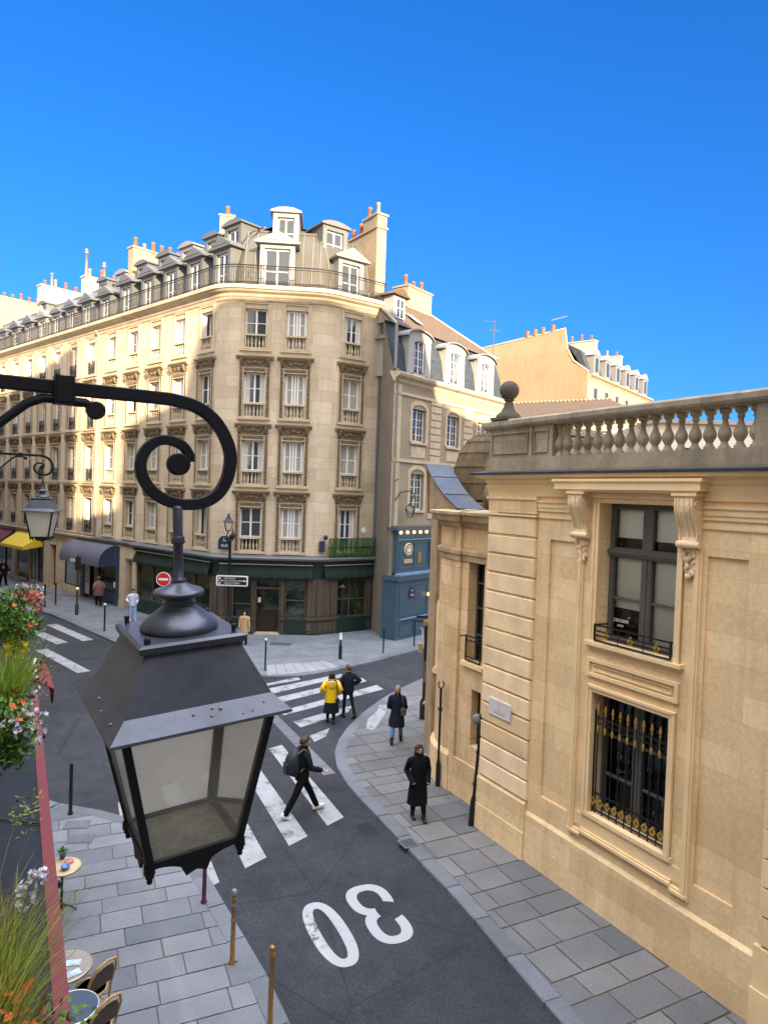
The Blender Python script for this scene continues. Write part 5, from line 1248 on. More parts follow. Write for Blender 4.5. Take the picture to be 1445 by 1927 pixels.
for x, w_ in AW:
    for z0_, zt in ((10.0, 11.7), (6.45, 8.35)):
        q.box(x-w_-.12, x+w_+.12, 0, .10, z0_-.12, z0_); q.box(x-w_-.2, x-w_, 0, .045, z0_, zt); q.box(x+w_, x+w_+.2, 0, .045, z0_, zt)
        a_ = [(x+(w_)*math.cos(t_), zt-.02+.26*math.sin(t_)) for t_ in [math.pi*k/8 for k in range(9)]]; b_ = [(x+(w_+.2)*math.cos(t_), zt+.0+.46*math.sin(t_)) for t_ in [math.pi*k/8 for k in range(9)]]
        for k in range(8): q.prism([(p[1], p[0]) for p in (a_[k], b_[k], b_[k+1], a_[k+1])], 1, 0, .045)
    q.box(x-w_, x+w_, 0, .03, 9.2, 9.75)
q.sweep([(-11.35, 0), (-.05, 0)], [(0, 12.85), (.06, 12.9), (.10, 13.05), (.32, 13.15), (.38, 13.28), (.36, 13.34), (-.3, 13.40)])
q.build('stone_trim', ST_CT, E3)
def arched(M, e, x, w_, z0_, zt, y=-.22, blue=False):
    q = MB(M); rise = .22
    for s_ in (-1, 1): q.box(x+s_*w_, x+s_*(w_-.07), y, y+.06, z0_, zt+.0)
    q.box(x-.035, x+.035, y, y+.07, z0_, zt+rise-.02); q.box(x-w_, x+w_, y, y+.06, z0_, z0_+.08); 
    for k in range(4): q.box(x-w_, x+w_, y+.01, y+.045, z0_+.4*(k+1)-.012, z0_+.4*(k+1)+.012) if z0_+.4*(k+1) < zt else None
    for s_ in (-.5, .5): q.box(x+s_*w_-.012, x+s_*w_+.012, y+.01, y+.045, z0_, zt)
    a_ = [(x+w_*math.cos(t_), zt+rise*math.sin(t_)) for t_ in [math.pi*k/10 for k in range(11)]]
    for k in range(10): q.prism([(p[1], p[0]) for p in (a_[k], a_[k+1], (a_[k+1][0], a_[k+1][1]-.07), (a_[k][0], a_[k][1]-.07))], 1, y, y+.06)
    o = q.build('window', WPAINT, e); q = MB(M); q.prism([(p[1], p[0]) for p in [(x+w_, z0_)]+a_+[(x-w_, z0_)]], 1, y+.01, y+.03); q.build('pane', PANE, o); return o
for x, w_ in AW: arched(MB_, E3, x, w_, 10.0, 11.7); arched(MB_, E3, x, w_, 6.45, 8.35)
q = MB(MB_); q.sweep([(-11.3, 0), (-.1, 0)], [(-.05, 13.38), (-.25, 14.6), (-.8, 16.0)]); q.face([(-11.3, -.05, 13.38), (-11.3, -.8, 16.0), (-11.3, -8, 16), (-11.3, -9, 13)]); q.build('slate_mansard', SLATE, E3)
q = MB(MB_); rz_ = 18.7; q.face([(0.0, -.6, 15.95), (-11.5, -.6, 15.95), (-11.0+2.0, -4.2, rz_), (-3.0, -4.2, rz_)][::-1]); q.face([(-11.5, -.6, 15.95), (-11.5, -8.5, 15.95), (-9.0, -4.2, rz_)][::-1]); q.face([(-3.0, -4.2, rz_), (-9.0, -4.2, rz_), (-11.5, -8.5, 15.9), (-4.5, -8.5, 15.9)][::-1]); q.build('tiled_roof', TILE, E3)
q = MB(MB_); q.tube([(-3.0, -4.2, rz_+.03), (-9.0, -4.2, rz_+.03), (-11.5, -.6, 16.0)], .08, 6); q.build('ridge', ZINC_L, E3)
WD = plain('white dormer paint', (.30, .295, .28), .7, 0, .05, 2)
for x in (-2.15, -5.6, -9.0):
    q = MB(MB_); w_ = 1.02; z0_, z1_ = 13.42, 15.35
    pr = [(x-w_, z0_), (x-w_+.06, z1_)]+[(x-(w_+.1)*math.cos(t_), z1_+.40*math.sin(t_)) for t_ in [math.pi*k/10 for k in range(11)]]+[(x+w_-.06, z1_), (x+w_, z0_)]
    hol_ = [(x-.5, z0_+.12), (x-.5, 15.05)]+[(x-.5*math.cos(t_), 15.05+.18*math.sin(t_)) for t_ in [math.pi*k/8 for k in range(1, 8)]]+[(x+.5, 15.05), (x+.5, z0_+.12)]
    # face ring: strips between outline and opening
    L_, H_ = pr, hol_
    m_ = len(H_)
    def samp(P_, t_):
        f = t_*(len(P_)-1); i = min(len(P_)-2, int(f)); g = f-i; return (P_[i][0]*(1-g)+P_[i+1][0]*g, P_[i][1]*(1-g)+P_[i+1][1]*g)
    n_ = 24
    for k in range(n_):
        a, b = samp(L_, k/n_), samp(L_, (k+1)/n_); c, d = samp(H_, (k+1)/n_), samp(H_, k/n_)
        q.face([(p[0], .02, p[1]) for p in (a, b, c, d)]); q.face([(d[0], .02, d[1]), (c[0], .02, c[1]), (c[0], -.2, c[1]), (d[0], -.2, d[1])])
    for k in range(len(pr)-1): a, b = pr[k], pr[k+1]; q.face([(a[0], .02, a[1]), (a[0], -2.2, a[1]), (b[0], -2.2, b[1]), (b[0], .02, b[1])])
    q.box(x-.55, x+.55, .02, .06, z0_, z0_+.12)
    o = q.build('dormer', WD, E3)
    q = MB(MB_); cr = [(x-(w_+.16)*math.cos(t_), z1_+.46*math.sin(t_)) for t_ in [math.pi*k/12 for k in range(13)]]
    for k in range(12): a, b = cr[k], cr[k+1]; q.face([(a[0], .16, a[1]), (a[0], -2.2, a[1]), (b[0], -2.2, b[1]), (b[0], .16, b[1])]); q.face([(a[0], .16, a[1]), (b[0], .16, b[1]), (b[0], .16, b[1]-.08), (a[0], .16, a[1]-.08)])
    q.build('dormer_hood', ZINC_L, o)
    arched(MB_, o, x, .5, z0_+.12, 15.05, -.15)
# small upper dormer, skylight, chimney
q = MB(MB_); x = -1.6; q.box(x-.5, x+.5, -2.6, -1.0, 16.2, 17.55); q.build('roof_dormer', WD, E3); q = MB(MB_); q.box(x-.30, x+.30, -1.0, -.97, 16.45, 17.35); q.build('window', PANE, E3)
q = MB(MB_); q.box(x-.03, x+.03, -.97, -.94, 16.45, 17.35); q.box(x-.3, x+.3, -.97, -.94, 16.9, 16.94); panelbox(q, x-.34, x+.34, 16.4, 17.4, -.97, .05, .04); q.build('window_bars', WPAINT, E3)
q = MB(MB_); q.prism([(z, y) for z, y in ((17.55, x-.75), (17.55, x+.75), (17.95, x))], 1, -2.9, -.8); q.build('roof_dormer_hood', TILE, E3)
q = MB(MB_); a = Vector((-4.3, -1.55, 16.75)); b = Vector((-4.3, -2.45, 17.44)); n_ = Vector((0, .6, .8))*.06
q.face([tuple(p+n_) for p in (a+Vector((.35, 0, 0)), a-Vector((.35, 0, 0)), b-Vector((.35, 0, 0)), b+Vector((.35, 0, 0)))]); q.build('skylight', ZINC_L, E3)
chimney(MB_, E3, -9.0, -6.5, -5.2, -4.1, 17.0, 19.9, 3, CHIM, 'x'); 
# party wall (plain render) between the two buildings
q = MB(); A_ = W2_(MB_, -.1, .02); q.face([(A_[0], A_[1], 0), (RX[0]-.02, RX[1]+.25, 0), (RX[0]-.02, RX[1]+.25, 17.2), (A_[0]*.6+RX[0]*.4, A_[1]*.6+RX[1]*.4, 15.6), (A_[0], A_[1], 13.6)][::-1]); q.face([(A_[0], A_[1], 0), (A_[0]+.2, A_[1]+.1, 0), (A_[0]+.2, A_[1]+.1, 13.5), (A_[0], A_[1], 13.6)])
q.build('party_wall', RENDER, E3)
q = MB(); q.tube([(A_[0], A_[1], 13.5), (A_[0], A_[1]-.03, 15.7)], .09, 6); q.tube([(A_[0], A_[1], 15.7), (RX[0]-.2, RX[1]+.1, 17.3)], .08, 5); q.build('lead_edge', ZINC_L, E3)
# blue front
BLUE = plain('petrol blue paint', (.036, .080, .118), .45, 0, .14, 1.6, .08); BLUE2 = plain('light blue paint edge', (.13, .24, .36), .45)
q = MB(MB_); Y = .42
q.box(-9, -.3, -.2, Y, 3.3, 5.45); q.box(-9, -.12, -.2, Y+.10, 5.45, 5.6); 
q.box(-3.0, -.05, -.3, Y+.22, 0, 2.95); q.box(-9, -5.6, -.3, Y+.22, 0, 2.95); q.box(-9.1, .0, -.3, Y+.32, 2.95, 3.2)
panelbox(q, -2.7, -.25, 1.15, 2.75, Y+.22, .08, .03); panelbox(q, -1.5, -.3, .18, .85, Y+.22, .06, .03); panelbox(q, -2.75, -1.55, .18, .85, Y+.22, .06, .03)
panelbox(q, -2.95, -.45, 3.5, 4.85, Y, .07, .03); q.box(-1.75, -1.68, Y, Y+.03, 3.5, 4.85)
q.build('blue_shopfront', BLUE, E3)
q = MB(MB_); q.box(-9, -.1, Y, Y+.36, 3.2, 3.3); q.box(-2.75, -.3, Y+.22, Y+.30, .98, 1.04); q.box(-9, -.3, Y, Y+.05, 4.95, 5.0); q.build('blue_trim', BLUE2, E3)
shopwin(MB_, E3, -8.6, -3.05, 3.5, 4.85, y=Y+.04, mull=(-4.3, -5.5, -6.9), mat=BLUE, gl=CAFEG); shopwin(MB_, E3, -5.6, -3.0, .9, 2.95, y=.3, mat=BLUE)
q = MB(MB_); q.box(-5.6, -3.0, -.2, .35, 0, .9); q.build('blue_panel', BLUE, E3)
q = MB(MB_ @ Matrix.Translation((-1.15, Y+.04, 4.45)) @ Matrix.Rotation(rad(-90), 4, 'X')); q.lathe([(.36, -.02), (.36, .03), (.30, .035)], (0, 0, 0), 24); so_ = q.build('round_sign', plain('cream sign', (.55, .48, .32), .5), E3)
for r_, mt in ((.31, SIGNK), (.26, plain('cream', (.55, .48, .32))), (.16, SIGNK), (.12, SIGNW)):
    q = MB(MB_ @ Matrix.Translation((-1.15, Y+.08+.004*(.4-r_)*10, 4.45)) @ Matrix.Rotation(rad(-90), 4, 'X')); q.lathe([(r_, -.002), (r_, .002)], (0, 0, 0), 24); q.build('sign_ring', mt, so_)
q = MB(MB_); q.box(-1.5, -.8, Y+.02, Y+.06, 3.78, 4.0); q.build('small_sign', plain('tan sign', (.42, .35, .2), .5), E3); q = MB(MB_); q.box(-2.3, -2.0, Y+.02, Y+.05, 3.75, 4.3); q.build('menu_board', plain('ochre board', (.25, .15, .04), .5), E3)
nameplate(MB_ @ Matrix.Translation((0, Y+.23, 0)), -1.3, 2.3, .5, .55, (('3e', .15, .1), ('RUE', .14, -.13)), E3)
for i in range(16):
    q = MB(MB_); x = -.25-.56*i; q.ball((x, Y+.22, 5.36), .075, 8, 6); q.build('festoon_bulb', BULB if i else (BULB := emit('warm bulb', (1, .72, .35), 4)), E3) if False else None
BULB = emit('warm bulb', (1, .55, .18), 1.3)
for i in range(13):
    q = MB(MB_); x = -.25-.56*i; q.ball((x, Y+.2, 5.36), .085, 8, 6); q.build('festoon_bulb', BULB, E3)
q = MB(MB_); q.ball((-2.65, Y+.36, 2.1), .1, 8, 6); q.build('wall_bulb', BULB, E3); q = MB(MB_); q.tube([(-2.65, Y+.2, 2.3), (-2.65, Y+.4, 2.28), (-2.65, Y+.38, 2.2)], .02, 5); q.build('bulb_arm', IRON, E3)
q = MB(MB_ @ Matrix.Translation((-4.3, .36, 1.95)) @ Matrix.Rotation(rad(-90), 4, 'X') @ Matrix.Diagonal((.62, 1, 1, 1))); q.tube([(.55*math.cos(a), .55*math.sin(a), 0) for a in [2*math.pi*k/24 for k in range(24)]], .035, 5, False, True, True)
so_ = q.build('window_emblem', SIGNW, E3); wall_text(MB_, -4.3, .345, 1.95, 'B', .45, SIGNW, so_, .004)
# roof of the blue front
q = MB(MB_); q.box(-9, -.15, -.0, Y+.12, 5.6, 5.68); q.build('shop_roof', ZINC, E3)
# ------------------------------------------------------------------ houses farther back on the right
MO = FR(*at(1108, 708, 62).xy, 142)
E4 = thing('tall_gabled_building', 'tall building with patchy orange windowless gable wall and grey mansard beyond the stone house', 'apartment building', MO)
q = MB(MO); q.box(-18, 0, -16, 0, 0, 18.7); q.build('wall', plain('cream stone far', (.36, .28, .18), .9, 0, .15, .8, .3), E4)
q = MB(MO); pr = [(0.02, 10), (-17, 10), (-17, 21.9), (-13, 21.9), (-2.4, 23.0), (-2.2, 21.2), (-1.6, 20.0), (.0, 18.9)]
q.prism([(y, z) for y, z in pr], 0, 0, .35); q.box(.35, .5, -16.9, -2.3, 21.85, 22.0) if False else None
q.build('gable_wall', ORANGE, E4)
q = MB(MO); q.tube([(.2, -17, 22.0), (.2, -13, 22.0), (.2, -2.35, 23.1), (.2, -2.15, 21.3), (.2, -1.5, 20.1), (.2, .05, 18.95)], .13, 6); q.build('gable_coping', CHIM, E4)
q = MB(MO); q.box(.36, .42, -9.1, -8.0, 13.2, 16.6); q.prism([(z, y) for z, y in ((16.6, 0), (17.0, .3))], 0, 0, .1) if False else None
q.box(.42, .5, -9.3, -9.1, 13, 16.7); q.box(.42, .5, -8.0, -7.8, 13, 16.7); q.tube([(.44, -9.2, 16.7), (.44, -8.9, 17.1), (.44, -8.55, 17.2), (.44, -8.2, 17.1), (.44, -7.9, 16.7)], .1, 5); q.build('blind_window', CHIM, E4)
q = MB(MO); q.sweep([(-18, 0), (0, 0)], [(0, 18.4), (.15, 18.6), (.35, 18.7), (.35, 18.85), (-.5, 18.95)]); q.build('cornice', CHIM, E4)
q = MB(MO); q.sweep([(-18, 0), (0, 0)], [(-.15, 18.9), (-.9, 21.0), (-2.4, 21.9)]); q.face([(-18, -.15, 18.9), (-18, -.9, 21), (-18, -2.4, 21.9), (-18, -16, 21.9), (-18, -16, 18.9)]); q.face([(0, -2.4, 21.9), (-18, -2.4, 21.9), (-18, -16, 21.9), (0, -16, 21.9)][::-1]); q.build('mansard_roof', SLATE, E4)
for i in range(6):
    x = -1.6-2.85*i; q = MB(MO); q.box(x-.62, x+.62, -1.8, .05, 19.0, 20.7); o = q.build('dormer', ZINC_L, E4); q = MB(MO); q.tube([(x, .06, 20.95), (x, -.1, 20.95)], .4, 10); q.prism([(z, a) for z, a in ((20.7, x-.8), (20.7, x+.8), (21.15, x+.45), (21.3, x), (21.15, x-.45))], 1, -1.8, .12); q.build('dormer_hood', ZINC_L, o)
    q = MB(MO); q.box(x-.36, x+.36, .05, .07, 19.2, 20.5); q.build('window', PANE, o)
    for z in (16.2, 13.2, 10.2): q = MB(MO); q.box(x-.45, x+.45, -.02, .02, z, z+1.5); q.build('window', PANE, E4)
    for z in (16.2, 13.2): q = MB(MO); panelbox(q, x-.6, x+.6, z-.1, z+1.65, .0, .14, .06); q.build('window_surround', CHIM, E4)
chimney(MO, E4, -6.6, -5.9, -7, -1.9, 20, 23.2, 5, WHITE_R); chimney(MO, E4, -13.6, -12.9, -7, -1.8, 20, 22.9, 5, WHITE_R)
R = random.Random(9)
for y in (-15.5, -14.6, -13.8, -6.2, -5.4, -4.6, -3.6): q = MB(MO); zz = 22.0+(y+13)*.1 if y > -13 else 22.0; q.lathe([(.22, 0), (.18, .4), (.2, .55)], (.2, y, zz+.1), 8); q.build('chimney_pot', TERRA, E4)
q = MB(MO); q.tube([(-1, -3, 21.9), (-1, -3, 23.6)], .05, 4); q.tube([(-.2, -4, 24.2), (-3.8, -4, 25.4)], .03, 4); q.build('antenna', ZINC_L, E4)
an = at(928, 655, 52); q = MB(); q.tube([(an.x, an.y, an.z-3), (an.x, an.y, an.z+2.1)], .035, 5)
for z, l, o_ in ((2.0, 1.0, -.5), (1.3, .9, .1), (1.35, .7, 0)): q.tube([(an.x-l*.5+o_*.6, an.y, an.z+z), (an.x+l*.5+o_*.6, an.y+.1, an.z+z)], .025, 4)
tag(q.build('roof_antenna', IRON_G), 'thin roof antenna standing against the sky left of the orange gable', 'antenna')
MH = FR(*at(1205, 768, 43).xy, 58)
E5 = thing('tile_roofed_house', 'low white house with brown tiled roof and arched windows seen above the balustrade', 'house', MH)
CREAMH = plain('cream white facade', (.55, .50, .41), .9, 0, .06, .8, .2)
zt = 12.75
q = MB(MH); q.box(0, 16, -9, 0, 0, zt); q.sweep([(0, -9), (0, 0)][::-1]+[] if False else [(0, 0), (16, 0)], [(0, zt-.5), (.1, zt-.45), (.15, zt-.25), (.4, zt-.15), (.4, zt), (-.3, zt+.05)]); 
q.build('wall', CREAMH, E5)
q = MB(MH); r0 = zt+.02; q.face([(-.4, .4, r0), (-.4, -9.4, r0), (3.0, -4.5, r0+1.75)][::-1]); q.face([(16.4, .4, r0), (-.4, .4, r0), (3, -4.5, r0+1.75), (16.4, -4.5, r0+1.75)]); q.face([(16.4, -4.5, r0+1.75), (3, -4.5, r0+1.75), (-.4, -9.4, r0), (16.4, -9.4, r0)]); q.build('tiled_roof', TILE, E5)
q = MB(MH); 
for k in range(46): q.ball((3+.3*k, -4.5, r0+1.8), .10, 5, 4, (1.4, 1, .8))
q.build('ridge_tiles', CHIM, E5)
for i in range(6):
    x = 2.2+2.6*i; q = MB(MH); zc = zt-2.1
    q.prism([(z, a) for z, a in [(zc-1.4, x-.5), (zc-1.4, x+.5), (zc+.6, x+.5)]+[(zc+.6+.4*math.sin(t_), x+.5*math.cos(t_)) for t_ in [math.pi*k/8 for k in range(9)]]+[(zc+.6, x-.5)]], 1, .0, .03); q.build('window', PANE, E5)
    q = MB(MH); q.tube([(x-.7, .05, zc+.5)]+[(x-.7*math.cos(t_), .05, zc+.6+.6*math.sin(t_)) for t_ in [math.pi*k/8 for k in range(9)]]+[(x+.7, .05, zc+.5)], .09, 5); q.build('window_arch', WHITE_R, E5)
MH2 = FR(*at(1500, 850, 40).xy, 88)
E6 = thing('far_cream_building', 'sunlit cream building glimpsed through the right half of the balustrade', 'building', MH2)
CREAMB = plain('bright cream facade', (.78, .70, .56), .9, 0, .06, .8, .2)
q = MB(MH2); q.box(-9, 8.3, -8, 0, 0, 12.0); q.build('wall', CREAMB, E6); q = MB(MH2); q.box(-9.2, 8.4, -8.2, .25, 12.0, 12.25); q.build('cornice', WHITE_R, E6)
for i in range(8):
    for z in (8.9, 5.6): q = MB(MH2); x = -7.6+2.0*i; q.box(x-.42, x+.42, 0, .03, z, z+1.7); q.build('window', PANE, E6)
q = MB(MH2); q.box(1, 4.4, .2, .6, 0, 10.1); q.build('grey_bay', RENDER, E6); q = MB(MH2); q.box(1, 4, .6, .8, 0, 8.4); q.build('brick_bay', TERRA, E6)

# ------------------------------------------------------------------ our own side of the street and the houses behind the camera (they cast the shade)
OX = Vector((.88, .476)); WD_ = -.45
MU = FR(OX.x*WD_, OX.y*WD_, 208.4)
E7 = thing('cafe_house', 'house on the near left side with street canopy and window boxes', 'house', MU)
q = MB(MU); q.box(-14.0, 30, -12, 0, 3.3, 9.2); q.box(-14.0, 30, -12, -1.4, 0, 3.3); q.build('wall', ST_C, E7)
CAN = plain('dark grey canopy cloth', (.022, .027, .036), .9, 0, .25, 1.1, .4, .15); CANR = plain('dull red canopy edge', (.15, .018, .022), .5, 0, .15, 2, .1)
q = MB(MU); xa, xb = -15.6, 4
n_ = 24; rows = []
for j in range(5):
    y = -.0+(.82)*j/4; rows.append([(xa+(xb-xa)*i/n_, y, 3.08-.28*j/4-.012*math.sin(i*1.9)*(j not in (0, 4))) for i in range(n_+1)])
q.grid(rows, False, True); q.grid([[(p[0], p[1], p[2]-.02) for p in r] for r in rows[::-1]], False, True); can = q.build('canopy', CAN, E7)
q = MB(MU); q.box(xa, xb, .80, .93, 2.70, 2.82); q.box(xa, xb, .905, .935, 2.55, 2.701); q.build('canopy_edge', CANR, can)
q = MB(MU)
for x in (-12.5, -9.6, -6.9, -5.0, -2): q = MB(MU); q.tube([(x, 0, 3.10), (x, .8, 2.84)], .012, 5); q.build('canopy_seam', IRON, can)
for x in (-13.2, -8.2, -4.4): q = MB(MU); q.box(x-.03, x+.03, 0.93, 0.98, 2.72, 2.78); q.build('canopy_knob', IRON, can)
q = MB(MU); q.tube([(-6.0, .85, 2.66), (-6.0, 1.1, 2.62), (-5.98, 1.15, 2.58)], .035, 6); q.ball((-5.98, 1.15, 2.6), .05, 8, 5); q.build('canopy_crank', IRON, can)
# small red awning beyond the canopy
q = MB(); P_ = [at(66, 1241, 15.6), at(90, 1252, 15.6), at(103, 1296, 13.9), at(68, 1280, 13.9)]
th = Vector((0, 0, .03)); q.face([tuple(p) for p in P_][::-1]); q.face([tuple(p-th) for p in P_])
for i in range(4): a, b = P_[i], P_[(i+1) % 4]; q.face([tuple(a), tuple(b), tuple(b-th), tuple(a-th)])
c_, d_ = at(93, 1293, 13.9), at(103, 1297, 13.9); q.face([tuple(c_), tuple(d_), tuple(at(100, 1326, 13.9)), tuple(at(97, 1322, 13.9))]); q.face([tuple(c_), tuple(at(97, 1322, 13.9)), tuple(at(100, 1326, 13.9)), tuple(d_)])
q.tube([tuple(P_[3]), tuple(P_[3]-Vector((1.2, -.4, .1)))], .02, 5); q.tube([tuple(P_[0]), tuple(P_[0]-Vector((1.2, -.4, .1)))], .02, 5)
aw2 = q.build('side_awning', CANR, E7)
for i in range(8): a = P_[0].lerp(P_[3], (i+.5)/8); q = MB(); q.box(a.x-.02, a.x+.02, a.y-.06, a.y+.06, a.z+.0, a.z+.05); q.build('white_letter', SIGNW, aw2)

def cast(name, label, sky_, a0, a1):
    """house behind the camera; sky_ = (lateral, roof height at a0) in the sun's frame"""
    q = MB(); lt = Vector((.893, .45)); al = Vector((SUNH.x, SUNH.y)); P = lambda l, a, z: (lt.x*l+al.x*a, lt.y*l+al.y*a, z)
    n = len(sky_); base = [(sky_[0][0], 0)]+sky_+[(sky_[-1][0], 0)]
    q.face([P(l, a0, z) for l, z in base]); q.face([P(l, a1, z) for l, z in base[::-1]])
    for i in range(len(base)): (l0, z0), (l1, z1) = base[i], base[(i+1) % len(base)]; q.face([P(l0, a0, z0), P(l0, a1, z0), P(l1, a1, z1), P(l1, a0, z1)])
    o = q.build(name, CHIM); tag(o, label, 'house'); return o
cast_q = MB(); cast_q.prism([(-11.5, 18.2), (-33, 52), (-48, 44), (-24, 10)], 2, 0, 14.5); tag(cast_q.build('town_house', ST_C), 'house across the left street from the long apartment building', 'house')
AB = 12; K_ = AB*math.tan(rad(SUN_EL))
up_ = lambda l: [(a, b+K_) for a, b in l]
cast('town_house', 'tall house closing the left side of the street behind the viewer', up_([(-16, 27.8), (1.9, 27.8)]), AB, AB+12)
cast('town_house', 'lower house closing the end of the street behind the viewer', up_([(1.95, 16.3), (4.1, 16.0)]), AB+.5, AB+12)
cast('town_house', 'stepped tall house on the right side behind the viewer', up_([(4.15, 17.2), (4.3, 20.3), (4.98, 20.6), (6.6, 20.45), (6.95, 22.4), (7.2, 23.9), (7.8, 24.5), (12.2, 24.25), (15.3, 24.1), (17.2, 23.8), (18.4, 20.9), (19.0, 19.7), (23, 19.4), (42, 18.6)]), AB, AB+12)
# ------------------------------------------------------------------ street furniture
def ground_thing(name, label, cat, p, group=None, rz=0, z=0): return thing(name, label, cat, LOC(p[0], p[1], z, rz), group)
def bollard(p, label, mat, h=1.1, r=.035, ball=True, group='slim bollards along the kerbs', tilt=(0, 0), z=0):
    M = LOC(p[0], p[1], z) @ Matrix.Rotation(tilt[0], 4, 'X') @ Matrix.Rotation(tilt[1], 4, 'Y'); e = thing('bollard', label, 'bollard', M, group)
    q = MB(M); q.lathe([(r*1.5, -.02), (r*1.5, .03), (r, .05), (r*.95, h-.16), (r*1.15, h-.15), (r*1.15, h-.12), (r*.9, h-.10), (r*.9, h-.05)], (0, 0, 0), 12); q.build('post', mat, e)
    q = MB(M)
    if ball == 'w': q.ball((0, 0, h-.0), r*1.5, 10, 7); q.build('cap', SIGNW, e)
    elif ball == 'band': q.lathe([(r*1.2, h-.06), (r*1.2, h), (r*.8, h+.015)], (0, 0, 0), 12); q.build('cap', ZINC_L, e); q = MB(M); q.lathe([(r*1.05, h*.78), (r*1.12, h*.785), (r*1.12, h*.82), (r*1.05, h*.825)], (0, 0, 0), 12); q.build('band', ZINC_L, e); q = MB(M); q.lathe([(r*1.05, h*.58), (r*1.12, h*.585), (r*1.12, h*.61), (r*1.05, h*.615)], (0, 0, 0), 12); q.build('band', ZINC_L, e)
    else: q.ball((0, 0, h-.03), r*1.2, 10, 7); q.build('cap', mat, e)
    return e
t = NT('bamboo metal with painted reflections'); f1 = t.noise(1, 5, .7, vec_scale=(20, 20, 3)); BAM = t.set(t.ramp(f1, [(.3, (.16, .08, .025)), (.55, (.36, .20, .06)), (.75, (.10, .05, .03))]), .35, .3)  # gold brown reflections on the posts, painted as streaks into the base colour
PLUM = plain('plum coloured metal', (.12, .045, .07), .3, .5, .3, 9)
bollard(G(437, 1812), 'yellow brown bollard with two silver bands at the left kerb, right of the plum one', BAM, 1.12, .036, 'band')
bollard(G(508, 1935), 'yellow brown metal bollard cut by the bottom edge of the photo', BAM, 1.12, .036, 'none')
bollard(G(384, 1698), 'dark plum bollard standing under the big lantern at the left kerb', PLUM, 1.1, .038, 'band')
bollard(G(133, 1532), 'black bollard standing alone between red canopy edge and the big lantern', IRON, 1.12, .04, 'none')
bollard(G(52, 1118), 'black bollard on the far pavement nearest the left edge', IRON, 1.25, .05, 'none')
bollard(G(150, 1130), 'plain black bollard on the far pavement left of the yellow edged one', IRON, 1.2, .045, 'none') if False else bollard(G(50+1, 1119)+Vector((3.4, -3.2, 0)), 'plain black bollard on the far pavement before the red door', IRON, 1.3, .045, 'none')
bollard(G(85, 1142), 'black bollard on the far pavement before the grey shop window', IRON, 1.3, .045, 'none')
bollard(G(197, 1187), 'black bollard with white ball top before the navy awning shop', IRON, 1.3, .045, 'w')
bollard(G(499, 1262), 'slim bollard with white top on the cafe corner right of the lantern hood', IRON, 1.25, .035, 'w')
bollard(G(721, 1228), 'thin black bollard before the right end of the green cafe', IRON, 1.1, .035, 'none')
bollard(G(779, 1216), 'thin black bollard in front of the blue cafe window', IRON, 1.3, .035, 'none')
# Parisian street lamp with sign plate
def street_lamp(p, label, h=6.1):
    M = LOC(p[0], p[1], 0); e = thing('street_lamp', label, 'street lamp', M); q = MB(M)
    q.lathe([(.18, 0), (.18, .1), (.14, .14), (.13, .9), (.09, 1.0), (.075, 1.1), (.065, h-1.35), (.09, h-1.33), (.09, h-1.28), (.06, h-1.22), (.07, h-1.12), (.025, h-1.0)], (0, 0, 0), 14)
    q.lathe([(.03, h-1.25), (.13, h-1.05), (.10, h-.98), (.03, h-.85), (.02, h-.70), (.001, h-.6)], (.12, 0, 0), 8)
    q.tube([(0, 0, h-1.2), (-.12, 0, h-1.25), (-.2, 0, h-1.1), (-.14, 0, h-.95), (-.1, 0, h-.8)], .03, 6); q.ball((-.2, 0, h-1.2), .08, 8, 5); q.build('post', IRON, e)
    M2 = LOC(p[0]-.1, p[1], h-.42, rad(20)); c = MB(M2)
    for k in range(4):
        Rk = M2 @ Matrix.Rotation(k*math.pi/2, 4, 'Z'); g_ = MB(Rk); g_.face([(-.10, -.10, -.36), (.10, -.10, -.36), (.18, -.18, .02), (-.18, -.18, .02)]); g_.build('glass_pane', LGLASS, e)
        c.tube([tuple(Matrix.Rotation(k*math.pi/2, 4, 'Z') @ Vector((-.11, -.11, -.38))), tuple(Matrix.Rotation(k*math.pi/2, 4, 'Z') @ Vector((-.185, -.185, .03)))], .014, 5)
    sq = lambda r, z: [(-r, -r, z), (r, -r, z), (r, r, z), (-r, r, z)]
    for A_, B2 in ((sq(.25, .02), sq(.10, .24)), (sq(.20, .0), sq(.25, .02))):
        for k in range(4): c.face([A_[k], A_[(k+1) % 4], B2[(k+1) % 4], B2[k]])
    c.lathe([(.10, .22), (.11, .26), (.06, .30), (.05, .36), (.07, .38), (.03, .44), (.001, .46)], (0, 0, 0), 12); c.box(-.11, .11, -.11, .11, -.40, -.36); c.build('lantern_cage', IRON, e)
    return e
lp = G(428, 1199); lamp = street_lamp(lp, 'black street lamp with square lantern head before the rounded cafe corner', 6.0)
pc_ = at(437, 1093, lp.y-.18)
sg = thing('direction_sign', 'black direction sign with white border and three lines fixed to the street lamp', 'sign', LOC(pc_.x, pc_.y, pc_.z)); MS = LOC(pc_.x, pc_.y, pc_.z)
def rr(w, h, r, n=4):
    out = []
    for cx, cy, a0 in ((w-r, h-r, 0), (-w+r, h-r, 90), (-w+r, -h+r, 180), (w-r, -h+r, 270)):
        for k in range(n+1): a = rad(a0+90*k/n); out.append((cx+r*math.cos(a), cy+r*math.sin(a)))
    return out
q = MB(MS); q.prism([(b, a) for a, b in rr(.77, .255, .07)], 1, -.0, .03); q.build('sign_border', SIGNW, sg); q = MB(MS); q.prism([(b, a) for a, b in rr(.70, .195, .03)], 1, -.006, .0-.0001); q.build('sign_board', SIGNK, sg)
TM = Matrix(((1, 0, 0, 0), (0, 0, -1, 0), (0, 1, 0, 0), (0, 0, 0, 1)))
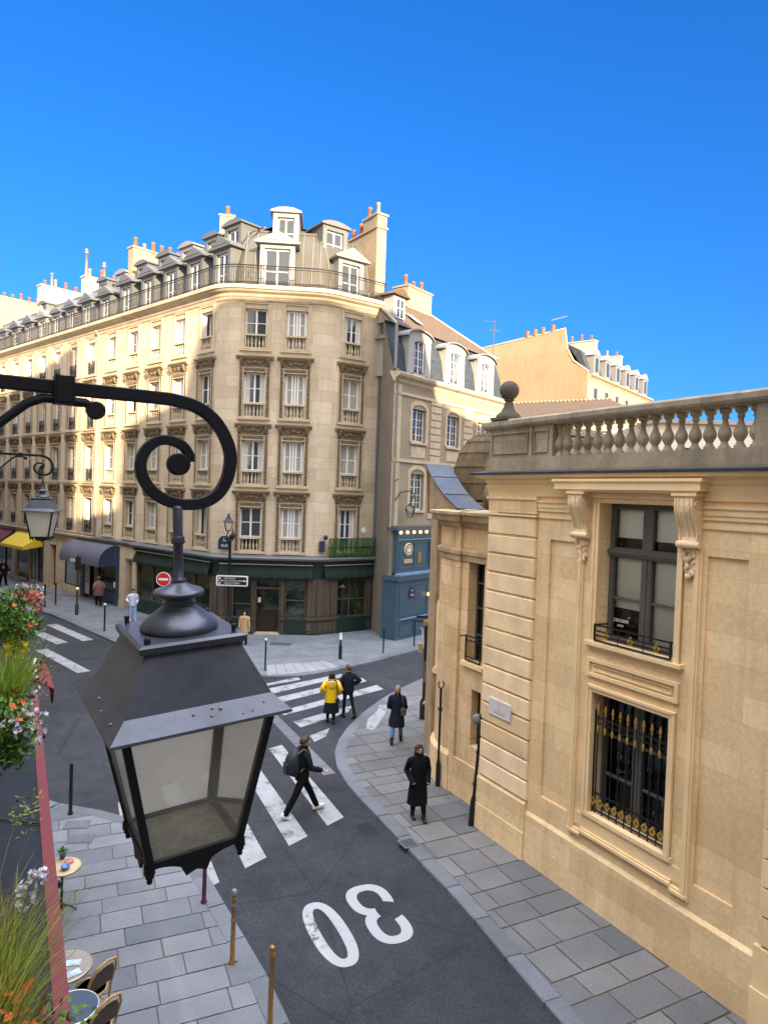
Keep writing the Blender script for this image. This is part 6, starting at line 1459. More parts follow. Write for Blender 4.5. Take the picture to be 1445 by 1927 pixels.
for txt, dz, dx in (('LES HALLES', .12, -.12), ('MUSEE DES ARTS DU MARAIS', 0, -.02), ('RUE DU TEMPLE', -.12, 0)):
    text_mesh(txt, .105, MS @ Matrix.Translation((dx, -.009, dz)) @ TM, .001, 'lettering', SIGNW, sg)
q = MB(MS)
for x, z in ((-.6, .12), (-.6, -.12), (.6, 0)): q.box(x-.05, x+.05, -.009, -.006, z-.03, z+.03)
q.build('sign_arrows', SIGNW, sg)
# no entry sign on its pole
pn = at(308, 1090, 31.0); Mn = LOC(pn.x, pn.y, 0); ne = thing('no_entry_sign', 'round red and white no entry sign on a pole behind the big lantern', 'sign', Mn)
q = MB(Mn); q.tube([(0, .06, 0), (0, .06, pn.z+.3)], .035, 8); q.build('pole', IRON_G, ne)
Md = LOC(pn.x, pn.y, pn.z) @ Matrix.Rotation(rad(90), 4, 'X')
q = MB(Md); q.lathe([(.33, -.02), (.33, .01)], (0, 0, 0), 28); q.build('disc_rim', SIGNW, ne); q = MB(Md); q.lathe([(.295, .01), (.295, .014)], (0, 0, 0), 28); q.build('disc', SIGNR, ne); q = MB(Md); q.box(-.22, .22, -.05, .05, .014, .018); q.build('white_bar', SIGNW, ne)
# slim sign posts
def signpost(p, label, h, parts, r=.04, z=0, tilt=None):
    M = LOC(p[0], p[1], z) @ (tilt or Matrix.Identity(4)); e = thing('sign_post', label, 'sign post', M); q = MB(M); q.lathe([(r*1.9, 0), (r*1.9, .55), (r*1.2, .65), (r, .7), (r, h)], (0, 0, 0), 10); q.build('post', IRON, e)
    for nm, fn, mt in parts: q = MB(M); fn(q); q.build(nm, mt, e)
    return e
signpost(G(640, 1240), 'thin sign post with small arm before the right cafe window', 3.2, [('sign_arm', lambda q: (q.box(-.16, .16, -.02, .02, 3.1, 3.16), q.box(-.05, .05, -.3, .3, 3.16, 3.2)), IRON_G), ('white_sleeve', lambda q: q.lathe([(.07, .85), (.075, .9), (.05, 1.15)], (0, 0, 0), 8), SIGNW)])
signpost(G(145, 1157), 'black sign post on the far pavement before the grey shop window with white collar', 3.3, [('sign_plate', lambda q: (q.box(-.05, .05, -.25, .25, 2.5, 3.2)), IRON), ('ball', lambda q: q.ball((0, 0, 1.45), .09, 8, 6), SIGNW)], .05)
def multi(q):
    q.tube([(-.1, 0, 3.15), (-.38, -.1, 3.2), (-.5, -.1, 3.2)], .03, 6); q.tube([(.05, 0, 3.2), (.3, .05, 3.4), (.6, .1, 3.3), (.9, .1, 3.1)], .03, 6); q.box(-.35, .2, -.03, .03, 3.28, 3.34); q.ball((.35, 0, 3.55), .12, 8, 6, (1, 1, 1.6)); q.box(.0, .2, -.06, .06, 2.4, 3.0)
signpost(G(797, 1352), 'tall black post carrying a cluster of sign brackets beside the rounded mansion corner', 3.15, [('brackets', multi, IRON), ('yellow_fitting', lambda q: q.lathe([(.05, 3.0), (.12, 3.1), (.10, 3.2)], (-.02, 0, 0), 8), GOLD),
    ('white_hooks', lambda q: (q.tube([(-.12, 0, 2.55), (-.13, 0, 2.9), (-.2, 0, 2.95)], .03, 5), q.tube([(.25, 0, 2.5), (.27, 0, 2.8), (.4, 0, 2.85)], .03, 5)), SIGNW), ('tan_box', lambda q: (q.box(-.26, -.12, -.06, .06, 2.15, 2.45), q.lathe([(.075, 1.2), (.075, 1.9)], (0, 0, 0), 8)), plain('tan plastic', (.40, .30, .15), .5))], .075)
def hook(q): q.tube([(-.05, 0, 2.62), (-.07, 0, 2.55), (-.04, 0, 2.47), (0, 0, 2.44), (.05, 0, 2.49), (.07, 0, 2.57), (.04, 0, 2.64)], .016, 5); q.tube([(-.06, 0, 1.98), (-.03, 0, 1.90), (0, 0, 1.86), (.04, 0, 1.90), (.06, 0, 1.98)], .014, 5)
signpost(G(823, 1479), 'slim black post with an open hook on top against the curved mansion wall', 2.46, [('hook', hook, IRON)], .030)
pl = G(886, 1553); tl = Matrix.Rotation(rad(3.4), 4, 'Y')
signpost(pl, 'black post with a pale round mirror at its top leaning by the rusticated pilaster', 2.45, [('roadsign', lambda q: q.lathe([(.12, -.02), (.14, 0), (.12, .03)], (0, 0, 0), 4) if False else q.ball((-.10, .02, 2.35), .12, 10, 7, (.9, .4, 1)), ZINC_L), ('clamps', lambda q: [q.lathe([(.05, z), (.055, z+.05)], (0, 0, 0), 8) for z in (.9, 1.6, 2.42)], IRON)], .035, 0, tl)  # the pale disc is a road sign seen from behind
# stone guard block and pale ball at the mansion's foot
pb = G(815, 1385); q = MB(LOC(pb.x+.10, pb.y+.5, 0)); q.tube([(0, 0, 0), (0, 0, .5), (0, 0, .72), (.02, 0, .85)], [.27, .26, .23, .1], 14); q.ball((-.12, 0, .83), .26, 12, 8, (1.2, 1, .35)); tag(q.build('guard_stone', ST_CTH), 'worn stone guard block at the foot of the rounded mansion wall', 'guard stone')
pb = G(818, 1440); q = MB(LOC(pb.x, pb.y, 0)); q.ball((0, 0, .12), .20, 14, 9, (1, 1, 1.3)); tag(q.build('guard_ball', ST_CT), 'pale rounded guard stone low behind the hooked post', 'guard stone')
# wall lantern above the blue cafe
pw = MB_ @ Vector((-.75, .25, 6.4)); Mw_ = LOC(pw.x, pw.y, pw.z); e = thing('wall_lamp', 'small lantern on a curled iron arm above the blue cafe', 'wall lamp', Mw_)
q = MB(MB_); q.tube([(-.35, .05, 5.9), (-.35, .06, 7.9), (-.35, .25, 8.0)], .03, 5); q.tube([(-.35, .06, 6.9), (-.6, .25, 7.35), (-1.0, .5, 7.45), (-1.3, .6, 7.3), (-1.25, .6, 7.1), (-1.1, .6, 7.15)], .03, 6); q.tube([(-1.05, .55, 7.4), (-1.05, .55, 6.75)], .02, 5); q.build('arm', IRON, e)
q = MB(MB_ @ Matrix.Translation((-1.05, .55, 6.1))); q.lathe([(.12, 0), (.24, .42), (.26, .43), (.2, .58), (.08, .66), (.03, .7)], (0, 0, 0), 8, smooth=False); q.build('lamp_shade', LGLASS, e)
q = MB(MB_ @ Matrix.Translation((-1.05, .55, 6.1)))
q.lathe([(.26, .43), (.2, .58), (.08, .68), (.03, .72)], (0, 0, 0), 8, smooth=False)
for k in range(8): a = 2*math.pi*k/8; q.tube([(.12*math.cos(a), .12*math.sin(a), 0), (.25*math.cos(a), .25*math.sin(a), .43)], .012, 4)
q.build('lamp_cage', IRON, e)
# ------------------------------------------------------------------ people
SKIN = plain('skin', (.52, .30, .20), .6, 0, .06, 6); SKINL = plain('light skin', (.60, .38, .27), .6, 0, .06, 6)
def cloth(n, c, v=.3): return plain(n, c, .9, 0, v, 7, .6, .15, 70)
BLK = cloth('black cloth', (.008, .009, .011)); BLK2 = cloth('black wool', (.006, .006, .007)); NVY = cloth('navy cloth', (.010, .014, .024)); DEN = cloth('blue denim', (.10, .20, .36)); YRC = plain('yellow raincoat', (.72, .46, .005), .55, 0, .1, 8, .3, .4); MUST = cloth('mustard lining', (.42, .20, .01))
BROWNH = plain('brown hair', (.045, .024, .014), .6, 0, .4, 30, .5, .4); DARKH = plain('dark hair', (.014, .010, .008), .6, 0, .4, 30, .5, .4); BLONDE = plain('light brown hair', (.26, .15, .08), .6, 0, .4, 30, .5, .4); LIPS = plain('lips', (.35, .10, .08), .5)
SHOE = plain('black shoe leather', (.01, .01, .01), .35); SNK = plain('white sneaker', (.68, .70, .74), .6, 0, .08, 20); SOLE = plain('tan sole', (.42, .30, .22), .7); WSH = cloth('pale blue shirt', (.50, .58, .72), .12); PBL = cloth('light blue trousers', (.28, .42, .66), .15); TANC = cloth('tan coat', (.42, .29, .14), .15); BRNC = cloth('brown coat', (.16, .095, .075), .2)
def skin_mesh(name, verts, edges, radii, mat, parent, levels=1):
    me = bpy.data.meshes.new(name+'_src'); me.from_pydata(verts, edges, []); ob = bpy.data.objects.new(name+'_src', me); C.objects.link(ob)
    md = ob.modifiers.new('skin', 'SKIN'); md.use_smooth_shade = True; md.branch_smoothing = .6
    sv = me.skin_vertices[0].data
    for i, r in enumerate(radii): sv[i].radius = (r, r) if not isinstance(r, tuple) else r
    sv[0].use_root = True
    sb = ob.modifiers.new('sub', 'SUBSURF'); sb.levels = levels; sb.render_levels = levels
    bpy.context.view_layer.update(); r = bpy.data.meshes.new_from_object(ob.evaluated_get(bpy.context.evaluated_depsgraph_get()))
    bpy.data.objects.remove(ob); r.name = name; r.materials.clear(); r.materials.append(mat)
    for p in r.polygons: p.use_smooth = True
    return r
def ik(a, b, l1, l2, pole):
    a, b, pole = Vector(a), Vector(b), Vector(pole); d = b-a; L = min(d.length, (l1+l2)*.999); d.normalize()
    x = (l1*l1-l2*l2+L*L)/(2*L); h = math.sqrt(max(0, l1*l1-x*x)); pv = pole-d*pole.dot(d); pv.normalize(); return a+d*x+pv*h, a+d*L
def person(label, px, py, depthz, heading, H, p):
    """p: dict of pose and clothing. local axes: x right, y forward, z up; heading deg clockwise from +Y"""
    g_ = G(px, py, depthz); M = LOC(g_.x, g_.y, depthz, -rad(heading)); e = thing('person', label, 'person', M); k = H/1.75
    V = lambda x, y, z: Vector((x*k, y*k, z*k))
    hz = .93+p.get('hipdz', 0); lean = p.get('lean', 0.0); sw = p.get('shw', .19)
    hips = [V(-.09, 0, hz), V(.09, 0, hz)]; pel = V(0, 0, hz+.04)
    chest = V(0, lean*.8, 1.24); neck = V(0, lean, 1.46); sh_ = [V(-sw, lean, 1.385), V(sw, lean, 1.385)]
    feet = [V(*f) for f in p.get('feet', ((-.10, .0, .08), (.10, .0, .08)))]
    kn, an = [], []
    for i in (0, 1): a, b = ik(hips[i], feet[i], .432*k, .425*k, (0, 1, 0)); kn.append(a); an.append(b)
    hands = [V(*f) for f in p.get('hands', ((-.24, .05, .80), (.24, .05, .80)))]; el, wr = [], []
    for i in (0, 1): a, b = ik(sh_[i], hands[i], .29*k, .26*k, ((-.4, .4)[i], -1, -.2)); el.append(a); wr.append(b)
    turn = rad(p.get('turn', 0)); hd = V(0, lean*1.1+.015, 1.60); tdn = p.get('nod', 0)
    fy = Vector((math.sin(turn), math.cos(turn), -tdn)).normalized(); fx = Vector((math.cos(turn), -math.sin(turn), 0)); fu = fx.cross(fy)
    HP = lambda x, y, z: hd+fx*(x*k)+fy*(y*k)+fu*(z*k)
    vs, es, rs = [], [], []
    def add(v, r, par=None):
        vs.append(tuple(v)); rs.append(r*k if not isinstance(r, tuple) else (r[0]*k, r[1]*k))
        if par is not None: es.append((par, len(vs)-1))
        return len(vs)-1
    c0 = add(pel, .13); c1 = add(V(0, lean*.3, 1.10), .12, c0); c2 = add(chest, .145, c1); c3 = add(V(0, lean*.95, 1.38), .085, c2); c4 = add(neck+V(0, 0, .03), .055, c3)
    c5 = add(HP(0, -.01, -.05), .068, c4); c6 = add(HP(0, -.005, .01), .080, c5); c7 = add(HP(0, -.012, .05), .062, c6)
    for i in (0, 1):
        a = add(sh_[i]+V(0, 0, -.02), .042, c3); b = add(el[i], .043, a); w_ = add(wr[i], .027, b)
        d_ = (wr[i]-el[i]).normalized(); s_ = (-1, 1)[i]; side = d_.cross(Vector((0, 1, .3))).normalized(); nrm = side.cross(d_).normalized()
        pm = add(wr[i]+d_*.055*k, (.034, .022), w_)
        for j, (o_, l_) in enumerate(((-.027, .070), (-.009, .080), (.009, .076), (.027, .062))):
            f1 = add(wr[i]+d_*.095*k+side*o_*k, .0095, pm); f2 = add(wr[i]+d_*(.095+l_*.5)*k+side*o_*k*1.1+nrm*.008*k, .0085, f1); add(wr[i]+d_*(.095+l_*.85)*k+side*o_*k+nrm*.03*k, .007, f2)
        t1 = add(wr[i]+d_*.045*k+side*(-.038)*k*1, .011, pm); add(wr[i]+d_*.085*k+side*(-.052)*k+nrm*.012*k, .009, t1)
        a = add(hips[i], .088, c0); b = add(kn[i], .055, a); c = add(an[i], .036, b); toe = Vector((0, .10*k, -.045*k)); add(an[i]+toe, .030, c)
    me = skin_mesh('body', vs, es, rs, p.get('skin', SKIN), None)
    # nose, ears and eyes belong to the same mesh
    import bmesh
    bm = bmesh.new(); bm.from_mesh(me)
    def blob(c, r, s=(1, 1, 1), mi=0):
        r_ = bmesh.ops.create_uvsphere(bm, u_segments=8, v_segments=6, radius=r*k, matrix=Matrix.Translation(c) @ Matrix((( *(fx*s[0]), 0), (*(fy*s[1]), 0), (*(fu*s[2]), 0), (0, 0, 0, 1))).transposed().to_3x3().to_4x4() if False else Matrix.Translation(c) @ Matrix(((fx.x*s[0], fy.x*s[1], fu.x*s[2], 0), (fx.y*s[0], fy.y*s[1], fu.y*s[2], 0), (fx.z*s[0], fy.z*s[1], fu.z*s[2], 0), (0, 0, 0, 1))))
        fs = set(f for v in r_['verts'] for f in v.link_faces)
        for f in fs: f.material_index = mi; f.smooth = True
    blob(HP(0, .0, .0), .1, (.80, .96, 1.12)); blob(HP(0, .098, -.012), .016, (.8, 1.2, 1.3)); blob(HP(0, .082, -.055), .018, (1.2, .5, .4), 2); blob(HP(0, .055, -.085), .030, (1.1, .8, .7))
    for s_ in (-1, 1): blob(HP(s_*.083, -.005, -.005), .02, (.4, .9, 1.3)); blob(HP(s_*.031, .083, .018), .0125, (1.2, .7, .7), 1)
    bm.to_mesh(me); bm.free(); me.materials.append(DARKH); me.materials.append(LIPS)
    body = bpy.data.objects.new('body', me); C.objects.link(body); body.parent = e; WM[body.name] = M
    def part(name, q, mat, par=e): return q.build(name, mat, par)
    def ellring(c, rx, ry, n=18, up=None, wob=0, ph=0):
        return [(c.x+rx*k*math.cos(2*math.pi*j/n)*(1+wob*math.sin(5*2*math.pi*j/n+ph)), c.y+ry*k*math.sin(2*math.pi*j/n)*(1+wob*math.sin(5*2*math.pi*j/n+ph)), c.z) for j in range(n)]
    lean_at = lambda z: lean*max(0, (z-hz))/.5
    # legs
    lm = p.get('legs'); q = MB(M)
    if lm:
        lr = p.get('legr', 1.0); bot = p.get('legbot', 0.0); ankle_r = p.get('anker', .062)
        for i in (0, 1):
            a, b, c = hips[i], kn[i], an[i]; c = c+(b-c)*bot
            pts = [a+V(0, 0, .06), a+(b-a)*.15, a+(b-a)*.6, b, b+(c-b)*.4, c+(b-c)*.05, c+Vector((0, 0, -.01*k))]
            q.tube(pts, [r*k*lr for r in (.085, .094, .080, .070, .068, ankle_r, ankle_r*.98)], 12)
        q.grid([ellring(V(0, 0, z), rx, ry) for z, rx, ry in ((hz-.10, .11, .09), (hz, .155, .115), (hz+.10, .145, .11))], True)
        part('trousers', q, lm)
    # shoes
    sl_ = p.get('shoe', SHOE); boot = p.get('boot', .0)
    for i in (0, 1):
        q = MB(M); a = an[i]; pit = p.get('toe', (0, 0))[i]; f = Vector((0, math.cos(pit), math.sin(pit))); u = Vector((0, -math.sin(pit), math.cos(pit)))
        rows = []
        for t_, w_, h_ in ((-.085, .022, .05), (-.07, .038, .085), (-.03, .042, .095), (.04, .044, .075), (.10, .047, .055), (.15, .042, .042), (.175, .022, .03)):
            c = a+f*(t_*k)-u*(.045*k); rows.append([(c.x+w_*k*math.cos(an_), c.y+f.y*0+u.y*(max(-.03, h_*.9*math.sin(an_))*k), c.z+u.z*(max(-.032, h_*.9*math.sin(an_))*k)) for an_ in [2*math.pi*j/10 for j in range(10)]])
        q.grid(rows, True, True, True, True)
        if boot: q.tube([a+V(0, 0, -.02), a+(kn[i]-a)*boot], [.05*k, .062*k], 10)
        shoe_ = part('shoe', q, sl_)
        if p.get('sole'):
            q = MB(M); rows = []
            for t_, w_ in ((-.095, .02), (-.08, .042), (0, .047), (.10, .052), (.16, .045), (.185, .02)):
                c = a+f*(t_*k)-u*(.085*k); rows.append([(c.x-w_*k, c.y, c.z), (c.x+w_*k, c.y, c.z), (c.x+w_*k, c.y+u.y*.025*k, c.z+u.z*.025*k), (c.x-w_*k, c.y+u.y*.025*k, c.z+u.z*.025*k)])
            q.grid(rows, True, False, True, True); q.build('sole', SOLE, shoe_)
    # skirt or long coat and jacket
    def torso(prof, name, mat, wob=.0, sleeves=True, srad=(.078, .062, .05), cuff=.0):
        q = MB(M); rows = []
        for z, rx, ry in prof: rows.append(ellring(V(0, lean_at(z), z), rx, ry, 20, None, wob if z < 1.0 else wob*.3, z*7))
        q.grid(rows, True, True, False, True)
        if sleeves:
            for i in (0, 1):
                s_ = (-1, 1)[i]; a = sh_[i]+V(-s_*.03, 0, .0); c = wr[i]-(wr[i]-el[i]).normalized()*cuff*k
                q.tube([a+V(-s_*.05, 0, .015), a+V(0, 0, .0), sh_[i]+V(s_*.005, 0, -.025), sh_[i]+(el[i]-sh_[i])*.28, sh_[i]+(el[i]-sh_[i])*.6, el[i], el[i]+(c-el[i])*.5, c], [r*k for r in (.045, .066, .074, srad[0]*.92, srad[0]*.86, srad[1]*1.0, srad[1]*.95, srad[2])], 12)
        q.ball(tuple(V(0, lean, 1.39)), .12*k, 14, 9, (1.78, .95, .68))
        return part(name, q, mat)
    if p.get('skirt'):
        q = MB(M); q.grid([ellring(V(0, 0, z), rx, ry, 24, None, .05 if z < .9 else 0, 1) for z, rx, ry in p['skirt'][1]], True, True); part('skirt', q, p['skirt'][0])
    jk = None
    if p.get('coat'): jk = torso(*p['coat'])
    # hair
    hm, hk = p['hair']; q = MB(M); rows = []
    for i in range(9):
        th = math.pi*.62*i/8; rows.append([tuple(HP(math.cos(a)*math.sin(th)*.092, -.014+math.sin(a)*math.sin(th)*(.112 if math.sin(a) < .3 else .098), .012+.112*math.cos(th)+(.0 if math.sin(a) < .35 else .055*math.sin(th)*(math.sin(a)-.35)/.65*1.3))) for a in [2*math.pi*j/16 for j in range(16)]])
    q.grid(rows[::-1], True, True)
    if hk in ('long', 'bob'):
        zb_ = -.20 if hk == 'long' else -.115
        q.grid([[tuple(HP((.095+.02*t_)*math.cos(a)*(1.05+.06*math.sin(a*9+t_*5)), -.02+(.115-.02*(t_ > .8))*math.sin(a), .03+(zb_-.03)*t_)) for a in [math.pi*.92+math.pi*1.16*j/18 for j in range(19)]] for t_ in (0, .35, .7, 1)][::-1], False, True)
        q.grid([[tuple(HP((.075+.02*t_)*math.cos(a), -.02+(.09)*math.sin(a), .03+(zb_-.03)*t_)) for a in [math.pi*.95+math.pi*1.1*j/18 for j in range(19)]] for t_ in (0, .35, .7, 1)], False, True)
    if hk == 'pony': q.tube([tuple(HP(0, -.11, .03)), tuple(HP(0, -.15, .0)), tuple(HP(0, -.13, -.07)), tuple(HP(0, -.11, -.14))], [.03*k, .034*k, .028*k, .01*k], 8)
    if hk == 'bun': q.ball(tuple(HP(0, -.12, .06)), .045*k, 8, 6)
    part('hair', q, hm)
    for fn in p.get('extra', ()): fn(e, M, k, V, HP, part, sh_, el, wr, jk)
    return e
COAT_LONG = [(.42, .235, .175), (.6, .225, .165), (.85, .20, .15), (1.02, .175, .135), (1.2, .19, .14), (1.34, .205, .135), (1.42, .17, .11), (1.47, .075, .07)]
JKT = [(.80, .19, .145), (.92, .19, .145), (1.06, .175, .135), (1.22, .19, .145), (1.34, .205, .135), (1.42, .17, .11), (1.485, .07, .07)]
def glasses(e, M, k, V, HP, part, *r):
    q = MB(M)
    for s_ in (-1, 1): q.ball(tuple(HP(s_*.032, .095, .018)), .024*k, 10, 6, (1.1, .45, .8))
    q.tube([tuple(HP(-.085, .0, .025)), tuple(HP(-.05, .088, .024)), tuple(HP(.05, .088, .024)), tuple(HP(.085, .0, .025))], .004*k, 5); part('sunglasses', q, SIGNK)
def collar(mat, r=.075, h=.09):
    def f(e, M, k, V, HP, part, sh_, el, wr, jk):
        q = MB(M); c = HP(0, -.01, -.15); q.lathe([(r*1.25, -.03), (r*1.12, h*.5), (r, h)], tuple(c), 12); q.build('collar', mat, jk)
    return f
def backpack(e, M, k, V, HP, part, sh_, el, wr, jk):
    q = MB(M); rows = []
    for z, w_, d_ in ((.90, .10, .06), (.95, .16, .12), (1.1, .175, .155), (1.28, .165, .14), (1.40, .13, .10), (1.46, .07, .05)):
        rows.append([tuple(V(w_*math.copysign(abs(math.cos(a))**.7, math.cos(a)), -.12-d_*.75+d_*math.copysign(abs(math.sin(a))**.7, math.sin(a)), z)) for a in [2*math.pi*j/16 for j in range(16)]])
    q.grid(rows, True, True, True, True); q.box(-.11*k, .11*k, -.40*k, -.30*k, .98*k, 1.2*k); bp_ = part('backpack', q, plain('dark navy nylon', (.010, .016, .024), .6, 0, .3, 12, .3))
    q = MB(M)
    for s_ in (-1, 1): q.tube([tuple(V(s_*.12, -.16, 1.40)), tuple(V(s_*.13, -.03, 1.49)), tuple(V(s_*.13, .12, 1.38)), tuple(V(s_*.15, .12, 1.2)), tuple(V(s_*.16, -.1, 1.02))], .022*k, 6)
    q.build('strap', plain('plum strap', (.10, .045, .045), .8), bp_)
person('walking man in black with a navy backpack and white sneakers on the nearer crossing', 566, 1534, RZ, 62, 1.82, dict(feet=((-.09, .42, .08), (.09, -.40, .10)), toe=(.12, -.42), hands=((-.20, .20, 1.02), (.30, .33, 1.05)), hipdz=-.05, lean=.03, turn=8, legs=BLK2, legr=1.02, anker=.062, shoe=SNK, sole=True,
    coat=(JKT, 'jacket', BLK, .01, True, (.075, .062, .048), .0), hair=(BROWNH, 'short'), extra=(collar(BLK), backpack)))
person('woman in a long black coat and sunglasses facing the camera on the right pavement', 784, 1540, 0, 168, 1.70, dict(feet=((-.12, .16, .08), (.10, -.04, .08)), toe=(0, 0), hands=((-.19, .15, .98), (.20, .13, .98)), legs=BLK2, anker=.045, boot=.75, shoe=SHOE, skin=SKINL,
    coat=([(.36, .24, .19)]+COAT_LONG[1:], 'coat', BLK2, .03, True, (.082, .07, .06), -.13), hair=(BROWNH, 'long'), turn=-8, extra=(glasses, collar(BLK2, .085, .10))))
def crossbag(mat, side, zc, big=.12):
    def f(e, M, k, V, HP, part, sh_, el, wr, jk):
        q = MB(M); c = V(side*.20, -.12, zc); q.ball(tuple(c), big*k, 12, 8, (.75, .5, 1.0)); q.box(c.x-big*.6*k, c.x+big*.6*k, c.y-big*.45*k, c.y+big*.45*k, c.z-big*.8*k, c.z+big*.3*k); b_ = part('shoulder_bag', q, mat)
        q = MB(M); q.tube([tuple(c+V(0, 0, .08)), tuple(V(side*.19, -.15, 1.25)), tuple(V(side*.14, -.06, 1.46)), tuple(V(side*.12, .12, 1.35))], .014*k, 6); q.build('strap', mat, b_)
    return f
person('woman with light tied hair in a dark coat and blue jeans seen from behind', 745, 1398, 0, 8, 1.70, dict(feet=((-.11, -.22, .10), (.12, .18, .08)), toe=(-.35, 0), hands=((-.17, .17, 1.0), (.18, .18, 1.02)), legs=DEN, anker=.045, shoe=SHOE, boot=.3, hair=(BLONDE, 'pony'), turn=-6,
    coat=([(.52, .245, .20), (.7, .235, .185)]+COAT_LONG[2:], 'coat', NVY, .03, True, (.085, .07, .058), -.13), extra=(collar(NVY, .08, .07), crossbag(plain('olive bag', (.045, .045, .03), .7), 1, 1.0, .13))))
def hood_patch(e, M, k, V, HP, part, sh_, el, wr, jk):
    q = MB(M); q.tube([tuple(V(-.10, -.05, 1.46)), tuple(V(-.06, -.12, 1.47)), tuple(V(.06, -.12, 1.47)), tuple(V(.10, -.05, 1.46))], .032*k, 8); q.build('collar', MUST, jk)
    q = MB(M); q.ball(tuple(V(0, -.135, 1.31)), .14*k, 14, 9, (.95, .35, 1.15)); q.build('hood', YRC, jk)
    q = MB(M); q.ball(tuple(V(0, -.16, 1.40)), .075*k, 12, 6, (1.25, .35, .62)); q.build('hood_lining', cloth('white blue print', (.45, .47, .62), .5), jk)
person('woman in a yellow hooded raincoat and black skirt on the farther crossing', 622, 1360, RZ, -6, 1.66, dict(feet=((-.10, .12, .08), (.09, -.12, .08)), hands=((-.30, .08, 1.05), (.26, .10, 1.04)), legs=BLK2, anker=.042, shoe=SHOE, hair=(DARKH, 'bob'),
    skirt=(cloth('black skirt', (.008, .012, .016)), [(.36, .27, .22), (.55, .24, .20), (.8, .20, .16), (1.0, .16, .13)]), coat=([(.72, .235, .18), (.78, .23, .175), (.95, .215, .16), (1.2, .21, .155), (1.34, .21, .14), (1.42, .17, .11), (1.47, .075, .07)], 'raincoat', YRC, .02, True, (.09, .085, .085), .03),
    extra=(hood_patch, crossbag(SIGNK, 1, .78, .11))))
person('person in dark puffer jacket and leggings walking beside the yellow raincoat', 653, 1350, RZ, -40, 1.74, dict(feet=((-.08, .10, .08), (.09, -.30, .12)), toe=(0, -.5), hands=((-.20, .28, 1.12), (.24, -.02, 1.08)), legs=cloth('dark plum leggings', (.018, .014, .022)), legr=.82, anker=.042, shoe=SHOE, boot=.35, hair=(BROWNH, 'short'), turn=-25,
    coat=([(.78, .19, .145), (.86, .215, .165), (1.0, .215, .17), (1.2, .225, .17), (1.34, .215, .145), (1.42, .17, .11), (1.485, .08, .08)], 'jacket', NVY, .03, True, (.095, .085, .06), .0), extra=(collar(NVY, .085, .06),)))
person('person in pale blue shirt and light blue trousers on the far pavement', 250, 1168, 0, 150, 1.74, dict(feet=((-.12, .10, .08), (.12, -.05, .08)), hands=((-.16, .22, .98), (.24, .12, 1.05)), legs=PBL, legr=1.15, anker=.085, shoe=SNK, hair=(DARKH, 'short'), coat=([(.82, .20, .15)]+JKT[1:], 'shirt', WSH, .02, True, (.08, .07, .055), .04)))
def scarf(e, M, k, V, HP, part, sh_, el, wr, jk):
    q = MB(M); q.tube([tuple(HP(-.09, 0, -.14)), tuple(HP(-.115, 0, .02)), tuple(HP(-.06, -.02, .13)), tuple(HP(.06, -.02, .13)), tuple(HP(.115, 0, .02)), tuple(HP(.09, 0, -.14)), tuple(V(.02, .13, 1.30))], .035*k, 8); q.build('scarf', BLK2, jk)
person('woman in a tan coat and dark head scarf before the cafe, partly behind the lantern', 459, 1213, 0, 178, 1.62, dict(feet=((-.10, 0, .08), (.10, .04, .08)), hands=((-.25, .04, .82), (.25, .04, .82)), legs=BLK2, shoe=SHOE, hair=(DARKH, 'bob'), skin=SKINL, coat=([(.55, .215, .16), (.75, .21, .155)]+COAT_LONG[3:], 'coat', TANC, .02, True, (.08, .068, .06), .02), extra=(scarf,)))
def cap_(e, M, k, V, HP, part, *r): q = MB(M); q.ball(tuple(HP(0, .0, .075)), .108*k, 14, 8, (.95, 1.1, .62)); part('cap', q, cloth('grey cap', (.10, .11, .12)))
person('stooped person in a brown coat and grey cap walking past the navy awning shop', 186, 1142, 0, -35, 1.80, dict(feet=((-.09, .08, .08), (.09, -.08, .08)), hands=((-.26, .06, .92), (.26, .06, .92)), lean=.06, legs=BLK2, shoe=plain('tan shoe', (.25, .19, .12), .6), hair=(DARKH, 'short'), coat=([(.66, .27, .20), (.9, .28, .21), (1.1, .29, .22), (1.26, .28, .21), (1.38, .24, .17), (1.45, .17, .12), (1.49, .08, .08)], 'coat', BRNC, .02, True, (.10, .09, .07), .0), extra=(cap_,)))
def obag(e, M, k, V, HP, part, *r): q = MB(M); q.ball(tuple(V(.1, .2, 1.18)), .1*k, 10, 7, (.8, .6, 1.1)); part('orange_scarf', q, cloth('orange cloth', (.55, .10, .03)))
person('person in dark clothes with an orange scarf at the left edge of the far pavement', 6, 1101, 0, 120, 1.85, dict(feet=((-.12, .16, .08), (.12, -.14, .08)), hands=((-.3, .1, .9), (.3, .1, .9)), legs=BLK2, legr=1.3, shoe=SHOE, hair=(BROWNH, 'long'), coat=([(.6, .28, .22), (.8, .27, .21)]+COAT_LONG[3:], 'coat', BLK, .04, True, (.11, .10, .08), .0), extra=(obag,)))
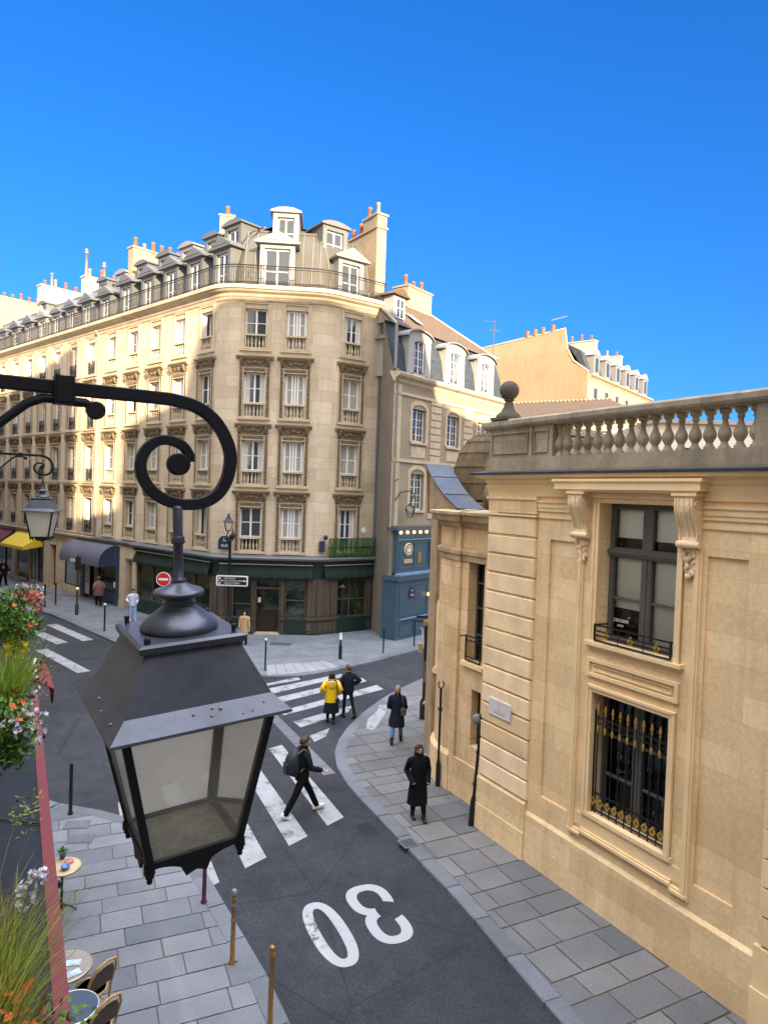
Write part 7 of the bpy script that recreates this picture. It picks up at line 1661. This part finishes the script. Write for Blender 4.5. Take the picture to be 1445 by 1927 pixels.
# ------------------------------------------------------------------ cafe terrace
RATT = plain('rattan cane', (.42, .25, .09), .5, 0, .35, 30, .4); WEAVE = plain('woven seat', (.46, .36, .26), .7, 0, .35, 60, .6, .3, 90); WEAVED = plain('dark woven back', (.07, .055, .04), .7, 0, .4, 60, .6)
def cafe_table(c, r, label, top, rim, stuff):
    M = LOC(c.x, c.y, 0); e = thing('cafe_table', label, 'table', M); q = MB(M); q.lathe([(r-.012, .715), (r-.01, .738)], (0, 0, 0), 40); q.build('tabletop', top, e)
    q = MB(M); q.lathe([(r-.01, .71), (r+.006, .712), (r+.008, .735), (r-.004, .742), (r-.012, .739)], (0, 0, 0), 40, cap=False); q.build('rim', rim, e)
    q = MB(M); q.lathe([(.03, .02), (.022, .1), (.022, .70), (.06, .712)], (0, 0, 0), 10)
    for k in range(3): a = k*2.09; q.tube([(0, 0, .10), (.16*math.cos(a), .16*math.sin(a), .06), (.26*math.cos(a), .26*math.sin(a), .012)], .014, 6)
    q.build('pedestal', IRON, e); return e
GREYT = plain('grey tabletop', (.26, .25, .23), .5, 0, .15, 12); TANT = plain('tan tabletop', (.55, .42, .25), .5, 0, .12, 12); BLUT = plain('dark blue tabletop', (.035, .06, .10), .5, 0, .2, 8); BRAS = plain('brass rim', (.5, .36, .2), .35, .6); STEEL = plain('steel rim', (.6, .6, .6), .3, .6)
T1 = G(118, 1631, .73); T2 = G(124, 1820, .73); T3 = G(136, 1897, .73)
def onleft(t, x): return t
cafe_table(T1, .30, 'round tan cafe table half under the canopy, farthest of three', TANT, BRAS, 0)
cafe_table(T2, .33, 'round grey cafe table with brass rim and blue papers', GREYT, BRAS, 0)
cafe_table(T3, .31, 'round dark blue cafe table with steel rim, nearest of three', BLUT, STEEL, 0)
def small(name, label, cat, fn, mat, M):
    q = MB(M); fn(q); return tag(q.build(name, mat), label, cat)
a = G(131, 1622, .74); M = LOC(a.x, a.y, .742, .5); small('plate', 'pink oval tray on the tan cafe table', 'tray', lambda q: q.tube([(-.07, 0, .015), (-.03, 0, .02), (.03, 0, .02), (.07, 0, .015)], [.05, .08, .08, .05], 14, flat=.25), plain('pink tray', (.46, .17, .17), .5), M)
a = G(124, 1636, .74); M = LOC(a.x, a.y, .742); small('bowl', 'small blue bowl on the tan cafe table', 'bowl', lambda q: q.lathe([(.045, 0), (.075, .05), (.08, .065), (.07, .06), (.04, .03)], (0, 0, 0), 16), plain('blue bowl', (.10, .20, .42), .3), M)
a = G(119, 1618, .74); M = LOC(a.x-.02, a.y+.03, .742); e = thing('potted_plant', 'small green plant in a dark pot on the tan cafe table', 'plant', M); q = MB(M); q.lathe([(.035, 0), (.05, .08), (.04, .08)], (0, 0, 0), 12); q.build('pot', IRON_G, e)
LEAFM = {}
def leafmat(n, c, hue=None):
    if n not in LEAFM:
        t = NT(n); at_ = t.n('ShaderNodeAttribute', attribute_name='var'); c2 = hue or mul(c, 2.2)
        t.set(t.mix(at_.outputs['Fac'], mul(c, .55), c2), .55, 0, None, .3); t.b.inputs['Subsurface Weight'].default_value = 0; LEAFM[n] = t.m
    return LEAFM[n]
def leaf(q, p, d, l, w, up=Vector((0, 0, 1)), fold=.3):
    d = d.normalized(); s = d.cross(up); s = s.normalized() if s.length > 1e-3 else Vector((1, 0, 0)); n = s.cross(d)
    p = Vector(p); m_ = p+d*l*.5+n*l*.08; t_ = p+d*l
    q.face([tuple(p), tuple(m_+s*w*.5-n*w*fold*.5), tuple(t_), tuple(m_-s*w*.5-n*w*fold*.5)])
def rdir(R, zmin=-1): 
    while True:
        v = Vector((R.uniform(-1, 1), R.uniform(-1, 1), R.uniform(zmin, 1)))
        if .05 < v.length < 1: return v.normalized()
GRN = leafmat('green leaves', (.05, .13, .012), (.13, .28, .03)); R = random.Random(31)
q = MB(M)
for i in range(90): q.cv = R.random(); v = rdir(R, 0); leaf(q, v*R.uniform(.01, .08)+Vector((0, 0, .09)), v+Vector((0, 0, .4)), .06, .025)
q.build('leaves', GRN, e)
a = G(139, 1813, .74); 
for i, (x, y, an_) in enumerate(((138, 1812, .2), (137, 1832, .7))):
    a = G(x, y, .744); M = LOC(a.x, a.y, .7445, an_); small('paper', 'light blue folded paper on the grey cafe table, '+('farther one' if i == 0 else 'nearer one'), 'paper', lambda q: (q.box(-.10, .10, -.06, .06, 0, .004), q.box(-.04, .05, -.04, .03, .004, .012)), plain('pale blue paper', (.45, .55, .70), .6, 0, .25, 14), M)
def cafe_chair(c, ang, label):
    M = LOC(c.x, c.y, 0, ang); e = thing('bistro_chair', label, 'chair', M, 'rattan bistro chairs')
    q = MB(M); q.tube([(.20*math.cos(a), .20*math.sin(a)+.0, .455) for a in [2*math.pi*j/24 for j in range(24)]], .016, 6, False, True, True); q.build('seat_frame', RATT, e)
    q = MB(M); q.lathe([(.001, .462), (.19, .462)][::-1], (0, 0, 0), 24); q.lathe([(.001, .452), (.19, .452)], (0, 0, 0), 24); q.build('seat', WEAVE, e)
    pts = [(-.19, -.10, 0), (-.20, -.14, .45), (-.215, -.22, .72), (-.16, -.27, .88), (0, -.29, .93), (.16, -.27, .88), (.215, -.22, .72), (.20, -.14, .45), (.19, -.10, 0)]
    q = MB(M); P = [Vector(p) for p in pts]; fine = []
    for i in range(len(P)-1): fine += [P[i].lerp(P[i+1], t_) for t_ in (0, .5)]
    q.tube([tuple(p) for p in fine]+[pts[-1]], .016, 7); q.tube([(-.19, -.17, .52), (-.19, -.21, .70), (-.13, -.25, .82), (0, -.27, .86), (.13, -.25, .82), (.19, -.21, .70), (.19, -.17, .52)], .012, 6); q.build('back_frame', RATT, e)
    q = MB(M); q.face([(-.185, -.18, .54), (.185, -.18, .54), (.185, -.22, .72), (.12, -.255, .83), (-.12, -.255, .83), (-.185, -.22, .72)]); q.face([(-.185, -.185, .54), (.185, -.185, .54), (.185, -.225, .72), (.12, -.26, .83), (-.12, -.26, .83), (-.185, -.225, .72)][::-1]); q.build('backrest', WEAVED, e)
    for sx in (-1, 1): q = MB(M); q.tube([(sx*.14, .13, .45), (sx*.18, .17, 0)], .014, 6); q.build('leg', RATT, e)
    q = MB(M); q.tube([(.17*math.cos(a), .15*math.sin(a), .22) for a in [2*math.pi*j/16 for j in range(16)]], .010, 5, False, True, True); q.build('stretcher', RATT, e)
    return e
ca = G(172, 1860, .45); cafe_chair(ca, rad(62), 'rattan bistro chair with cream seat beside the grey table, farther of two')
cb = G(178, 1930, .45); cafe_chair(cb, rad(58), 'rattan bistro chair cut by the bottom edge beside the dark blue table')
# ------------------------------------------------------------------ window boxes
def urn(p): return MU @ Vector(p)
def flower(q, p, r, R, n=5, up=Vector((0, 0, 1))):
    ax = (up+rdir(R)*.7).normalized(); s = ax.cross(Vector((1, 0, .2))).normalized(); t_ = ax.cross(s); p = Vector(p)
    for k in range(n):
        a = 2*math.pi*k/n+R.random(); d = s*math.cos(a)+t_*math.sin(a); e_ = d.cross(ax)
        q.cv = R.random(); q.face([tuple(p), tuple(p+d*r*.6+e_*r*.4+ax*r*.15), tuple(p+d*r+ax*r*.25), tuple(p+d*r*.6-e_*r*.4+ax*r*.15)])
ORF = leafmat('orange red petals', (.50, .07, .015), (.75, .16, .03)); WHF = leafmat('white lilac petals', (.50, .46, .58), (.8, .78, .85)); YLF = leafmat('yellow petals', (.55, .33, .01), (.8, .55, .02)); PKF = leafmat('pink red petals', (.45, .05, .06), (.6, .15, .13))
GRS = leafmat('grass blades', (.16, .23, .02), (.48, .46, .07)); GRY = leafmat('dry grass blades', (.30, .18, .06), (.50, .34, .14)); LIM = leafmat('lime grass blades', (.14, .28, .02), (.36, .52, .06)); RUB = leafmat('russet leaves', (.10, .03, .025), (.22, .09, .06))
def planter(label, x0, x1, seed, blooms, y0=-.0, y1=.30, zt=5.96, bush=None, vine=0):
    R = random.Random(seed); M = MU @ Matrix.Translation(((x0+x1)/2, (y0+y1)/2, 5.72)); e = thing('window_box', label, 'window box', M); q = MB(MU); q.box(x0, x1, y0, y1, 5.70, zt); q.box(x0-.02, x1+.02, y0-.01, y1+.02, zt-.03, zt+.0); q.build('trough', plain('dark planter', (.03, .032, .035), .7), e)
    for (nm, mat, kind, n, xa, xb, ya, yb, za, zb_, a_, b_) in blooms:
        q = MB()
        if kind == 'leaves':
            cl = [(R.uniform(xa, xb), R.uniform(ya, yb), R.uniform(za, zb_)) for _ in range(max(6, n//60))]
            for i in range(n):
                c = cl[R.randrange(len(cl))]; v = rdir(R); p = urn(c)+v*R.uniform(.01, a_*2.6); q.cv = min(1, max(0, R.gauss(.45, .28))); leaf(q, p, rdir(R, -.4)+v*.7+Vector((0, 0, .2)), a_*R.uniform(.7, 1.2), b_)
        elif kind == 'flowers':
            for i in range(n): flower(q, urn((R.uniform(xa, xb), R.uniform(ya, yb), R.uniform(za, zb_))), a_*R.uniform(.7, 1.2), R, 6)
        elif kind == 'umbel':
            for i in range(n):
                c = urn((R.uniform(xa, xb), R.uniform(ya, yb), R.uniform(za, zb_)))
                for j in range(16): v = rdir(R, -.3); flower(q, c+v*a_, b_, R, 5, v)
        elif kind == 'grass':
            for i in range(n):
                p = urn((R.uniform(xa, xb), R.uniform(ya, yb), za)); h = zb_*R.uniform(.6, 1.05); az = R.uniform(0, 6.28); sp = a_*R.uniform(.2, 1)
                d = Vector((math.cos(az), math.sin(az), 0))*sp+(urn((0, 1, 0))-urn((0, 0, 0)))*a_*.28+(urn((-1, 0, 0))-urn((0, 0, 0)))*a_*.15; q.cv = R.random(); w_ = b_*R.uniform(.6, 1.2); s = Vector((-d.y, d.x, 0)).normalized()*w_
                if R.random() < .5: s = Vector((0, 0, 1)).cross(s).normalized()*w_ if s.length > 0 else s
                pr = None
                for t_ in (0, .3, .6, .85, 1):
                    c = p+Vector((0, 0, h*(t_-.25*t_**3*min(1, sp*2.0))))+d*(t_**1.8); ww_ = s*(1-t_*.85)
                    if pr: q.face([tuple(pr[0]-pr[1]), tuple(pr[0]+pr[1]), tuple(c+ww_), tuple(c-ww_)])
                    pr = (c, ww_)
        q.build(nm, mat, e)['kind'] = 'stuff'
    return e
# nearest box, bottom left corner
def bx(px, py, t): p = MU.inverted() @ at(px, py, t); return p
P0 = bx(60, 1800, 1.42)
planter('near window box with tall arching green gold grass and orange flowers, bottom left', P0.x-.30, P0.x+.75, 3, (
    ('grass', GRS, 'grass', 560, P0.x-.20, P0.x+.16, .33, .45, 5.98, .31, .15, .0019), ('lime_grass', LIM, 'grass', 420, P0.x-.20, P0.x+.12, .35, .47, 5.98, .29, .16, .0019), ('dry_grass', GRY, 'grass', 80, P0.x-.22, P0.x+.15, .37, .45, 5.98, .42, .22, .0013),
    ('leaves', GRN, 'leaves', 700, P0.x-.10, P0.x+.14, .34, .43, 5.98, 6.12, .022, .011), ('orange_flowers', ORF, 'flowers', 26, P0.x-.02, P0.x+.12, .42, .50, 6.09, 6.15, .012, 0), ('russet_leaves', RUB, 'leaves', 110, P0.x-.06, P0.x+.03, .50, .53, 6.0, 6.09, .018, .012), ('dark_leaves', GRN, 'leaves', 26, P0.x-.06, P0.x-.03, .56, .58, 5.98, 6.06, .022, .014), ('white_flowers', WHF, 'umbel', 3, P0.x-.30, P0.x-.22, .47, .52, 6.16, 6.24, .02, .009)), y0=.0, y1=.34)
P1 = bx(35, 1350, 3.1)
planter('middle window box with lime grass and white and lilac flowers', P1.x-.50, P1.x+.45, 5, (
    ('lime_grass', LIM, 'grass', 620, P1.x-.42, P1.x-.10, .36, .48, 6.0, .42, .17, .0030), ('leaves', GRN, 'leaves', 2300, P1.x-.20, P1.x+.22, .36, .49, 5.98, 6.16, .034, .018),
    ('white_flowers', WHF, 'umbel', 16, P1.x-.25, P1.x+.25, .42, .56, 6.02, 6.20, .034, .012), ('orange_flowers', ORF, 'flowers', 12, P1.x-.30, P1.x+.3, .42, .54, 6.1, 6.24, .022, 0), ('russet_leaves', RUB, 'leaves', 140, P1.x-.46, P1.x-.38, .55, .58, 6.14, 6.24, .03, .02), ('trailing_leaves', GRS, 'leaves', 60, P1.x+.22, P1.x+.32, .50, .53, 5.72, 5.86, .026, .014)), y0=.0, y1=.34)
P2 = bx(35, 1195, 4.9)
planter('far window box crowded with orange, red and yellow flowers', P2.x-.65, P2.x+.55, 8, (
    ('leaves', GRN, 'leaves', 3000, P2.x-.45, P2.x+.36, .36, .56, 6.06, 6.34, .042, .022), ('orange_flowers', ORF, 'flowers', 42, P2.x-.5, P2.x+.4, .42, .62, 6.12, 6.40, .026, 0), ('pink_flowers', PKF, 'umbel', 6, P2.x-.4, P2.x+.4, .45, .62, 6.15, 6.42, .04, .015), ('white_flowers', WHF, 'umbel', 8, P2.x-.5, P2.x+.3, .45, .64, 6.2, 6.5, .03, .012), ('yellow_flowers', YLF, 'flowers', 120, P2.x+.15, P2.x+.45, .40, .53, 6.02, 6.12, .03, 0)), y0=.0, y1=.34)
